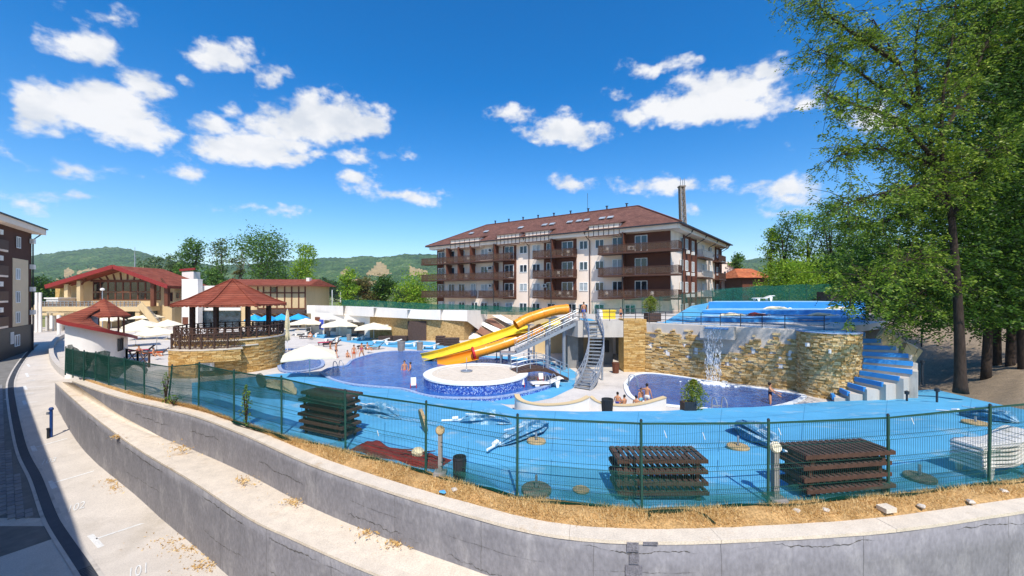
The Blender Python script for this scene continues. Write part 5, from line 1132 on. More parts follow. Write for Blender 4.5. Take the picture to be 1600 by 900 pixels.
# white curved parapets at the edge of the blue deck
def parapet(label, pts, w=.25):
    P = bez([Vector((*G(a, b, zt_)[:2], zt_)) for a, b, zt_ in pts], 6); c = P[len(P)//2]; o = thing('curved_parapet', label, 'parapet', (c.x, c.y, ZP)); Q = offs(P, -w)
    mb = MB(); f = [(p.x,p.y,ZP-.3) for p in P]; g = [(p.x,p.y,ZP-.3) for p in Q]; T = [(p.x,p.y,p.z) for p in P]; U = [(q.x,q.y,p.z) for p, q in zip(P, Q)]
    mb.grid([f, T, U, g]); mb.add([f[0],T[0],U[0],g[0]],[(0,1,2,3)]); mb.add([f[-1],T[-1],U[-1],g[-1]],[(0,1,2,3)]); mb.build('wall', 'plaster_white', o)
    mb = MB(); mb.grid([[(p.x,p.y,p.z+.003) for p in offs(P,.03)], [(p.x,p.y,p.z+.06) for p in offs(P,.03)], [(q.x,q.y,p.z+.06) for p, q in zip(P, offs(P,-w-.03))], [(q.x,q.y,p.z+.003) for p, q in zip(P, offs(P,-w-.03))]]); mb.build('coping', 'plaster_cream', o)
parapet('curved white parapet left of the boys, dipping towards the blue deck', [(804,617,-.85),(808,624,-.9),(822,630,-1.0),(850,634,-1.1),(885,632,-1.0),(908,627,-.9),(921,621,-.75)])
parapet('curved white parapet in front of the boys, rising to a square end', [(922,621,-.75),(932,628,-.95),(950,633,-1.1),(978,635,-1.15),(1005,632,-1.05),(1028,626,-.9),(1041,622,-.8)])
# ------------------------------------------------------------------ waterfall wall, tower and upper terrace
WA, WB = Vector((11.56,34.3,0)), Vector((20.1,27.5,0))
TC, TR = Vector((21.3,26.75,0)), 1.74
def waterfall_wall():
    d = (WB-WA); L_ = d.length; d.normalize(); m = fr(WA, d); o = thing('waterfall_wall', 'stone clad waterfall wall with stepped outline on pale plaster', 'wall', (*(WA+WB)[:2],ZP)); o.location = ((WA.x+WB.x)/2, (WA.y+WB.y)/2, ZP); o['_loc'] = tuple(o.location)
    sg = -1                              # -y of the frame faces the pool
    mb = MB(m); mb.lim(0, L_, 0, .5, ZP-.3, ZT); mb.build('plaster_wall', 'concrete', o)
    def S(px): t = (px-800)/F; return (WA.y*t-WA.x)/(d.x-d.y*t)
    # stepped top of the cladding, read off the photograph: pixel column -> height in pixels
    tops = [(1010,520),(1018,520),(1019,528),(1024,528),(1024,514),(1034,514),(1035,521),(1042,521),(1043,520),(1051,521),(1051,515),(1056,515),(1056,521),(1062,522),(1063,530),(1073,530),(1073,516),(1084,516),(1084,524),(1090,524),(1091,532),(1097,532),(1098,552),(1150,552),(1160,552),(1161,536),(1169,536),(1170,530),(1175,530),(1175,521),(1181,521),(1181,529),(1188,529),(1189,545),(1195,545),(1195,538),(1202,538),(1203,530),(1209,530),(1209,522),(1216,522),(1216,537),(1230,537),(1230,531),(1262,531)]
    holes = [(1013,533,1019,546),(1030,541,1034,547),(1040,545,1047,556),(1068,537,1073,544),(1085,540,1091,554),(1073,552,1078,559),(1104,553,1114,568),(1116,560,1124,576),(1135,560,1140,572),(1148,558,1153,565),(1168,560,1175,566),(1174,536,1181,553),(1202,546,1208,554),(1216,555,1222,562),(1215,567,1224,576),(1231,547,1238,563),(1154,581,1160,589)]
    mb = MB(m); r_ = random.Random(3); z = ZP
    while z < ZT-.2:
        h = r_.uniform(.07,.15); s = 0.02
        while s < L_-.02:
            w = min(r_.uniform(.18,.6), L_-s); sm = s+w/2; p = m @ Vector((sm, 0, 0)); px = pxof(p); py = HZ+(H-(z+h/2))/p.y*F
            ok = py > interp(px, tops) and not any(a <= px <= c and b <= py <= e for a, b, c, e in holes)
            if ok: t = r_.uniform(.06,.17); mb.box((sm, -t/2+.002, z+h/2), (w-.012, t, h-.012))
            s += w
        z += h
    mb.build('stone_cladding', 'ledge_stone', o, kind='stuff', recalc=False)
    for a, b, c, e in holes:
        sm = S((a+c)/2); p = m @ Vector((sm,0,0)); z0, z1 = H-(e-HZ)/F*p.y, H-(b-HZ)/F*p.y; q = MB(m); q.lim(S(a)+.03, S(c)-.03, -.07, -.002, z0+.03, z1-.03); q.build('inset_block', 'plaster_white', o)
    # spout box
    s0, s1 = S(1099), S(1151); zb, zt = 1.0, ZT+.02; mb = MB(m); mb.lim(s0, s1, -1.1, -.003, zb+.55, zt-.12); mb.lim(s0, s0+.35, -1.1, -.003, zt-.12, zt+.05); mb.lim(s1-.35, s1, -1.1, -.003, zt-.12, zt+.05); sp = mb.build('spout_box', 'concrete', o)
    mb = MB(m); mb.lim(s0+.36, s1-.36, -1.2, -.003, zt-.115, zt-.04); mb.build('spout_water', 'pool_water_light', sp)
    # falling water: broken sheets and drops
    wf = thing('waterfall', 'white waterfall dropping from the concrete spout into the pool', 'waterfall', tuple(m @ Vector(((s0+s1)/2, -1.3, ZP)))); mb = MB(m)
    for k in range(4):
        a, b = lerp(s0+.4, s1-.9, k/4), lerp(s0+.4, s1-.7, (k+1)/4); rows = []
        for i in range(14): t = i/13; y = -1.16-.35*math.sqrt(t)-.03*k; zz = lerp(zt-.06, ZP+.05, t*t*.6+t*.4); rows.append([(lerp(a,b,j/4)+.05*math.sin(i*1.3+k+j)*t, y+.05*math.sin(j*2+i), zz) for j in range(5)])
        mb.grid(rows)
    mb.build('water_sheet', 'falling_water', wf, recalc=False)
    mb = MB(m); r_ = random.Random(8)
    for k in range(260): t = r_.random()**.6; x = r_.uniform(s0+.5, s1-.8); y = -1.3-.3*t+r_.gauss(0,.1); mb.box((x, y, lerp(zt, ZP+.1, t)), (.025,.025,r_.uniform(.03,.16)))
    mb.build('drops', 'white_paint', wf, kind='stuff', recalc=False)
    mb = MB(m); 
    for k in range(170): a = r_.uniform(0,6.28); q = abs(r_.gauss(0,.55)); x = (s0+s1)/2+math.cos(a)*q*1.5; y = -1.55+math.sin(a)*q*.8; sz = r_.uniform(.04,.16); mb.lathe([(0,0),(sz,.0),(sz*.7,sz*.5),(0,sz*.65)], (x, y, ZP+.05), 6)
    mb.build('foam', 'white_paint', wf, kind='stuff', recalc=False)
waterfall_wall()
def tower():
    o = thing('stone_tower', 'round stone clad tower at the right end of the waterfall wall', 'tower', (TC.x, TC.y, ZP)); be = math.atan2(-TC.y, -TC.x); r_ = random.Random(12)
    MB().lathe([(TR-.12,ZP-.3),(TR-.12,ZT),(0,ZT)], TC, 40).build('core', 'stone_sand', o)
    mb = MB(); z = ZP-.1
    while z < ZT-.02:
        h = min(r_.uniform(.06,.13), ZT-z); a = be-1.75
        while a < be+1.75: w = r_.uniform(.12,.42)/TR; am = a+w/2; t = r_.uniform(.06,.16); mb.box((TC.x+(TR-.12+t/2)*math.cos(am), TC.y+(TR-.12+t/2)*math.sin(am), z+h/2), (t, (w-.008)*TR, h-.012), am); a += w
        z += h
    mb.build('stone_cladding', 'ledge_stone', o, kind='stuff', recalc=False)
    MB().lathe([(TR+.05,ZT+.002),(TR+.05,ZT+.05),(TR-.3,ZT+.05)], TC, 40).build('rim', 'coping_blue', o)
    MB().lathe([(TR-.3,ZT+.04),(0,ZT+.04)], TC, 40).build('water', 'pool_water_light', o)
    for a, z in ((be-.6, 1.6), (be+.05, 1.3)): p = TC+Vector((math.cos(a),math.sin(a),0))*(TR+.1); p.z = z; MB().box(p, (.28,.14,.24), a).build('floodlight', 'white_plastic', o)
    # fan of blue and white steps round the tower
    st = thing('curved_steps', 'broad curved steps of grey treads and blue painted edges round the stone tower', 'steps', (TC.x+2, TC.y-1, ZP)); n = 11; ph0, ph1 = -122, 32
    for k in range(n):
        a0, a1 = R(lerp(ph0, ph1, k/n)), R(lerp(ph0, ph1, (k+1)/n)); z1 = ZP+.36*(k+1); ro = interp(k, [(0,2.7),(2,3.2),(5,4.25),(7,4.3),(11,3.6)])
        q = []
        for i in range(5): q.append((TC.x+TR*math.cos(lerp(a0,a1+.02,i/4)), TC.y+TR*math.sin(lerp(a0,a1+.02,i/4))))
        for i in range(4,-1,-1): q.append((TC.x+ro*math.cos(lerp(a0,a1+.02,i/4)), TC.y+ro*math.sin(lerp(a0,a1+.02,i/4))))
        MB().prism(q, ZP-.3, z1).build('tread', 'concrete', st)
        u = Vector((math.cos(a0), math.sin(a0), 0)); v = Vector((-u.y, u.x, 0)); a_ = TC+u*(TR+.05)+v*.10; b_ = TC+u*(ro*.95)+v*.10; a_.z = b_.z = z1+.02; q1 = MB(); q1.beam(a_-v*.1-Vector((0,0,.06)), b_-v*.1-Vector((0,0,.06)), .16, .27); q1.build('blue_edge', 'blue_paint_terrace', st)
    lamp_n = 0
tower()
# upper terrace
def terrace():
    d = (WB-WA).normalized(); back = Vector((.55,.83,0)); top = thing; pts = [WA+Vector((0,.02,0)), WB+d*.4, TC+Vector((TR*.2,0,0)), TC+Vector((TR,1.0,0)), Vector((26,31,0)), Vector((46,44,0)), Vector((46,58,0)), Vector((19,50.5,0)), Vector((8,49,0)), Vector((7.5,46,0)), Vector((10.4,40,0))]
    mb = MB(); mb.prism([(p.x,p.y) for p in pts], ZT-.6, ZT-.02); structure('upper_terrace', mb, 'pavement')
    MB2 = MB(); MB2.lim(11.5, 46, 44, 57, ZP, ZT-.62); structure('terrace_bank', MB2, 'concrete')
    # narrow pool along the wall head
    n = Vector((-d.y, d.x, 0)); a, b = WA+d*.4+n*.55, WB+n*.55; o = thing('rill_pool', 'narrow blue pool along the top of the waterfall wall', 'pool', (*a[:2], ZT))
    MB().poly([Vector((p.x,p.y,ZT+.012)) for p in (a, b, b+n*1.3, a+n*1.3)]).build('water', 'pool_water_light', o)
    MB().lim(0,0,0,0,0,0); mb = MB(); mb.beam(Vector((a.x,a.y,ZT+.02))-n*.15, Vector((b.x,b.y,ZT+.02))-n*.15, .3, .08); mb.beam(Vector((a.x,a.y,ZT+.02))+n*1.45, Vector((b.x,b.y,ZT+.02))+n*1.45, .3, .08); mb.build('coping', 'pavement', o)
    # ramp of pale blue and the blue tiers
    mb = MB(); mb.poly([PY(1034,505,34.2), PY(1092,503,35.4), PY(1099,490,40.6), PY(1108,473,45.8), PY(1080,478,47)]); mb.build('blue_ramp', 'blue_paint', kind='structure')
    tiers = [(35.8,41.0,2.42,2.78,1088,1352),(41.0,46.2,2.78,3.22,1098,1352),(46.2,52,3.22,3.96,1107,1352)]
    tt = thing('sun_terrace', 'bright blue stepped sun terrace above the waterfall wall', 'terrace', (20, 40, ZT))
    for (y0, y1, z0, z1, p0, p1) in tiers:
        mb = MB(); x0, x1 = (p0-800)/F*y0, (p1-800)/F*y0; mb.prism([(x0,y0),(x1,y0),((1352-800)/F*y1,y1),((p0+10-800)/F*y1,y1)], ZT-.3, z1); mb.build('tier', 'blue_paint_terrace', tt); q = [(x0+.1,y0+.25),(x1,y0+.25),((1352-800)/F*y1,y1-.02),((p0+10-800)/F*y1+.1,y1-.02)]; MB().prism(q, z1+.002, z1+.02).build('tier_floor', 'pale_blue_paint', tt)
    ad = lambda px, py, tier: G(px, py, tiers[tier][3])
    # railing of the terrace
    P = [WA+d*.2+n*.3, WB-d*1.0+n*.3, WB+d*1.2+n*1.2, TC+Vector((2.2,2.6,0))]; P = [Vector((p.x,p.y,ZT)) for p in P]; r0 = thing('railing', 'dark pipe railing along the head of the waterfall wall', 'railing', tuple(P[0])); up = Vector((0,0,1)); mb = MB()
    for h in (.35,.7,1.02):
        for a, b in zip(P, P[1:]): mb.tube([a+up*h, b+up*h], .024, 5)
    mb.build('rail', 'steel_dark', r0)
    for a, b in zip(P, P[1:]):
        k = max(1, int((b-a).length/1.25))
        for i in range(k): q = a.lerp(b, i/k); MB().tube([q, q+up*1.02], .03, 5).build('post', 'steel_dark', r0)
    return tiers
TIERS = terrace()
# white concrete kerb walls beside the steps
for lab, pts, hh in (('low white concrete wall stepping down beside the blue steps', [(1372,512,1.5),(1392,522,1.35),(1398,528,1.2)], 1.0), ('pale concrete corner wall right of the blue steps', [(1408,533,.9),(1424,541,.7),(1430,545,.6)], 1.0)):
    P = [Vector((*D(a, 27.5)[:2], H-(b-HZ)/F*27.5)) for a, b, c in pts]; o = thing('kerb_wall', lab, 'wall', (P[1].x, P[1].y, P[1].z-1)); mb = MB()
    for a, b in zip(P, P[1:]): mb.beam(a-Vector((0,0,.7)), b-Vector((0,0,.7)), .3, 1.4)
    mb.build('wall', 'plaster_cream', o); mb = MB()
    for a, b in zip(P, P[1:]): mb.beam(a+Vector((0,0,.045)), b+Vector((0,0,.045)), .4, .08)
    mb.build('coping', 'concrete', o)
# ------------------------------------------------------------------ fences
UP = Vector((0,0,1))
def mesh_fence():
    posts = [(102,583,545),(114,587,547),(131,592,549),(149,595,552),(170,602,556),(196,609,560),(226,619,566),(263,627,572),(310,637,568),(366,657,580),(440,681,590),(540,704,612),(665,737,630),(808,776,651),(1003,797,660),(1200,787,659),(1388,772,651),(1545,755,635),(1690,735,612)]
    o = thing('mesh_fence', 'long green wire mesh fence with shade netting along the edge of the blue deck', 'fence', tuple(deck(1003, 0)))
    P = []; T = []
    for px, yb, yt in posts:
        b = deck(px, 0); b = Vector((b.x, b.y, -.02)); Y = b.y; zt = H-(yt-HZ)/F*Y; zt = max(1.6, min(2.05, zt)); P.append(b); T.append(zt)
    for i, (b, zt) in enumerate(zip(P, T)):
        lean = Vector((random.uniform(-.03,.03), random.uniform(-.03,.03), 0))
        if i == 7: lean = Vector((.18,.0,0))
        MB().tube([b-UP*.1, b+lean+UP*(zt+.06)], .032, 8).build('post', 'green_metal', o)
        MB().tube([b+lean+UP*(zt+.06), b+lean+UP*(zt+.1)], [.038,.02], 8).build('post_cap', 'dark_plastic', o)
    for i in range(len(P)-1):
        a, b, ha, hb = P[i], P[i+1], T[i], T[i+1]; L_ = (b-a).length; d = (b-a)/L_; n = Vector((-d.y, d.x, 0)).normalized(); mb = MB()
        k = max(4, int(L_/.055)); sag = .03
        prof = [(.05,0),(.30,0),(.36,.035),(.42,0),(.86,0),(.92,.035),(.98,0),(1.42,0),(1.48,.035),(1.54,0),(2.0,0)]
        for j in range(k+1):
            t = j/k; q = a.lerp(b, t); hh = lerp(ha, hb, t)-sag*math.sin(math.pi*t); s = hh/2.0
            near = i >= 9
            pr = [(z*s, y) for z, y in prof] if near else [(.05,0),(hh,0)]
            for (z0, y0), (z1, y1) in zip(pr, pr[1:]): mb.beam(q+UP*z0+n*y0, q+UP*z1+n*y1, .0055 if near else .008, .0055 if near else .008)
        for z in (.05,.30,.42,.86,.98,1.42,1.54,1.98):
            m_ = a.lerp(b, .5)-UP*sag*(z/2); mb.beam(a+UP*z*ha/2, m_+UP*z*(ha+hb)/4, .008); mb.beam(m_+UP*z*(ha+hb)/4, b+UP*z*hb/2, .008)
        mb.build('wire_panel', 'green_metal', o, recalc=False)
        mb = MB(); mb.beam(a+UP*(ha-.01)-n*.0, b+UP*(hb-.01), .012, .045); mb.build('top_binding', 'green_metal', o)
    # shade netting: full and torn on the left, sagging away; gathered at the foot on the right
    def net(i0, i1, f0, f1, mat, name='shade_net', off=.05, w=.04):
        rows = [[], [], [], [], []]
        for i in range(i0, i1):
            a, b = P[i], P[i+1]; d = (b-a).normalized(); n = Vector((-d.y, d.x, 0))
            for j in range(12 if i < i1-1 else 13):
                t = j/12; q = a.lerp(b, t); h = lerp(T[i], T[i+1], t); u = i+t
                lo, hi = f0(u)*h, f1(u)*h
                for k in range(5): rows[k].append(q+UP*lerp(lo, hi, k/4)+n*(off+w*math.sin(u*9+k*2.1)))
        mb = MB(); mb.grid(rows); mb.build(name, mat, o, recalc=False, smooth='all')
    s = math.sin
    net(0, 4, lambda u: .08, lambda u: 1.0+.16*max(0, s(u*2.0+.3)), 'net_dark')
    net(2, 6, lambda u: .55+.3*s(u*2.6), lambda u: 1.0-.05*abs(s(u*3)), 'net_dark', off=.09)
    net(4, 8, lambda u: .1, lambda u: .78+.1*s(u*3), 'net_thin')
    net(8, 11, lambda u: .42+.1*(u-8), lambda u: 1.02-.04*s((u % 1)*3.14), 'net_green')
    net(7, 10, lambda u: .15, lambda u: .95, 'net_thin', off=.1)
    net(9, 18, lambda u: 0.0, lambda u: .13+.05*s(u*5.2)+.03*s(u*11), 'net_thin', off=-.06)
    net(12, 18, lambda u: 0.0, lambda u: .3+.12*s(u*1.9+1), 'net_thin', off=.12)
    mb = MB(); pts = []                  # rolled hem of the net along the ground
    for i in range(9, 18):
        a, b = P[i], P[i+1]
        for j in range(8): t = j/8; q = a.lerp(b, t); pts.append(q+Vector((0,-.10-.06*math.sin((i+t)*6.3),.03+.02*math.sin((i+t)*9))))
    mb.tube(pts, [.035+.018*math.sin(k*1.7) for k in range(len(pts))], 6); mb.build('net_hem', 'net_dark', o)
    for (px, py, q2) in ((1010,800,(1012,815)),(1085,800,(1118,818))):
        a, b = G(px, py, -.02), G(*q2, -.05); mb = MB(); mb.tube([a, a.lerp(b,.4)+Vector((.05,-.02,.03)), b], [.04,.035,.015], 6); mb.build('net_scrap', 'net_dark', o)
    # cable ties
    for px, py in ((1037,672),(1097,675),(1422,652),(590,672),(1215,668)):
        t = deck(px, 0); z = H-(py-HZ)/F*t.y; mb = MB(); mb.beam((t.x,t.y-.03,z), (t.x+.05,t.y-.05,z-.16), .012); mb.build('cable_tie', 'white_plastic', o)
mesh_fence()
def net_fence(label, pts, mat='net_far', postm='green_metal', every=2.5, rails=True):
    """pts: (px, y top, y bottom, distance)"""
    A = [PY(a, c, e) for a, b, c, e in pts]; B = [PY(a, b, e) for a, b, c, e in pts]; o = thing('net_fence', label, 'fence', tuple(A[len(A)//2])); rows = []
    for (a, b), (a2, b2) in zip(zip(A, B), zip(A[1:], B[1:])):
        L_ = (a2-a).length; k = max(1, round(L_/every))
        for i in range(k): t = i/k; q, q2 = a.lerp(a2, t), b.lerp(b2, t); MB().tube([q-UP*.3, q2+UP*.08], .035, 6).build('post', postm, o)
    MB().tube([A[-1]-UP*.3, B[-1]+UP*.08], .035, 6).build('post', postm, o)
    F1 = []; F2 = []
    for (a, b), (a2, b2) in zip(zip(A, B), zip(A[1:], B[1:])):
        k = max(4, int((a2-a).length/.8))
        for i in range(k): t = i/k; F1.append(a.lerp(a2, t)); F2.append(b.lerp(b2, t)+Vector((random.uniform(-.03,.03), random.uniform(-.06,.06), random.uniform(-.12,.05))))
    F1.append(A[-1]); F2.append(B[-1]); MB().strip(F1, F2).build('netting', mat, o, recalc=False)
net_fence('dark green net fence above the white parapet of the changing rooms', [(534,467.5,479,64.5),(600,470,483,62.5),(700,475.5,488,60.5),(760,477.5,491,60),(800,479,492,58),(880,482,492,54)])
net_fence('green net fence on the platform in front of the apartment building', [(925,471,494,46),(975,467,490,46),(1031,463,487,47),(1060,460,484,49)], 'net_thin')
net_fence('thin green net fence rising to the right of the apartment corner', [(1060,460,484,49),(1113,451,476,52.3),(1180,447,472,52.4)], 'net_thin')
net_fence('dense green net fence behind the blue sun terrace', [(1113,453,472,52.6),(1180,447,470.5,52.6),(1260,444,470,52.6),(1352,443,470,52.6)], 'net_far')
# ------------------------------------------------------------------ things on the blue deck
def wooden_lounger():
    t = thing('wooden_lounger', 'x', 'sun lounger', local=True); L_, W, h = 2.15, .85, .25
    for s in (-1,1): MB().box((0, s*(W/2-.03), h-.045), (L_, .06, .085)).build('side_rail', 'wood_dark', t)
    for s in (-1,1): MB().box((s*(L_/2-.03), 0, h-.045), (.06, W-.13, .08)).build('end_rail', 'wood_dark', t)
    me = None
    for k in range(15):
        x = -L_/2+.08+k*(L_-.16)/14; o = MB().box((0,0,0), (.095, W-.01, .025)).build('slat', 'wood_red', t) if me is None else None
        if o is None: o = bpy.data.objects.new('slat', me); col.objects.link(o); o.parent = t
        me = o.data; o.location = (x, 0, h+.013-.01+.0)
    for sx in (-1,1):
        for sy in (-1,1): MB().box((sx*(L_/2-.22), sy*(W/2-.1), (h-.09)/2), (.08,.06,h-.09)).build('leg', 'wood_dark', t)
    return t
WL = wooden_lounger(); first = [True]
ORD = ['bottom','second','third','fourth','fifth','sixth','seventh']
def stack(pa, pb, n, where, dz, grp, toward=1, jitter=.03):
    a, b = Vector(pa), Vector(pb); d = (b-a); L_ = d.length; ang = math.atan2(d.y, d.x); nrm = Vector((-d.y, d.x, 0)).normalized(); c = (a+b)/2+nrm*.43
    for k in range(n):
        lab = ('topmost' if k == n-1 else ORD[k]+' from the ground' if k else 'lowest')+' wooden lounger, stack '+where
        loc = (c.x+random.uniform(-jitter,jitter), c.y+random.uniform(-jitter,jitter), c.z+k*dz); rz = ang+random.uniform(-.015,.015)
        if first[0]: first[0] = False; WL.location = loc; WL.rotation_euler = (0,0,rz); WL['label'] = lab; WL['group'] = grp; WL.scale = (L_/2.15, 1, dz/.26); o = WL
        else: o = dup(WL, loc, rz, lab, grp, (L_/2.15, 1, dz/.26))
stack(deckhit(965,786), deckhit(1108,786), 4, 'in front at the middle of the fence', .255, 'middle stack of wooden loungers')
stack(deckhit(1258,784), deckhit(1396,773), 4, 'behind the fence on the right', .275, 'right stack of wooden loungers', jitter=.06)
stack(deckhit(467,677), deckhit(534,692), 6, 'behind the fence on the left', .25, 'left stack of wooden loungers', jitter=.05)
def plastic_lounger():
    t = thing('plastic_lounger', 'x', 'sun lounger', local=True)
    prof = [(-1.0,.27),(-.93,.32),(-.5,.33),(-.1,.31),(.15,.33),(.5,.46),(.85,.56),(.95,.52)]; P = bez([(a,0,b) for a, b in prof], 5); W = .33
    mb = MB(); A = []; 
    rows = [[(p.x, y, p.z+zz) for p in P] for y, zz in ((-W,-.035),(-W,0),(-W+.05,.015),(W-.05,.015),(W,0),(W,-.035),(W-.04,-.02),(-W+.04,-.02),(-W,-.035))]; mb.grid(rows)
    for e in (0, -1): mb.add([r[e] for r in rows[:-1]], [tuple(range(8))])
    mb.build('shell', 'white_plastic', t, smooth=35)
    for k in range(9): x = -.8+k*.17; z = interp(x, [(p.x, p.z) for p in P]); MB().box((x, 0, z+.02), (.05, W*1.5, .012)).build('rib', 'white_plastic', t)
    for x in (-.72, .55):
        for s in (-1,1):
            z = interp(x, [(p.x, p.z) for p in P]); mb = MB(); q = s*(W-.03); mb.add([(x-.16,q,z-.05),(x+.16,q,z-.05),(x+.07,q*1.08,0),(x-.07,q*1.08,0),(x-.16,q-s*.05,z-.05),(x+.16,q-s*.05,z-.05),(x+.07,q*1.08-s*.04,0),(x-.07,q*1.08-s*.04,0)], [(0,1,2,3),(4,5,6,7),(0,1,5,4),(1,2,6,5),(2,3,7,6),(3,0,4,7)]); mb.build('leg', 'white_plastic', t)
    return t
PL = plastic_lounger(); PL0 = [True]
def place_pl(loc, rz, lab, grp, scale=1):
    if PL0[0]: PL0[0] = False; PL.location = loc; PL.rotation_euler = (0,0,rz); PL['label'] = lab; PL['group'] = grp; PL.scale = (scale,)*3; return PL
    return dup(PL, loc, rz, lab, grp, (scale,)*3)
b0 = deckhit(1556,738); 
for k in range(6): place_pl((b0.x+k*.015, b0.y+k*.01, b0.z+k*.105), R(10), ('topmost' if k == 5 else ORD[k]+' from the ground' if k else 'lowest')+' white plastic lounger in the stack behind the fence at right', 'stacked white plastic loungers', 1.08)
def lying_umbrella(label, pa, pb, mat, rad, pole=(None,), length=None, flat=.62, polem='white_paint', pole_side=1, pl=1.6):
    a, b = Vector(pa), Vector(pb); d = b-a; L_ = d.length; d.normalize(); o = thing('folded_umbrella', label, 'umbrella', tuple((a+b)/2)); ax = d; s = Vector((-d.y, d.x, 0)).normalized(); u = s.cross(ax)*-1; u = UP
    rr = random.Random(hash(label) % 999); n = 26; rows = []; prof = [(0,.06),(.06,.32),(.2,.8),(.4,1.0),(.6,.85),(.8,.6),(.93,.4),(1.0,.12)]; ph = [rr.uniform(0,6.28) for _ in range(6)]
    for i in range(19):
        t = i/18; r = interp(t, prof)*rad; c = a+d*(L_*t); row = []
        for j in range(n+1):
            g = 2*math.pi*(j % n)/n; w = 1+.28*math.sin(8*g+ph[0]+t*3)+.14*math.sin(13*g+ph[1]-t*7)+.12*math.sin(3*g+ph[2]+t*9); y = math.cos(g)*r*w; z = max(0, .02+flat*r*.75+math.sin(g)*r*w*flat); row.append(c+s*y+UP*z)
        rows.append(row)
    MB().grid(rows).build('canopy', mat, o, smooth=50)
    e, q = (b, d) if pole_side > 0 else (a, -d); z = UP*(flat*rad*.6+.03); mb = MB(); mb.tube([e-q*L_*.5+z, e+q*pl*.75+UP*.05], .042, 8); mb.build('pole', polem, o)
    for k in range(4):
        t0 = .3+.15*k; c = a+d*(L_*t0)+s*rr.uniform(-.5,.5)*rad+UP*flat*rad*1.5; mb = MB(); mb.beam(c-d*.25+s*rr.uniform(-.2,.2), c+d*.3, .03); mb.build('rib', polem, o)
    mb = MB(); mb.tube([e+q*.05+z, e+q*.3+z*.8], .075, 10); mb.build('collar', polem, o)
    return o
lying_umbrella('folded blue umbrella lying behind the left wooden stack', deckhit(626,656), deckhit(556,640), 'blue_fabric', .42, pole_side=1, pl=.3)
lying_umbrella('folded blue umbrella with pole towards the left fence post', deckhit(800,663), deckhit(718,660), 'blue_fabric', .44, pl=1.0)
lying_umbrella('folded blue umbrella with thick white pole pointing to the fence', deckhit(856,664), deckhit(778,698), 'blue_fabric', .40, pl=.95)
lying_umbrella('folded blue umbrella between the two right wooden stacks', deckhit(1150,668), deckhit(1222,706), 'blue_fabric', .48, pl=.75)
lying_umbrella('folded blue umbrella in the shade at the far right of the deck', deckhit(1592,662), deckhit(1500,648), 'blue_fabric', .46, pl=1.3)
lying_umbrella('folded cream umbrella lying left of the left wooden stack', deckhit(462,617), deckhit(412,598), 'cream_fabric_old', .42, pl=.1)
def disc(label, px, py, r=.33, stub=.28, mat='disc_concrete', tiltx=0):
    p = deckhit(px, py); o = thing('umbrella_base', label, 'umbrella base', tuple(p), 'concrete umbrella bases'); MB().lathe([(0,0),(r*.97,0),(r,.03),(r,.08),(r*.92,.11),(.06,.12)], p, 24).build('disc', mat, o, smooth=40)
    if stub: MB().tube([p+UP*.1, p+UP*(.12+stub)], .035, 8).build('socket', 'steel', o)
    return o
disc('round concrete umbrella base beside the crossed blue umbrellas', 838, 692, .33, .25); disc('round concrete umbrella base left of the blue umbrella between right stacks', 1153, 701, .34, .3)
disc('dark stony umbrella base against the fence below the middle', 838, 768, .38, .3, 'aggregate'); disc('mossy umbrella base between right wooden stack and white loungers', 1437, 749, .34, .28, 'aggregate')
disc('round umbrella base in the shade at the far right', 1524, 663, .4, .2); disc('pale umbrella base behind the left wooden stack', 528, 613, .4, .1); disc('umbrella base half hidden behind the white lounger stack', 1508, 693, .3, .12, 'aggregate')
def leaning_disc(label, px, py, r, rz, mat='disc_concrete'):
    p = deckhit(px, py); o = thing('umbrella_base', label, 'umbrella base', tuple(p), 'concrete umbrella bases'); q = Matrix.Rotation(rz, 4, 'Z') @ Matrix.Rotation(R(78), 4, 'Y'); mb = MB(Matrix.Translation(p+UP*r*.98) @ q); mb.lathe([(0,-.05),(r,-.05),(r,.05),(0,.05)], (0,0,0), 24); mb.build('disc', mat, o)
leaning_disc('umbrella base standing on edge left of the crossed blue umbrellas', 661, 675, .42, R(25)); leaning_disc('dark umbrella base on edge beside the cream folded umbrella', 408, 606, .45, R(60), 'aggregate')
p = deckhit(908, 767); tag(MB().lathe([(0,0),(.2,0),(.22,.04),(.15,.08),(0,.09)], p, 9).build('flat_stone', 'disc_concrete'), 'flat pale stone on the deck left of the middle stack', 'stone')
def head_post(label, px, pyb, pyt, w, headm, hr):
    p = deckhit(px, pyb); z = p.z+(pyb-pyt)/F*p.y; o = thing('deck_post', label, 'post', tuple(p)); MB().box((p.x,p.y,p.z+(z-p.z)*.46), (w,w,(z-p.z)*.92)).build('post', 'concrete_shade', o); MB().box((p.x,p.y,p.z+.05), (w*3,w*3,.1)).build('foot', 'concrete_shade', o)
    m = Matrix.Translation((p.x,p.y-w*.2,z)) @ Matrix.Rotation(R(72), 4, 'X'); mb = MB(m); mb.lathe([(0,-.05),(hr*.8,-.05),(hr,0),(hr*.8,.05),(0,.06)], (0,0,0), 16); mb.build('head', headm, o)
head_post('grey post with round yellowish head left of the dark bin', 688, 742, 672, .11, 'disc_concrete', .13); head_post('grey post with oval white head left of the right stack', 1211, 782, 698, .13, 'cream_fabric', .14)
def bin_(label, p, r, h, mat='dark_plastic'):
    o = thing('litter_bin', label, 'bin', tuple(p)); MB().lathe([(0,.01),(r*.8,.01),(r,h*.9),(r*1.06,h*.9),(r*1.06,h),(r*.9,h),(r*.8,h*.5),(0,h*.5)], p, 16).build('tub', mat, o, smooth=40)
    mb = MB()
    for k in range(12): a = k*math.pi/6; mb.beam(p+Vector((r*.86*math.cos(a), r*.86*math.sin(a), .03)), p+Vector((r*1.02*math.cos(a), r*1.02*math.sin(a), h*.88)), .03)
    mb.build('slats', mat, o)
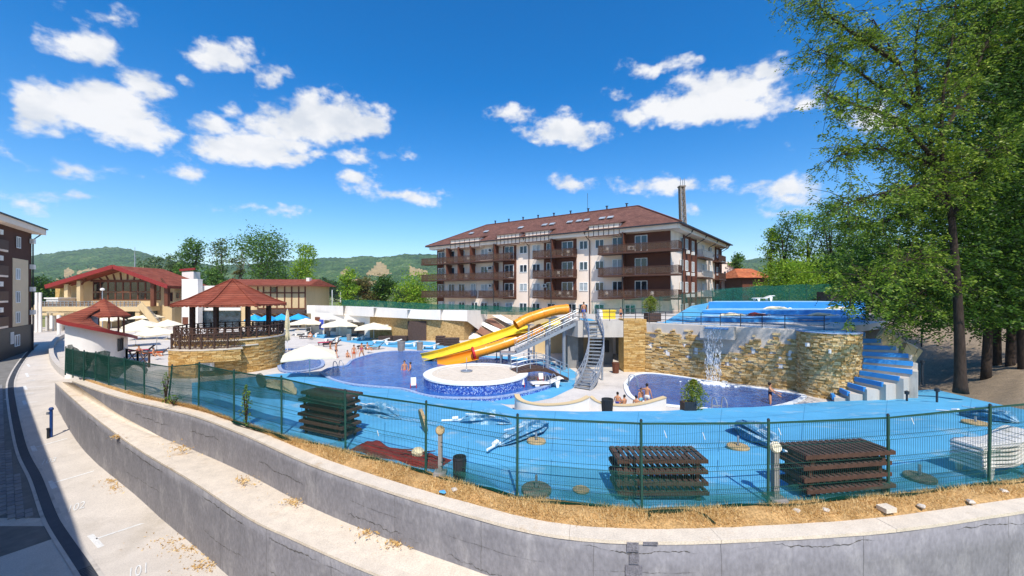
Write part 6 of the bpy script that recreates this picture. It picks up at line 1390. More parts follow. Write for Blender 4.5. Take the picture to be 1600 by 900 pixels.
bin_('dark slatted bin on the blue deck behind the fence', deckhit(718, 748), .17, .6); bin_('dark bin by the white parapet below the boys', D(949, 21.6, -1.55), .3, .8)
# crumpled red canopy at the fence foot
def red_heap():
    a, b = deckhit(548, 702), deckhit(684, 734); o = thing('red_canopy', 'crumpled red umbrella canopy heaped along the fence foot', 'umbrella', tuple((a+b)/2)); rows = []; d = (b-a).normalized(); s = Vector((-d.y, d.x, 0)); rr = random.Random(2)
    for i in range(31):
        t = i/30; row = []
        for j in range(11): v = j/10*2-1; h = .22*(1-v*v)**.5*(.55+.35*math.sin(t*9)+.2*math.sin(t*23+v*5))*min(1,t*8)*min(1,(1-t)*8)+rr.uniform(0,.04)*(1-abs(v)); row.append(a.lerp(b, t)+s*(v*.38+.3+.06*math.sin(t*14))+UP*max(.005,h))
        rows.append(row)
    MB().grid(rows).build('fabric', 'red_fabric', o, smooth=50)
    q = a.lerp(b,.72)+s*.3; mb = MB(); mb.lathe([(.18,0),(.2,.12),(.12,.2),(0,.22)], q+UP*.14, 10); mb.build('cream_patch', 'cream_fabric_old', o)
    for k in range(4): c = a.lerp(b,.62+.09*k)+s*.3+UP*.26; MB().beam(c-d*.25-s*.15, c+d*.2+s*rr.uniform(-.1,.25), .025).build('rib', 'wood_brown', o)
red_heap()
# litter and stones on the verge, leaf heaps on the walkway
def litter(name, label, cat, px, py, r, mat, z=-.03, n=8):
    p = G(px, py, z); rr = random.Random(px); mb = MB(); 
    for k in range(n): a = rr.uniform(0,6.28); q = p+Vector((math.cos(a),math.sin(a)*.6,0))*rr.uniform(0,r); mb.lathe([(0,0),(r*.45,.0),(r*.38,r*.12),(0,r*.2)], q, 5)
    return tag(mb.build(name, mat), label, cat)
litter('blue_rag', 'crumpled blue rag on the dry grass', 'rag', 690, 769, .12, 'litter_blue', -.02, 4)
for px, py, lab in ((710,766,'small pale stone beside the blue rag'),(1290,798,'pale stone near the coping, right of middle'),(1245,799,'pale flat stone near the coping below the right stack'),(1517,785,'white scrap of rubble on the verge at far right'),(1568,768,'pale stone by the fence at far right'),(1440,792,'small stone on the verge below the mossy base')):
    p = G(px, py, -.03); tag(MB().lathe([(0,-.02),(.07,-.01),(.085,.02),(.05,.055),(0,.06)], p, 7, star=lambda a, z: 1+.25*math.sin(3*a+px)).build('stone', 'stone_pale'), lab, 'stone')
p = G(1385, 797, -.02); tag(MB().box(p+UP*.04, (.3,.22,.1), .2).build('stone_slab', 'cap_stone'), 'square stone block at the fence foot below the right stack', 'stone')
def leaf_heap(label, pts, z):
    n = 700; rr = np.random.default_rng(len(label)); V = []; 
    mb = MB(); k = 0
    for i in range(n):
        a, b, s = pts[rr.integers(len(pts))]; s = s*(1.0 if rr.uniform() < .6 else 2.6); q = (gp if z is None else (lambda x, y: G(x, y, z)))(a+rr.normal()*s*1.3, b+rr.normal()*s*.5); h = abs(rr.normal())*.02; v = [Vector(rr.normal(size=3))*.028 for _ in range(3)]; mb.add([q+UP*(h+.01)+x for x in v], [(0,1,2)])
    o = mb.build('dead_leaves', 'straw', kind='stuff', recalc=False); o['label'] = label
leaf_heap('dead leaves swept against the lower wall', [(265,845,10),(285,860,9),(300,856,6),(330,880,8),(310,888,5),(180,763,4),(173,752,3)], None)
leaf_heap('dead leaves on the walkway between the walls', [(285,702,5),(380,752,4),(460,785,5),(575,832,6),(620,850,5),(180,683,2)], -1.33)
# blue bollard in the parking bay
p = gp(80, 683); o = thing('bollard', 'slim blue folding bollard in the parking bay', 'bollard', tuple(p)); zt = (683-641)/F*p.y; MB().tube([p, p+UP*zt], .065, 10).build('post', 'navy_post', o); MB().lathe([(.07,0),(.1,.02),(.1,.1),(.06,.16),(0,.17)], p+UP*zt, 12).build('head', 'navy_post', o); MB().box(p+UP*(zt-.15)+Vector((-.1,-.05,0)), (.12,.1,.14)).build('lock', 'steel', o)
p = gp(75, 685); o = thing('parking_stub', 'short dark stub post beside the blue bollard', 'post', tuple(p)); MB().tube([p, p+UP*.5], .05, 8).build('post', 'dark_plastic', o); MB().lathe([(.07,0),(.07,.06),(0,.08)], p+UP*.5, 8).build('cap', 'dark_plastic', o)
# curved kerb wall at the end of the parking bays
o = thing('kerb_wall', 'low curved concrete kerb wall at the far end of the parking bays', 'wall', tuple(gp(80,575))); P = bez([gp(101,590), gp(88,580), gp(77,562), gp(78,545), gp(86,534), gp(96,528)], 6); mb = MB(); rows = [[p for p in P], [p+UP*.6 for p in P], [p+UP*.6 for p in offs(P, .35)], [p for p in offs(P, .35)]]; mb.grid(rows); mb.build('wall', 'concrete', o)
# ------------------------------------------------------------------ parasols, loungers, planters
def parasol(r=2.0, h=2.9, mat='cream_fabric'):
    t = thing('parasol', 'x', 'parasol', local=True); MB().tube([(0,0,0),(0,0,h)], .035, 8).build('pole', 'white_paint', t)
    MB().lathe([(0,.0),(.36,.0),(.36,.1),(.08,.14),(.05,.3)], (0,0,0), 16).build('base', 'disc_concrete', t)
    ze = h-.75; rings = [(1.0,ze),(.62,ze+.27),(.24,h-.16)]; vs = []; fs = []
    def sq(a): return 1/max(abs(math.cos(a)), abs(math.sin(a)))
    n = 24
    for s, z in rings:
        for k in range(n): a = 2*math.pi*k/n+math.pi/4*0; q = r*s*(1/max(abs(math.cos(a)),abs(math.sin(a))))*.94; corner = abs(math.sin(2*a)); vs.append((q*math.cos(a), q*math.sin(a), z-(.10*corner if s == 1.0 else 0)-(.03*(k % 2) if s == 1.0 else 0)))
    for i in range(2): fs += [(i*n+k, i*n+(k+1) % n, (i+1)*n+(k+1) % n, (i+1)*n+k) for k in range(n)]
    m0 = len(vs); vs += [(x, y, z-.16) for x, y, z in vs[:n]]; fs += [(k, (k+1) % n, m0+(k+1) % n, m0+k) for k in range(n)]
    MB().add(vs, fs).build('canopy', mat, t, smooth=20, recalc=False)
    MB().lathe([(r*.34,h-.2),(.04,h+.04)], (0,0,0), 4, math.pi/4, math.pi/4+2*math.pi).build('vent_cap', mat, t)
    for k in range(4): a = math.pi/4+k*math.pi/2; MB().beam((r*1.28*math.cos(a), r*1.28*math.sin(a), ze-.14), (0,0,h-.25), .03).build('rib', 'wood_brown', t)
    return t
PC = parasol(); PB = parasol(mat='bright_blue_fabric'); used = {PC: 0, PB: 0}
def put_parasol(proto, px, pya, w, lab, grp, rz=.3, Y=None, h=2.9):
    """px, apex row, width in pixels; foot on the pool level"""
    zt = ZP+h; Y = Y or (H-zt)*F/(pya-HZ); s = w/F*Y/4.3; hs = (H-(pya-HZ)/F*Y-ZP)/2.94; loc = D(px, Y, ZP)
    if not used[proto]: used[proto] = 1; o = proto; o.location = loc; o.rotation_euler = (0,0,rz); o['label'] = lab; o['group'] = grp; o.scale = (s,s,hs)
    else: o = dup(proto, loc, rz, lab, grp, (s,s,hs))
g1 = 'cream parasols by the bar'; g2 = 'cream parasols by the pools'; g3 = 'blue parasols at the back'
for i, (px, a, w, lab) in enumerate(((230,489,36,'smallest cream parasol standing before the restaurant balcony'),(222,499,44,'cream parasol in the middle of the bar group, second row'),(212,505,44,'cream parasol nearest the curved bar roof in the front row'),(245,510,50,'large cream parasol in the front row left of the round pavilion'),(262,499,34,'cream parasol half hidden by the left edge of the round pavilion'),(174,492,28,'cream parasol just right of the small pyramid roof'))): put_parasol(PC, px, a, w, lab, g1, .2+.3*i, h=2.95)
put_parasol(PC, 478, 497, 50, 'leftmost of three cream parasols in front of the changing rooms', g2, .35, h=2.7)
put_parasol(PC, 531, 500, 58, 'middle of three cream parasols in front of the changing rooms', g2, .4, h=2.6)
put_parasol(PC, 584, 504, 60, 'rightmost of three cream parasols in front of the changing rooms', g2, .3, h=2.5)
put_parasol(PC, 484, 538, 84, 'big near cream parasol by the paddling pool', g2, .45, h=2.75)
put_parasol(PB, 418, 491, 26, 'blue parasol left of the closed cream one behind the pavilion railing', g3, .2, 68)
put_parasol(PB, 440, 490, 30, 'blue parasol at the middle of the blue group by the bar front', g3, .5, 70); put_parasol(PB, 466, 490, 30, 'blue parasol at the right end of the blue group', g3, .1, 73); put_parasol(PB, 398, 491, 24, 'blue parasol seen through the pavilion posts', g3, .1, 70)
def closed_parasol(label, px, Y, pyt):
    p = D(px, Y, ZP); zt = H-(pyt-HZ)/F*Y; o = thing('closed_parasol', label, 'parasol', tuple(p)); MB().tube([p, (p.x,p.y,zt+.1)], .04, 8).build('pole', 'white_paint', o); h = zt-ZP
    MB().lathe([(.05,h),(.12,h*.93),(.2,h*.75),(.24,h*.6),(.14,h*.5),(.22,h*.4),(.26,h*.28),(.05,h*.26)], p, 20, star=lambda a, z: 1+.22*math.sin(5*a)).build('canopy', 'cream_fabric_old', o, smooth=60); MB().lathe([(0,0),(.4,0),(.4,.1),(0,.12)], p, 14).build('base', 'disc_concrete', o)
closed_parasol('closed cream parasol right behind the round pavilion', 449, 46, 484)
gl = 'loungers round the pools'
spots = [(472,524,.2,'white lounger under the leftmost parasol by the changing rooms'),(486,527,.5,'white lounger right of the leftmost parasol pole'),(520,533,.1,'white lounger on the blue strip under the middle parasol'),(560,531,.0,'white lounger on the blue strip right of the middle parasol'),(596,536,.2,'white lounger beside the rightmost parasol pole'),(640,541,.1,'white lounger on the blue strip near the slide end'),(672,545,-.1,'white lounger at the right end of the blue strip'),(615,538,.3,'white lounger between the rightmost parasol and the grey bins')]
for px, py, rz, lab in spots: place_pl(G(px, py, ZP+.01), rz, lab, gl, 1.15)
place_pl(G(855, 605, ZP+.02), .25, 'white lounger by the pool ladder at the footbridge end', gl, 1.2)
place_pl(D(1193, 50, 3.97), .1, 'white lounger on the top blue tier at the net fence', gl, 1.3)
def sunbed(label, px, py, col_, rz):
    p = G(px, py, ZP); o = thing('sunbed', label, 'sun lounger', tuple(p), 'dark sunbeds by the pools'); m = Matrix.Translation(p) @ Matrix.Rotation(rz, 4, 'Z'); MB(m).lim(-.9,.9,-.33,.33,.28,.34).build('bed', 'wood_dark', o)
    q = MB(m); q.box((1.0,0,.55), (.75,.64,.06), tilt=Matrix.Rotation(R(-42), 3, 'Y')); q.build('backrest', 'wood_dark', o); MB(m).lim(-.85,.75,-.3,.3,.345,.41).build('cushion', col_, o)
    for x in (-.75,.75):
        for y in (-.28,.28): MB(m).lim(x-.03,x+.03,y-.03,y+.03,0,.279).build('leg', 'wood_dark', o)
for px, py, c_, rz, lab in ((478,529,'cloth_black',.1,'dark sunbed under the leftmost cream parasol'),(508,539,'cloth_pink',.5,'sunbed with pink towel at the middle cream parasol'),(516,541,'cloth_black',.5,'dark sunbed beside the one with the pink towel'),(570,545,'cloth_black',.2,'dark sunbed under the rightmost cream parasol'),(582,546,'cloth_cyan',.2,'sunbed with pale towel right of the parasol pole'),(218,552,'cloth_pink',.9,'reddish sunbed by the bar railing'),(240,556,'cloth_orange',.7,'orange sunbed nearest the round pavilion steps')): sunbed(lab, px, py, c_, rz)
for px, py, h, lab in ((482,521,.9,'small round bin left of the parasols'),(513,526,.9,'small round bin on the blue strip by the first parasol'),(545,532,.9,'small round bin behind the middle parasol'),(627,551,1.3,'grey bin at the pool edge near the slide end'),(656,549,1.1,'grey bin right beside the yellow chute end'),(962,583,.9,'brown bin at the foot of the ochre pillar')): bin_(lab, G(px, py, ZP), .32*h, h, 'concrete_shade' if px != 962 else 'wood_brown')
# low wooden stacks and benches in front of the service building
for px, py, w, h, lab in ((601,533,21,8,'left brown timber bench before the stone wall of the changing rooms'),(624,534,22,9,'right brown timber bench before the stone wall of the changing rooms'),(687,540,14,15,'left block of stacked brown loungers before the paved slope'),(705,541,24,13,'right block of stacked brown loungers before the paved slope')):
    p = G(px, py, ZP); ww = w/F*p.y; hh = h/F*p.y; o = thing('timber_stack', lab, 'bench' if px < 650 else 'stack', tuple(p)); k = 5
    for i in range(k): MB().box(p+Vector((random.uniform(-.06,.06), .5, (i+.5)*hh/k)), (ww, .8, hh/k*.72)).build('board', 'wood_red', o)
    for x in (-.42,.42): MB().box(p+Vector((x*ww, .13, hh/2)), (.12,.08,hh)).build('upright', 'wood_dark', o)
# terrace odds and ends: folded umbrellas and loungers on the blue tiers
def lay(lab, px, py, w, z, mat, Y): 
    a = D(px-w/2, Y, z); b = D(px+w/2, Y+.3, z); lying_umbrella(lab, a, b, mat, .34, pl=.5, flat=.5)
lay('folded cream umbrella on the lowest blue tier, left', 1144, 497, 42, TIERS[0][3], 'cream_fabric', 38); lay('folded red umbrella on the lowest blue tier', 1182, 497, 34, TIERS[0][3], 'red_fabric', 38.3); lay('folded cream umbrella on the lowest blue tier, right', 1283, 497, 46, TIERS[0][3], 'cream_fabric', 38); lay('folded cream umbrella on the middle blue tier, left', 1212, 487, 40, TIERS[1][3], 'cream_fabric', 43.5); lay('folded cream umbrella on the middle blue tier, right', 1310, 486, 42, TIERS[1][3], 'cream_fabric', 43.5)
def planter(label, px, py, Y, w, h, z, mat='wood_red', shrub=None, seed=1):
    p = D(px, Y, z); o = thing('planter', label, 'planter', tuple(p)); k = 7
    for i in range(k): x = lerp(-w/2, w/2, (i+.5)/k); MB().box(p+Vector((x, -w*.5, h/2)), (w/k*.9, .05, h)).build('board', mat, o)
    MB().box(p+Vector((0,0,h*.47)), (w*.98, w*.95, h*.92)).build('box', 'wood_dark', o)
    return o, p
planter('red brown planter box on the top blue tier at the net fence', 1301, 472, 50.8, 2.4, 1.3, 3.96)
o = thing('toy_house', 'yellow plastic play house on the platform before the apartment building', 'toy', tuple(D(950, 37.5, ZPL))); p = D(950, 37.5, ZPL)
MB().box(p+UP*.35, (1.2,.9,.7)).build('body', 'yellow_fibre', o); MB().box(p+Vector((-.75,0,.42)), (.3,.9,.84)).build('side_panel', 'white_plastic', o); MB().prism([(p.x-.65,p.y-.5),(p.x+.65,p.y-.5),(p.x+.65,p.y+.5),(p.x-.65,p.y+.5)], ZPL+.71, ZPL+.82).build('lid', 'yellow_fibre', o)
# pool ladders and starting blocks
def ladder(label, px, py, z=ZW, blocks=False, rz=0.0, s=1.0):
    p = G(px, py, z); o = thing('pool_ladder', label, 'ladder', tuple(p), 'ladders and signs at the pool edges'); d = Vector((math.cos(rz), math.sin(rz), 0)); n = Vector((-d.y, d.x, 0))
    for e in (-.28,.28): MB().tube(bez([p+d*e+n*.1-UP*.3, p+d*e+n*.05+UP*.55*s, p+d*e-n*.2+UP*.75*s, p+d*e-n*.5+UP*.5*s, p+d*e-n*.55-UP*.05], 4), .03, 6).build('rail', 'steel', o)
    for h in (-.1,.2): MB().beam(p+d*-.28+n*.08+UP*h, p+d*.28+n*.08+UP*h, .06).build('rung', 'steel', o)
ladder('pool ladder at the footbridge end of the big pool', 858, 600, rz=.5); ladder('pool ladder in front of the planter at the waterfall pool', 1121, 640, ZP+.1); ladder('ladder at the back of the big pool behind the footbridge', 780, 563, rz=3.1); ladder('ladder at the left edge of the waterfall pool', 984, 602, ZP+.1, rz=1.4); ladder('ladder at the left corner of the big pool', 526, 577, rz=1.0)
for px, py, lab in ((646,606,'white tilted sign board at the front edge of the big pool'),(783,612,'left white sign board at the pool edge below the island'),(815,605,'middle white sign board at the pool edge below the island'),(845,596,'right white sign board at the pool edge near the ladder')):
    p = G(px, py, ZW); o = thing('edge_sign', lab, 'sign', tuple(p)); MB().box(p+Vector((0,0,.45)), (.36,.05,.55), .3, tilt=Matrix.Rotation(R(-14), 3, 'X')).build('board', 'white_plastic', o)
    for x in (-.2,.2): MB().tube([p+Vector((x,0,-.1)), p+Vector((x,0,.3))], .03, 6).build('leg', 'red_plastic', o)
# railings of the bar terrace left of the pavilion
r0 = thing('railing', 'dark crossed timber railing of the bar terrace left of the pavilion', 'railing', tuple(G(210,575,ZP))); PP = [G(167,573,ZP),G(180,566,ZP),(G(198,566,ZP)),G(215,570,ZP),G(233,574,ZP)]
for a, b in zip(PP, PP[1:]):
    mb = MB(); h = 1.3; mb.beam(a+UP*h, b+UP*h, .13,.09); mb.beam(a+UP*.1, b+UP*.1, .07); mb.beam(a, a+UP*h, .12); mb.beam(a+UP*.1, b+UP*h, .06); mb.beam(b+UP*.1, a+UP*h, .06); mb.beam(b, b+UP*h, .12); mb.build('railing_panel', 'wood_dark', r0)
# white posts left of the restaurant and lamp posts
for px, yb, yt, Y, lab in ((57,508,457,70,'leftmost tall white post before the restaurant steps'),(63,508,457,70,'second tall white post before the restaurant steps'),(92,512,492,66,'short white post carrying the terrace left of the curved bar')):
    p = PY(px, yb, Y); p.z = -1.9; tag(MB().tube([p, Vector((p.x,p.y,H-(yt-HZ)/F*Y))], [.22,.2], 10).build('white_post', 'plaster_white'), lab, 'post')
o = thing('raised_walk', 'raised cream walkway left of the restaurant', 'walkway', tuple(D(75,72,ZP))); MB().lim((50-800)/F*72, (100-800)/F*72, 72, 75, .95, 1.35).build('slab', 'plaster_cream', o)
for k in range(5): MB().box(D(52+k*11, 72.4, -.45), (.35,.35,2.8)).build('pier', 'concrete', o)
def lamp(label, px, py, Y, h, gz0):
    p = D(px, Y, gz0); o = thing('path_lamp', label, 'lamp', tuple(p), 'path lamps on the slope'); MB().tube([p-UP*.2, p+UP*h], .05, 8).build('post', 'steel_dark', o); MB().lathe([(.05,0),(.11,.03),(.11,.16),(.13,.17),(0,.24)], p+UP*h, 12).build('head', 'steel_dark', o)
lamp('dark path lamp on the slope right of the blue steps', 1441, 0, 24.5, 1.1, -.45); lamp('dark path lamp at the edge of the blue deck below the tree', 1464, 0, 21.5, 1.1, -1.45); lamp('dark path lamp higher on the slope beside the kerb wall', 1440, 0, 31, 1.0, 1.0); lamp('dark path lamp at the foot of the blue steps', 1417, 0, 22.5, 1.0, -1.75)
p = D(148+0, 74, ZP); o = thing('street_lamp', 'tall street lamp with round head before the restaurant glazing', 'lamp', tuple(D(160,72,ZP))); p = D(160,72,ZP); MB().tube([p, p+UP*7.2], .07, 8).build('post', 'steel', o); MB().lathe([(0,0),(.3,.1),(.34,.3),(.2,.5),(0,.55)], p+UP*7.2, 12).build('globe', 'white_plastic', o)
for px, lab in ((430+88,'left white goal post on the far field'),(532,'right white goal post on the far field')): pass
for px, yt, lab in ((519,453,'left tall white net post on the far field'),(532,455,'right tall white net post on the far field')): p = D(px, 95, -2.1); tag(MB().tube([p, PY(px, yt, 95)], .09, 6).build('field_post', 'white_paint'), lab, 'post')
# ------------------------------------------------------------------ trees and plants
def leafquads(C, size, rg, up=.35, asp=.5):
    """C (n,3) leaf centres -> folded leaf quads, one island each"""
    n = len(C); d = rg.normal(size=(n,3)); d[:,2] *= .6; d /= np.linalg.norm(d, axis=1)[:,None]
    nn = rg.normal(size=(n,3)); nn[:,2] += up*3; s = np.cross(d, nn); s /= np.linalg.norm(s, axis=1)[:,None]+1e-9
    sz = (size*rg.uniform(.6,1.25,n))[:,None] if np.isscalar(size) else size[:,None]
    V = np.empty((n,4,3)); V[:,0] = C-d*sz*.5; V[:,1] = C+s*sz*asp*.5; V[:,2] = C+d*sz*.5; V[:,3] = C-s*sz*asp*.5
    V[:,1,2] += .08*sz[:,0]; V[:,3,2] += .08*sz[:,0]
    return V.reshape(-1,3), np.arange(n*4).reshape(-1,4)
def sample_crown(ells, nclump, per, cr, rg, shell=.55):
    """clump centres spread through the outer part of several ellipsoids, leaves gathered round them"""
    vol = np.array([a[3]*a[4]*a[5] for a in ells]); pick = rg.choice(len(ells), nclump, p=vol/vol.sum()); C = []
    E = np.array(ells)[pick]; u = rg.normal(size=(nclump,3)); u /= np.linalg.norm(u, axis=1)[:,None]; r = (shell+(1-shell)*rg.uniform(0,1,nclump)**.6)[:,None]
    cen = E[:,:3]+u*r*E[:,3:6]*rg.uniform(.85,1.12,(nclump,1)); L_ = np.repeat(cen, per, 0)+rg.normal(size=(nclump*per,3))*cr*np.array([1,1,.7]); return cen, L_
def tree(label, px, Y, pyt, w, mat, zb=-2.0, kind='broad', seed=0, group='trees behind the resort', n=None, leaf=None, bark='bark', trunk_r=None, pyb=None):
    rg = np.random.default_rng(seed+int(px)*7); b = D(px, Y, zb); zt = H-(pyt-HZ)/F*Y; hgt = zt-zb; rw = w/2/F*Y; o = thing('tree', label, 'tree', tuple(b), group)
    ells = []
    if kind == 'broad':
        for k in range(7): a = rg.uniform(0,6.28); q = rg.uniform(.2,.55); zz = zb+hgt*rg.uniform(.45,.8); rr = rw*rg.uniform(.4,.62); ells.append((b.x+math.cos(a)*rw*q, Y+math.sin(a)*rw*q, zz, rr, rr, min(rr*1.1, zt-zz)))
        ells.append((b.x+rg.uniform(-.15,.15)*rw, Y, zt-hgt*.2, rw*.5, rw*.5, hgt*.2))
    elif kind == 'tall':
        for k in range(8): zz = zb+hgt*(.25+.09*k); ells.append((b.x+rg.uniform(-.45,.45)*rw, Y+rg.uniform(-.3,.3)*rw, zz, rw*rg.uniform(.45,.75), rw*.6, hgt*.1))
        ells.append((b.x, Y, zt-hgt*.08, rw*.4, rw*.4, hgt*.08))
    elif kind == 'bush':
        for k in range(8): a = rg.uniform(0,6.28); ells.append((b.x+math.cos(a)*rw*.5, Y+math.sin(a)*rw*.4, zb+hgt*rg.uniform(.3,.65), rw*.5, rw*.45, hgt*.34))
        ells.append((b.x, Y, zt-hgt*.25, rw*.55, rw*.5, hgt*.25))
    n = n or 150; lf = leaf or max(.2, Y*.0052); cen, L_ = sample_crown(ells, n, 26, rw*.12+.15, rg, .35)
    # trunk and limbs
    tr = trunk_r or hgt*.018+.05; mb = MB(); lean = rg.normal(size=2)*rw*.08; top = Vector((b.x+lean[0], Y+lean[1], zb+hgt*.72)); mid = b.lerp(top, .5)+Vector((rg.normal()*.15, rg.normal()*.15, 0)); path = bez([b-Vector((0,0,.3)), mid, top], 4); mb.tube(path, [tr*(1-.8*i/(len(path)-1)) for i in range(len(path))], 7)
    mb.build('trunk', bark, o, smooth='all')
    for k in rg.choice(len(cen), min(14, len(cen)), replace=False):
        c = Vector(cen[k]); t = min(.95, max(.2, (c.z-zb)/hgt*.75)); a = b.lerp(top, t); q = MB(); q.tube([a, a.lerp(c,.55)+Vector((0,0,hgt*.03)), c], [tr*.4*(1-t*.6), tr*.2, .02], 5); q.build('limb', bark, o)
    V, Fq = leafquads(L_, lf, rg, asp=.62); npmesh('crown', V, Fq, mat, o)
    return o
T = tree
T('grey green round tree left of the tall group, behind the restaurant roof', 240, 112, 397, 44, 'leaf_grey', seed=1); T('second grey green tree behind the right slope of the restaurant roof', 271, 110, 394, 40, 'leaf_grey', seed=2)
T('dense upright tree between restaurant and pavilion roof', 301, 108, 372, 50, 'leaf_mid', kind='tall', seed=3, n=200); T('thin airy birch like tree with pale trunk', 346, 112, 364, 42, 'leaf_grey', kind='tall', seed=4, n=75, bark='bark_pale'); T('bare stemmed thin tree beside the big broad tree', 374, 110, 385, 26, 'leaf_autumn', kind='tall', seed=14, n=40, bark='bark_pale')
T('big broad tree, tallest behind the round pavilion', 409, 106, 350, 96, 'leaf_mid', seed=5, n=280, bark='bark_pale'); T('yellow green tree at the right end of the restaurant wing', 470, 98, 380, 50, 'leaf_bright', kind='tall', seed=6, n=170)
T('dark low tree behind the pavilion roof, left', 330, 100, 412, 44, 'leaf_mid', seed=15, kind='bush'); T('dark low tree behind the pavilion roof, right', 440, 104, 408, 50, 'leaf_mid', seed=16, kind='bush')
T('dark tree at the foot of the left hill', 75, 130, 432, 36, 'leaf_dark', kind='bush', seed=7); T('dark tree left of the restaurant gable', 100, 125, 436, 30, 'leaf_dark', kind='bush', seed=8); T('dark tree showing over the left roof slope of the restaurant', 138, 120, 421, 44, 'leaf_dark', kind='bush', seed=9); T('dark tree beside the left apartment block', 58, 110, 430, 22, 'leaf_dark', kind='bush', seed=17)
T('bright green tree left of the reddish tree by the far field', 545, 88, 419, 32, 'leaf_bright', seed=10, kind='tall', n=120); T('reddish tinged tree behind the changing rooms', 572, 92, 430, 40, 'leaf_autumn', seed=11); T('dark pine like tree behind the changing rooms', 602, 94, 429, 46, 'leaf_dark', seed=12, n=180); T('grey green bush before the dark pine', 628, 84, 446, 40, 'leaf_grey', kind='bush', seed=13); T('large yellow green tree left of the apartment building', 650, 84, 420, 74, 'leaf_bright', kind='bush', seed=18, n=260); T('small yellow bush at the net fence', 569, 76, 463, 24, 'leaf_bright', kind='bush', seed=19, n=60)
for k in range(9): T('far dark tree in the row beyond the playing field, '+['first','second','third','fourth','fifth','sixth','seventh','eighth','ninth'][k]+' from the left', 487+k*9, 320+10*(k % 3), 433+(k*5 % 9), 26, 'leaf_dark', kind='bush', seed=30+k, n=50, leaf=1.5, group='far tree row')
T('small dark green tree right of the apartment building', 1152, 92, 395, 28, 'leaf_mid', zb=0, kind='tall', seed=20); T('low green bush before the orange roofed house', 1186, 78, 434, 30, 'leaf_bright', zb=0, kind='bush', seed=21, n=60)
for i, (px, Y, pt, w, m_, kd, lab) in enumerate(((1203,66,352,40,'leaf_bright','tall','slender yellow green tree at the left end of the right hand wood'),(1228,64,330,50,'leaf_mid','tall','thin tall tree second in the right hand wood'),(1262,62,328,54,'leaf_bright','tall','airy tall tree in the middle of the right hand wood'),(1300,60,312,66,'leaf_mid','tall','tallest tree of the right hand wood behind the net fence'),(1340,60,325,80,'leaf_mid','broad','broad green tree behind the drooping branches'),(1222,58,398,60,'leaf_bright','bush','bright bushy thicket above the net fence, left'),(1272,57,392,70,'leaf_bright','bush','bright bushy thicket above the net fence, middle'),(1325,57,388,80,'leaf_mid','bush','green thicket above the net fence, right'),(1395,56,340,110,'leaf_mid','broad','green tree showing between the near trunks'),(1470,54,380,130,'leaf_bright','bush','sunlit thicket behind the near trunks'),(1560,52,360,160,'leaf_mid','bush','green thicket at the right edge behind the trunks'))): T(lab, px, Y, pt, w, m_, zb=2.2, kind=kd, seed=50+i, group='trees of the right hand wood', n=230 if w > 60 else 150)
def pinnate(C, rg, ln, k, size, droop=.7):
    """compound leaves: k leaflets along a drooping stalk at every point of C"""
    n = len(C); a = rg.uniform(0, 6.28, n); el = rg.uniform(-.9, .35, n); d = np.stack([np.cos(a)*np.cos(el), np.sin(a)*np.cos(el), np.sin(el)], 1); out = []
    s = np.stack([-np.sin(a), np.cos(a), 0*a], 1); V = []
    for j in range(k):
        t = (j+.6)/k; p = C+d*(ln*t)-np.array([0,0,1])*(droop*ln*t*t); sg = 1 if j % 2 else -1
        ld = s*sg+d*.45-np.array([0,0,.35])+rg.normal(size=(n,3))*.25; ld /= np.linalg.norm(ld, axis=1)[:,None]; sz = size*(1-.3*t)*rg.uniform(.75,1.25,n)[:,None]; wv = np.cross(ld, d+rg.normal(size=(n,3))*.3); wv /= np.linalg.norm(wv, axis=1)[:,None]+1e-9
        q = np.empty((n,4,3)); q[:,0] = p; q[:,1] = p+ld*sz*.5+wv*sz*.2; q[:,2] = p+ld*sz; q[:,3] = p+ld*sz*.5-wv*sz*.2; V.append(q.reshape(-1,3))
    V = np.concatenate(V); return V, np.arange(len(V)).reshape(-1,4)
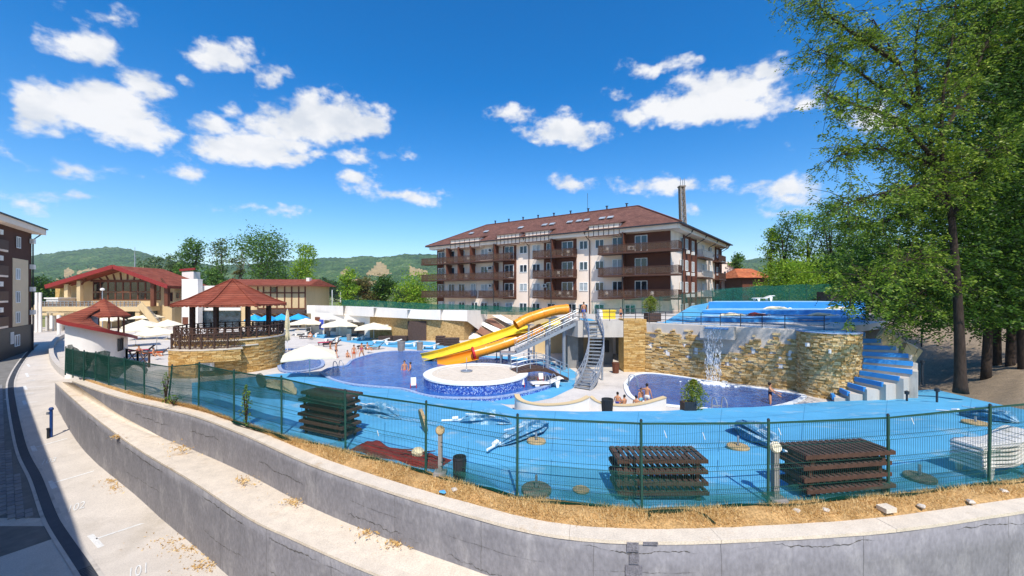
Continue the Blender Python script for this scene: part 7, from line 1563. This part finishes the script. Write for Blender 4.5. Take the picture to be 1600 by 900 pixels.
def big_trees():
    rg = np.random.default_rng(77); Y0 = 22.5
    def P(px, py, dy=0.0): Y = Y0+dy; return PY(px, py, Y)
    A = thing('tree', 'tall airy locust tree leaning left over the blue steps', 'tree', tuple(P(1500,606)), 'near trees on the right')
    tr = bez([P(1501,614), P(1500,560), P(1498,500), P(1494,430), P(1487,340)], 5); MB().tube(tr, [.34,.3,.27]+[.25-.006*i for i in range(len(tr)-3)], 10).build('trunk', 'bark', A, smooth='all')
    limbs = [[(1489,360,0),(1478,300,.3),(1462,250,.2),(1440,180,.5),(1405,100,.8),(1365,30,1.2)],[(1487,340,0),(1472,250,-.4),(1474,150,-.6),(1488,60,-.5),(1496,-40,-.3)],[(1466,265,0),(1420,243,.6),(1360,232,1.0),(1302,246,1.2)],[(1484,325,0),(1440,292,-.8),(1385,300,-1.3),(1325,318,-1.5)],[(1440,180,.5),(1380,140,1.5),(1315,95,2.0),(1268,78,2.2)],[(1474,210,0),(1515,130,.8),(1548,50,1.2),(1570,-30,1.2)],[(1496,440,0),(1445,405,-1.2),(1385,420,-2.0),(1330,462,-2.4)],[(1498,455,0),(1465,440,1.0),(1425,470,1.5),(1395,505,1.6)],[(1405,100,.8),(1345,60,.2),(1290,20,0),(1262,-15,0)],[(1460,250,0),(1405,190,-1.2),(1340,165,-1.8),(1290,150,-2)],[(1440,180,.5),(1430,90,1.5),(1440,0,2)],[(1478,300,0),(1420,330,1.5),(1360,350,2.5),(1300,330,3)],[(1487,340,0),(1530,270,-1),(1570,210,-1.6)]]
    pts = []; wts = []
    for L_ in limbs:
        q = bez([P(*p) for p in L_], 6); k = len(q); MB().tube(q, [lerp(.13, .02, i/(k-1)) for i in range(k)], 6).build('limb', 'bark', A, smooth='all')
        for i in range(int(k*.22), k): pts.append(q[i])
    tw = []; mb = MB()
    for p in pts:
        for _ in range(6):
            e = p+Vector(rg.normal(size=3))*.85; e.z -= .2; mb.tube([p, p.lerp(e,.5)+Vector((0,0,.12)), e], [.022,.014,.006], 4, cap=False)
            for t in (.35,.6,.85,1.0): tw.append(p.lerp(e, t))
    mb.build('twigs', 'bark', A, kind='stuff', recalc=False)
    C = np.array([tuple(t) for t in tw]); C = np.repeat(C, 3, 0)+rg.normal(size=(len(C)*3,3))*.13; keep = rg.uniform(size=len(C)) < .54; V, Fq = pinnate(C[keep], rg, .36, 7, .2); npmesh('crown', V, Fq, 'leaf_locust', A)
    # dense dark trees behind and to the right
    defs = [('dark leafy tree, second trunk from the left in the near group', 1540, 25.5, [(1545,60,85,85),(1520,160,55,60),(1500,330,60,70),(1560,250,80,90),(1490,420,60,60),(1530,470,70,45),(1420,430,70,50),(1470,480,60,35),(1560,370,60,60)], 900, 'leaf_dark'),
            ('dark leafy tree, third trunk from the left in the near group', 1557, 27.0, [(1600,110,80,100),(1590,330,70,90),(1560,430,60,50),(1440,400,60,45),(1380,455,55,45),(1590,480,60,45),(1340,420,45,50),(1440,330,60,50)], 800, 'leaf_dark'),
            ('dark leafy tree at the right edge with the thick double trunk', 1578, 26.0, [(1640,40,90,100),(1630,250,70,110),(1620,420,60,70),(1545,10,70,60),(1500,240,60,60)], 430, 'leaf_locust'),
            ('slim dark tree at the right border', 1600, 25.0, [(1640,150,60,90),(1610,380,50,80),(1600,460,50,40)], 240, 'leaf_dark')]
    for i, (lab, px, Y, ls, n, m_) in enumerate(defs):
        zb = H-(592-HZ)/F*Y; b = D(px, Y, zb); o = thing('tree', lab, 'tree', tuple(b), 'near trees on the right'); rg2 = np.random.default_rng(100+i)
        top = PY(px+rg2.uniform(-20,30), 120, Y+.5); q = bez([b-Vector((0,0,.4)), b.lerp(top,.35)+Vector((rg2.normal()*.15,0,0)), b.lerp(top,.7)+Vector((rg2.normal()*.3,0,0)), top], 5); MB().tube(q, [lerp(.26,.05,(k/(len(q)-1))**.8) for k in range(len(q))], 8).build('trunk', 'bark', o, smooth='all')
        if px == 1578: q2 = [p+Vector((.55+.03*k, .2, 0)) for k, p in enumerate(q)]; MB().tube(q2, [lerp(.2,.05,k/(len(q)-1)) for k in range(len(q))], 8).build('trunk', 'bark', o, smooth='all')
        ells = []
        for (ex, ey, ew, eh) in ls: c = PY(ex, ey, Y-.6); ells.append((c.x, c.y, c.z, ew/F*Y, ew/F*Y*.8, eh/F*Y))
        cen, L_ = sample_crown(ells, n, 11, .55, rg2, .25)
        for k in rg2.choice(len(cen), 22, replace=False):
            c = Vector(cen[k]); t = min(.95, max(.25, (c.z-2-zb)/(top.z-zb))); a = q[int(t*(len(q)-1))]; MB().tube([a, a.lerp(c,.5)+Vector((0,0,.4)), c], [.07,.04,.012], 5).build('limb', 'bark', o)
        V, Fq = pinnate(L_, rg2, .44, 6, .25); npmesh('crown', V, Fq, m_, o)
big_trees()
# shrubs in planters, weeds at the fence
def shrub(label, p, w, h, mat, seed, group='planted shrubs', n=900, leaf=.09, cone=True):
    rg = np.random.default_rng(seed); o = thing('shrub', label, 'shrub', tuple(p), group); t = rg.uniform(0,1,n)**.8; r = (w/2)*np.sqrt(rg.uniform(0,1,n))*np.clip(np.sin(np.pi*(t*.8+.16)),.1,1); a = rg.uniform(0,6.28,n); lump = 1+.25*np.sin(5*a+t*9)
    C = np.stack([p.x+r*lump*np.cos(a), p.y+r*lump*np.sin(a), p.z+.1+h*t], 1); V, Fq = leafquads(C, leaf, rg, asp=.4); npmesh('foliage', V, Fq, mat, o); mb = MB()
    for k in range(7): g = k*.9; mb.tube([p, p+Vector((math.cos(g)*w*.12, math.sin(g)*w*.12, h*.5)), p+Vector((math.cos(g)*w*.25, math.sin(g)*w*.25, h*.9))], [.02,.015,.005], 5)
    mb.build('stems', 'bark', o)
planter('dark slatted planter at the edge of the waterfall pool', 1075, 0, 20.9, .62, 1.1, -1.75, 'steel_dark'); shrub('bushy yellow green shrub in the planter before the waterfall pool', D(1084,21.1,-1.3), 1.25, 1.6, 'leaf_shrub', 5, n=2600, leaf=.12)
planter('red brown planter with shrub above the ochre pillar', 1019, 0, 36.4, 1.2, .75, ZPL-.15); shrub('rounded yellow green shrub in the planter above the ochre pillar', D(1017,36.6,ZPL+.5), 1.5, 1.5, 'leaf_shrub', 6, n=2200, leaf=.15)
shrub('small weed in the planter on the top blue tier', D(1301,51.2,5.2), 1.2, .7, 'leaf_weed', 7, n=150, leaf=.2)
shrub('climbing green weed on the fence left of the wooden stack', deck(388,.0)+Vector((0,-.12,-.05)), .42, 1.5, 'leaf_weed', 8, 'weeds at the fence', 420, .09); shrub('thin weed growing at the leaning fence post', deck(262,0)+Vector((0,-.1,-.05)), .5, 1.3, 'leaf_weed', 9, 'weeds at the fence', 130, .11); shrub('low weed by the fence foot on the left', deck(275,0)+Vector((0,-.15,-.05)), .9, .35, 'leaf_weed', 10, 'weeds at the fence', 150, .09)
# ------------------------------------------------------------------ people
def skin_mesh(verts, edges, lv=1):
    me = bpy.data.meshes.new('body'); me.from_pydata([v[0] for v in verts], edges, []); o = bpy.data.objects.new('body', me); col.objects.link(o)
    md = o.modifiers.new('s', 'SKIN'); md.use_smooth_shade = True
    for i, v in enumerate(verts): me.skin_vertices[0].data[i].radius = (v[1], v[1] if len(v) < 3 else v[2])
    me.skin_vertices[0].data[0].use_root = True
    o.modifiers.new('u', 'SUBSURF').levels = lv
    dg = bpy.context.evaluated_depsgraph_get(); r = bpy.data.meshes.new_from_object(o.evaluated_get(dg)); bpy.data.objects.remove(o); return r
def figure(pose='stand', arm_l=(0,0), arm_r=(0,0)):
    """height 1.7, facing -y; returns body, trunks, swimsuit and hair meshes"""
    sit = pose == 'sit'; hz = .12 if sit else .90
    V = []; E = []
    def add(p, r, link=None, r2=None):
        V.append((p, r) if r2 is None else (p, r, r2)); i = len(V)-1
        if link is not None: E.append((link, i))
        return i
    pel = add((0,0,hz), .135, r2=.105); bel = add((0,-.01,hz+.17), .125, pel, .095); ch = add((0,.0,hz+.37), .145, bel, .105); nk = add((0,.01,hz+.53), .06, ch); hd0 = add((0,-.01,hz+.62), .075, nk); hd1 = add((0,-.02,hz+.70), .09, hd0); hd2 = add((0,-.005,hz+.79), .055, hd1)
    legs = []
    for s in (-1,1):
        if sit: pts = [((s*.1,-.08,hz),.085),((s*.14,-.42,hz+.16),.065),((s*.14,-.62,hz-.05),.05),((s*.14,-.72,.04),.04),((s*.14,-.84,.03),.03)]
        else:
            f = {'stand':0,'walk':.18*s}.get(pose, 0); pts = [((s*.1,-.0,hz-.09),.09),((s*.11,-.02+f*.9,.48),.062),((s*.11,.02+f*1.3,.26),.05),((s*.11,.03+f*1.7,.07),.036),((s*.12,-.11+f*1.7,.03),.03)]
        k = pel; ids = []
        for p, r in pts: k = add(p, r, k); ids.append(k)
        legs.append(ids)
    for s, (sw, fw) in ((-1, arm_l), (1, arm_r)):   # sideways lift, forward lift in radians
        sh = add((s*.18,0,hz+.45), .055, ch); p = Vector((s*.2,0,hz+.43)); d = Vector((s*math.sin(sw), -math.sin(fw), -math.cos(max(sw,fw)))).normalized(); el = p+d*.28; d2 = (d+Vector((0,-.35,0))).normalized(); wr = el+d2*.25
        a = add(tuple(el), .04, sh); b = add(tuple(wr), .03, a); pm = wr+d2*.07; c = add(tuple(pm), .032, b)
        sd = d2.cross(Vector((1,0,0))).normalized()
        for k in range(4): f1 = pm+d2*.05+sd*(.024*(k-1.5)); f2 = f1+d2*(.05-.006*abs(k-1.2))+Vector((0,-.012,0)); i = add(tuple(f1), .010, c); add(tuple(f2), .008, i)
        t1 = wr+d2*.04+sd*.05; add(tuple(t1+d2*.03), .010, add(tuple(t1), .012, b))
    body = skin_mesh(V, E)
    tv = [(V[0][0], .15, .125), ((0,0,hz+.1), .138, .112)]; te = [(0,1)]
    for ids in legs: p0, p1 = Vector(V[ids[0]][0]), Vector(V[ids[1]][0]); i = len(tv); tv += [(tuple(p0), .108), (tuple(p0.lerp(p1,.55)), .1)]; te += [(0,i),(i,i+1)]
    trunks = skin_mesh(tv, te)
    suit = skin_mesh([(V[0][0], .148, .118), ((0,-.01,hz+.17), .138, .108), ((0,0,hz+.36), .158, .12), ((.1,0,hz-.05), .1), ((-.1,0,hz-.05), .1)], [(0,1),(1,2),(0,3),(0,4)])
    hm = MB(); c = Vector((0,0,hz+.715)); prof = [(.098*math.cos(a), .115*math.sin(a)) for a in [R(-35+12.5*k) for k in range(11)]]; hm.lathe(prof, c+Vector((0,.022,.012)), 14); hme = bpy.data.meshes.new('hair'); hme.from_pydata(hm.v, [], hm.f)
    em = MB()
    for s in (-1,1): em.lathe([(0,-.012),(.012,0),(0,.012)], (s*.034,-.105,hz+.70), 6)
    eme = bpy.data.meshes.new('eyes'); eme.from_pydata(em.v, [], em.f)
    return dict(body=body, trunks=trunks, suit=suit, hair=hme, eyes=eme)
FG = {'stand': figure('stand', (.15,0), (.15,0)), 'walk': figure('walk', (.1,.3), (.1,-.2)), 'sit': figure('sit', (.2,.5), (.2,.5)), 'reach': figure('stand', (.2,0), (1.1,.5)), 'phone': figure('stand', (.15,.9), (.15,1.0))}
def person(label, pose, loc, face, h, cloth, suit=False, long_hair=False, top=None):
    o = thing('person', label, 'person', tuple(loc), 'people at the pools', local=True, rz=face); o.scale = (h/1.7,)*3; d = FG[pose]
    for nm, key, m_ in (('body','body','skin'),('swimsuit' if suit else 'swim_shorts','suit' if suit else 'trunks',cloth),('hair','hair','hair_dark'),('eyes','eyes','hair_dark')):
        me = d[key].copy() if False else d[key]; me2 = me
        if not me2.materials or me2.materials[0] != MATS[m_]: me2 = me.copy(); me2.materials.clear(); me2.materials.append(MATS[m_])
        me2.polygons.foreach_set('use_smooth', [True]*len(me2.polygons)); c = bpy.data.objects.new(nm, me2); col.objects.link(c); c.parent = o
    return o
Yb = 23.2
person('boy sitting leftmost behind the white parapet', 'sit', D(965,Yb,ZP+.28), R(160), 1.35, 'cloth_blue'); person('boy with pale blue trunks sitting second from the left', 'sit', D(975.5,Yb-.3,ZP+.22), R(200), 1.3, 'cloth_cyan')
person('boy crouching third from the left behind the parapet', 'sit', D(994,Yb-.4,ZP+.2), R(150), 1.3, 'cloth_black'); person('boy leaning behind the crouching one at the pool edge', 'walk', D(1001.5,Yb+.2,ZP-.05), R(190), 1.25, 'cloth_cyan'); person('standing boy stretching one arm out over the pool edge', 'reach', D(1011,Yb-.2,ZP+.1), R(150), 1.45, 'cloth_white')
person('woman in navy swimsuit looking at her hands by the waterfall pool', 'phone', D(1203,24.2,ZP-.35), R(60), 1.68, 'cloth_navy', suit=True)
person('swimmer on the left of the two in the big pool', 'stand', G(632,578,ZW)-UP*.85, R(20), 1.65, 'cloth_orange'); person('swimmer on the right of the two in the big pool', 'reach', G(641,578,ZW)-UP*1.0, R(-60), 1.65, 'cloth_black')
person('person in black walking left of the paddling pool edge', 'walk', G(516,556,ZP), R(100), 1.55, 'cloth_black', suit=True); person('walker in dark shorts beside the paddling pool', 'walk', G(525,559,ZP), R(80), 1.6, 'cloth_navy'); person('walker with orange shorts left of the pair at the pool edge', 'stand', G(553,562,ZP), R(30), 1.5, 'cloth_orange'); person('person in pink swimsuit right of the pair at the pool edge', 'walk', G(565,560,ZP), R(-30), 1.6, 'cloth_pink', suit=True)
person('child sitting on the pavement before the walking pair', 'sit', G(543,558,ZP), R(40), 1.3, 'cloth_black'); person('person in white sitting under the rightmost parasol', 'sit', G(574,547,ZP+.35), R(70), 1.6, 'cloth_white', suit=True); person('person in white sitting under the leftmost parasol', 'sit', G(485,527,ZP+.35), R(20), 1.6, 'cloth_white', suit=True)
person('man in blue shorts standing on the slide platform seen from behind', 'stand', D(912,37.2,ZPL), R(180), 1.55, 'cloth_blue'); person('child in blue at the top of the orange tube', 'stand', D(889,37.4,ZPL), R(120), 1.2, 'cloth_blue', suit=True); person('child by the railing right of the yellow play house', 'stand', D(970,36.0,ZPL), R(20), 1.1, 'cloth_navy')
person('sunbather sitting left at the bar terrace', 'sit', G(217,553,ZP+.35), R(60), 1.65, 'cloth_pink', suit=True); person('sunbather sitting at the bar terrace near the pavilion', 'sit', G(240,557,ZP+.35), R(100), 1.65, 'cloth_black')
for me in (FG[k][j] for k in FG for j in FG[k]):
    if me.users == 0: bpy.data.meshes.remove(me)
# tidy helper tags
for o in bpy.data.objects:
    for k in ('_loc', '_local'):
        if k in o: del o[k]
# ------------------------------------------------------------------ summer haze over the valley
hz = bpy.data.materials.new('haze'); hz.use_nodes = True; t = hz.node_tree; t.nodes.clear(); pv = N(t, 'ShaderNodeVolumePrincipled'); pv.inputs['Color'].default_value = (.78,.88,1,1); pv.inputs['Density'].default_value = .00011
om = N(t, 'ShaderNodeOutputMaterial'); t.links.new(pv.outputs[0], om.inputs['Volume']); MATS['haze'] = hz
MB().lim(-6200, 6200, -400, 6200, -6, 260).build('haze', 'haze', kind='stuff')
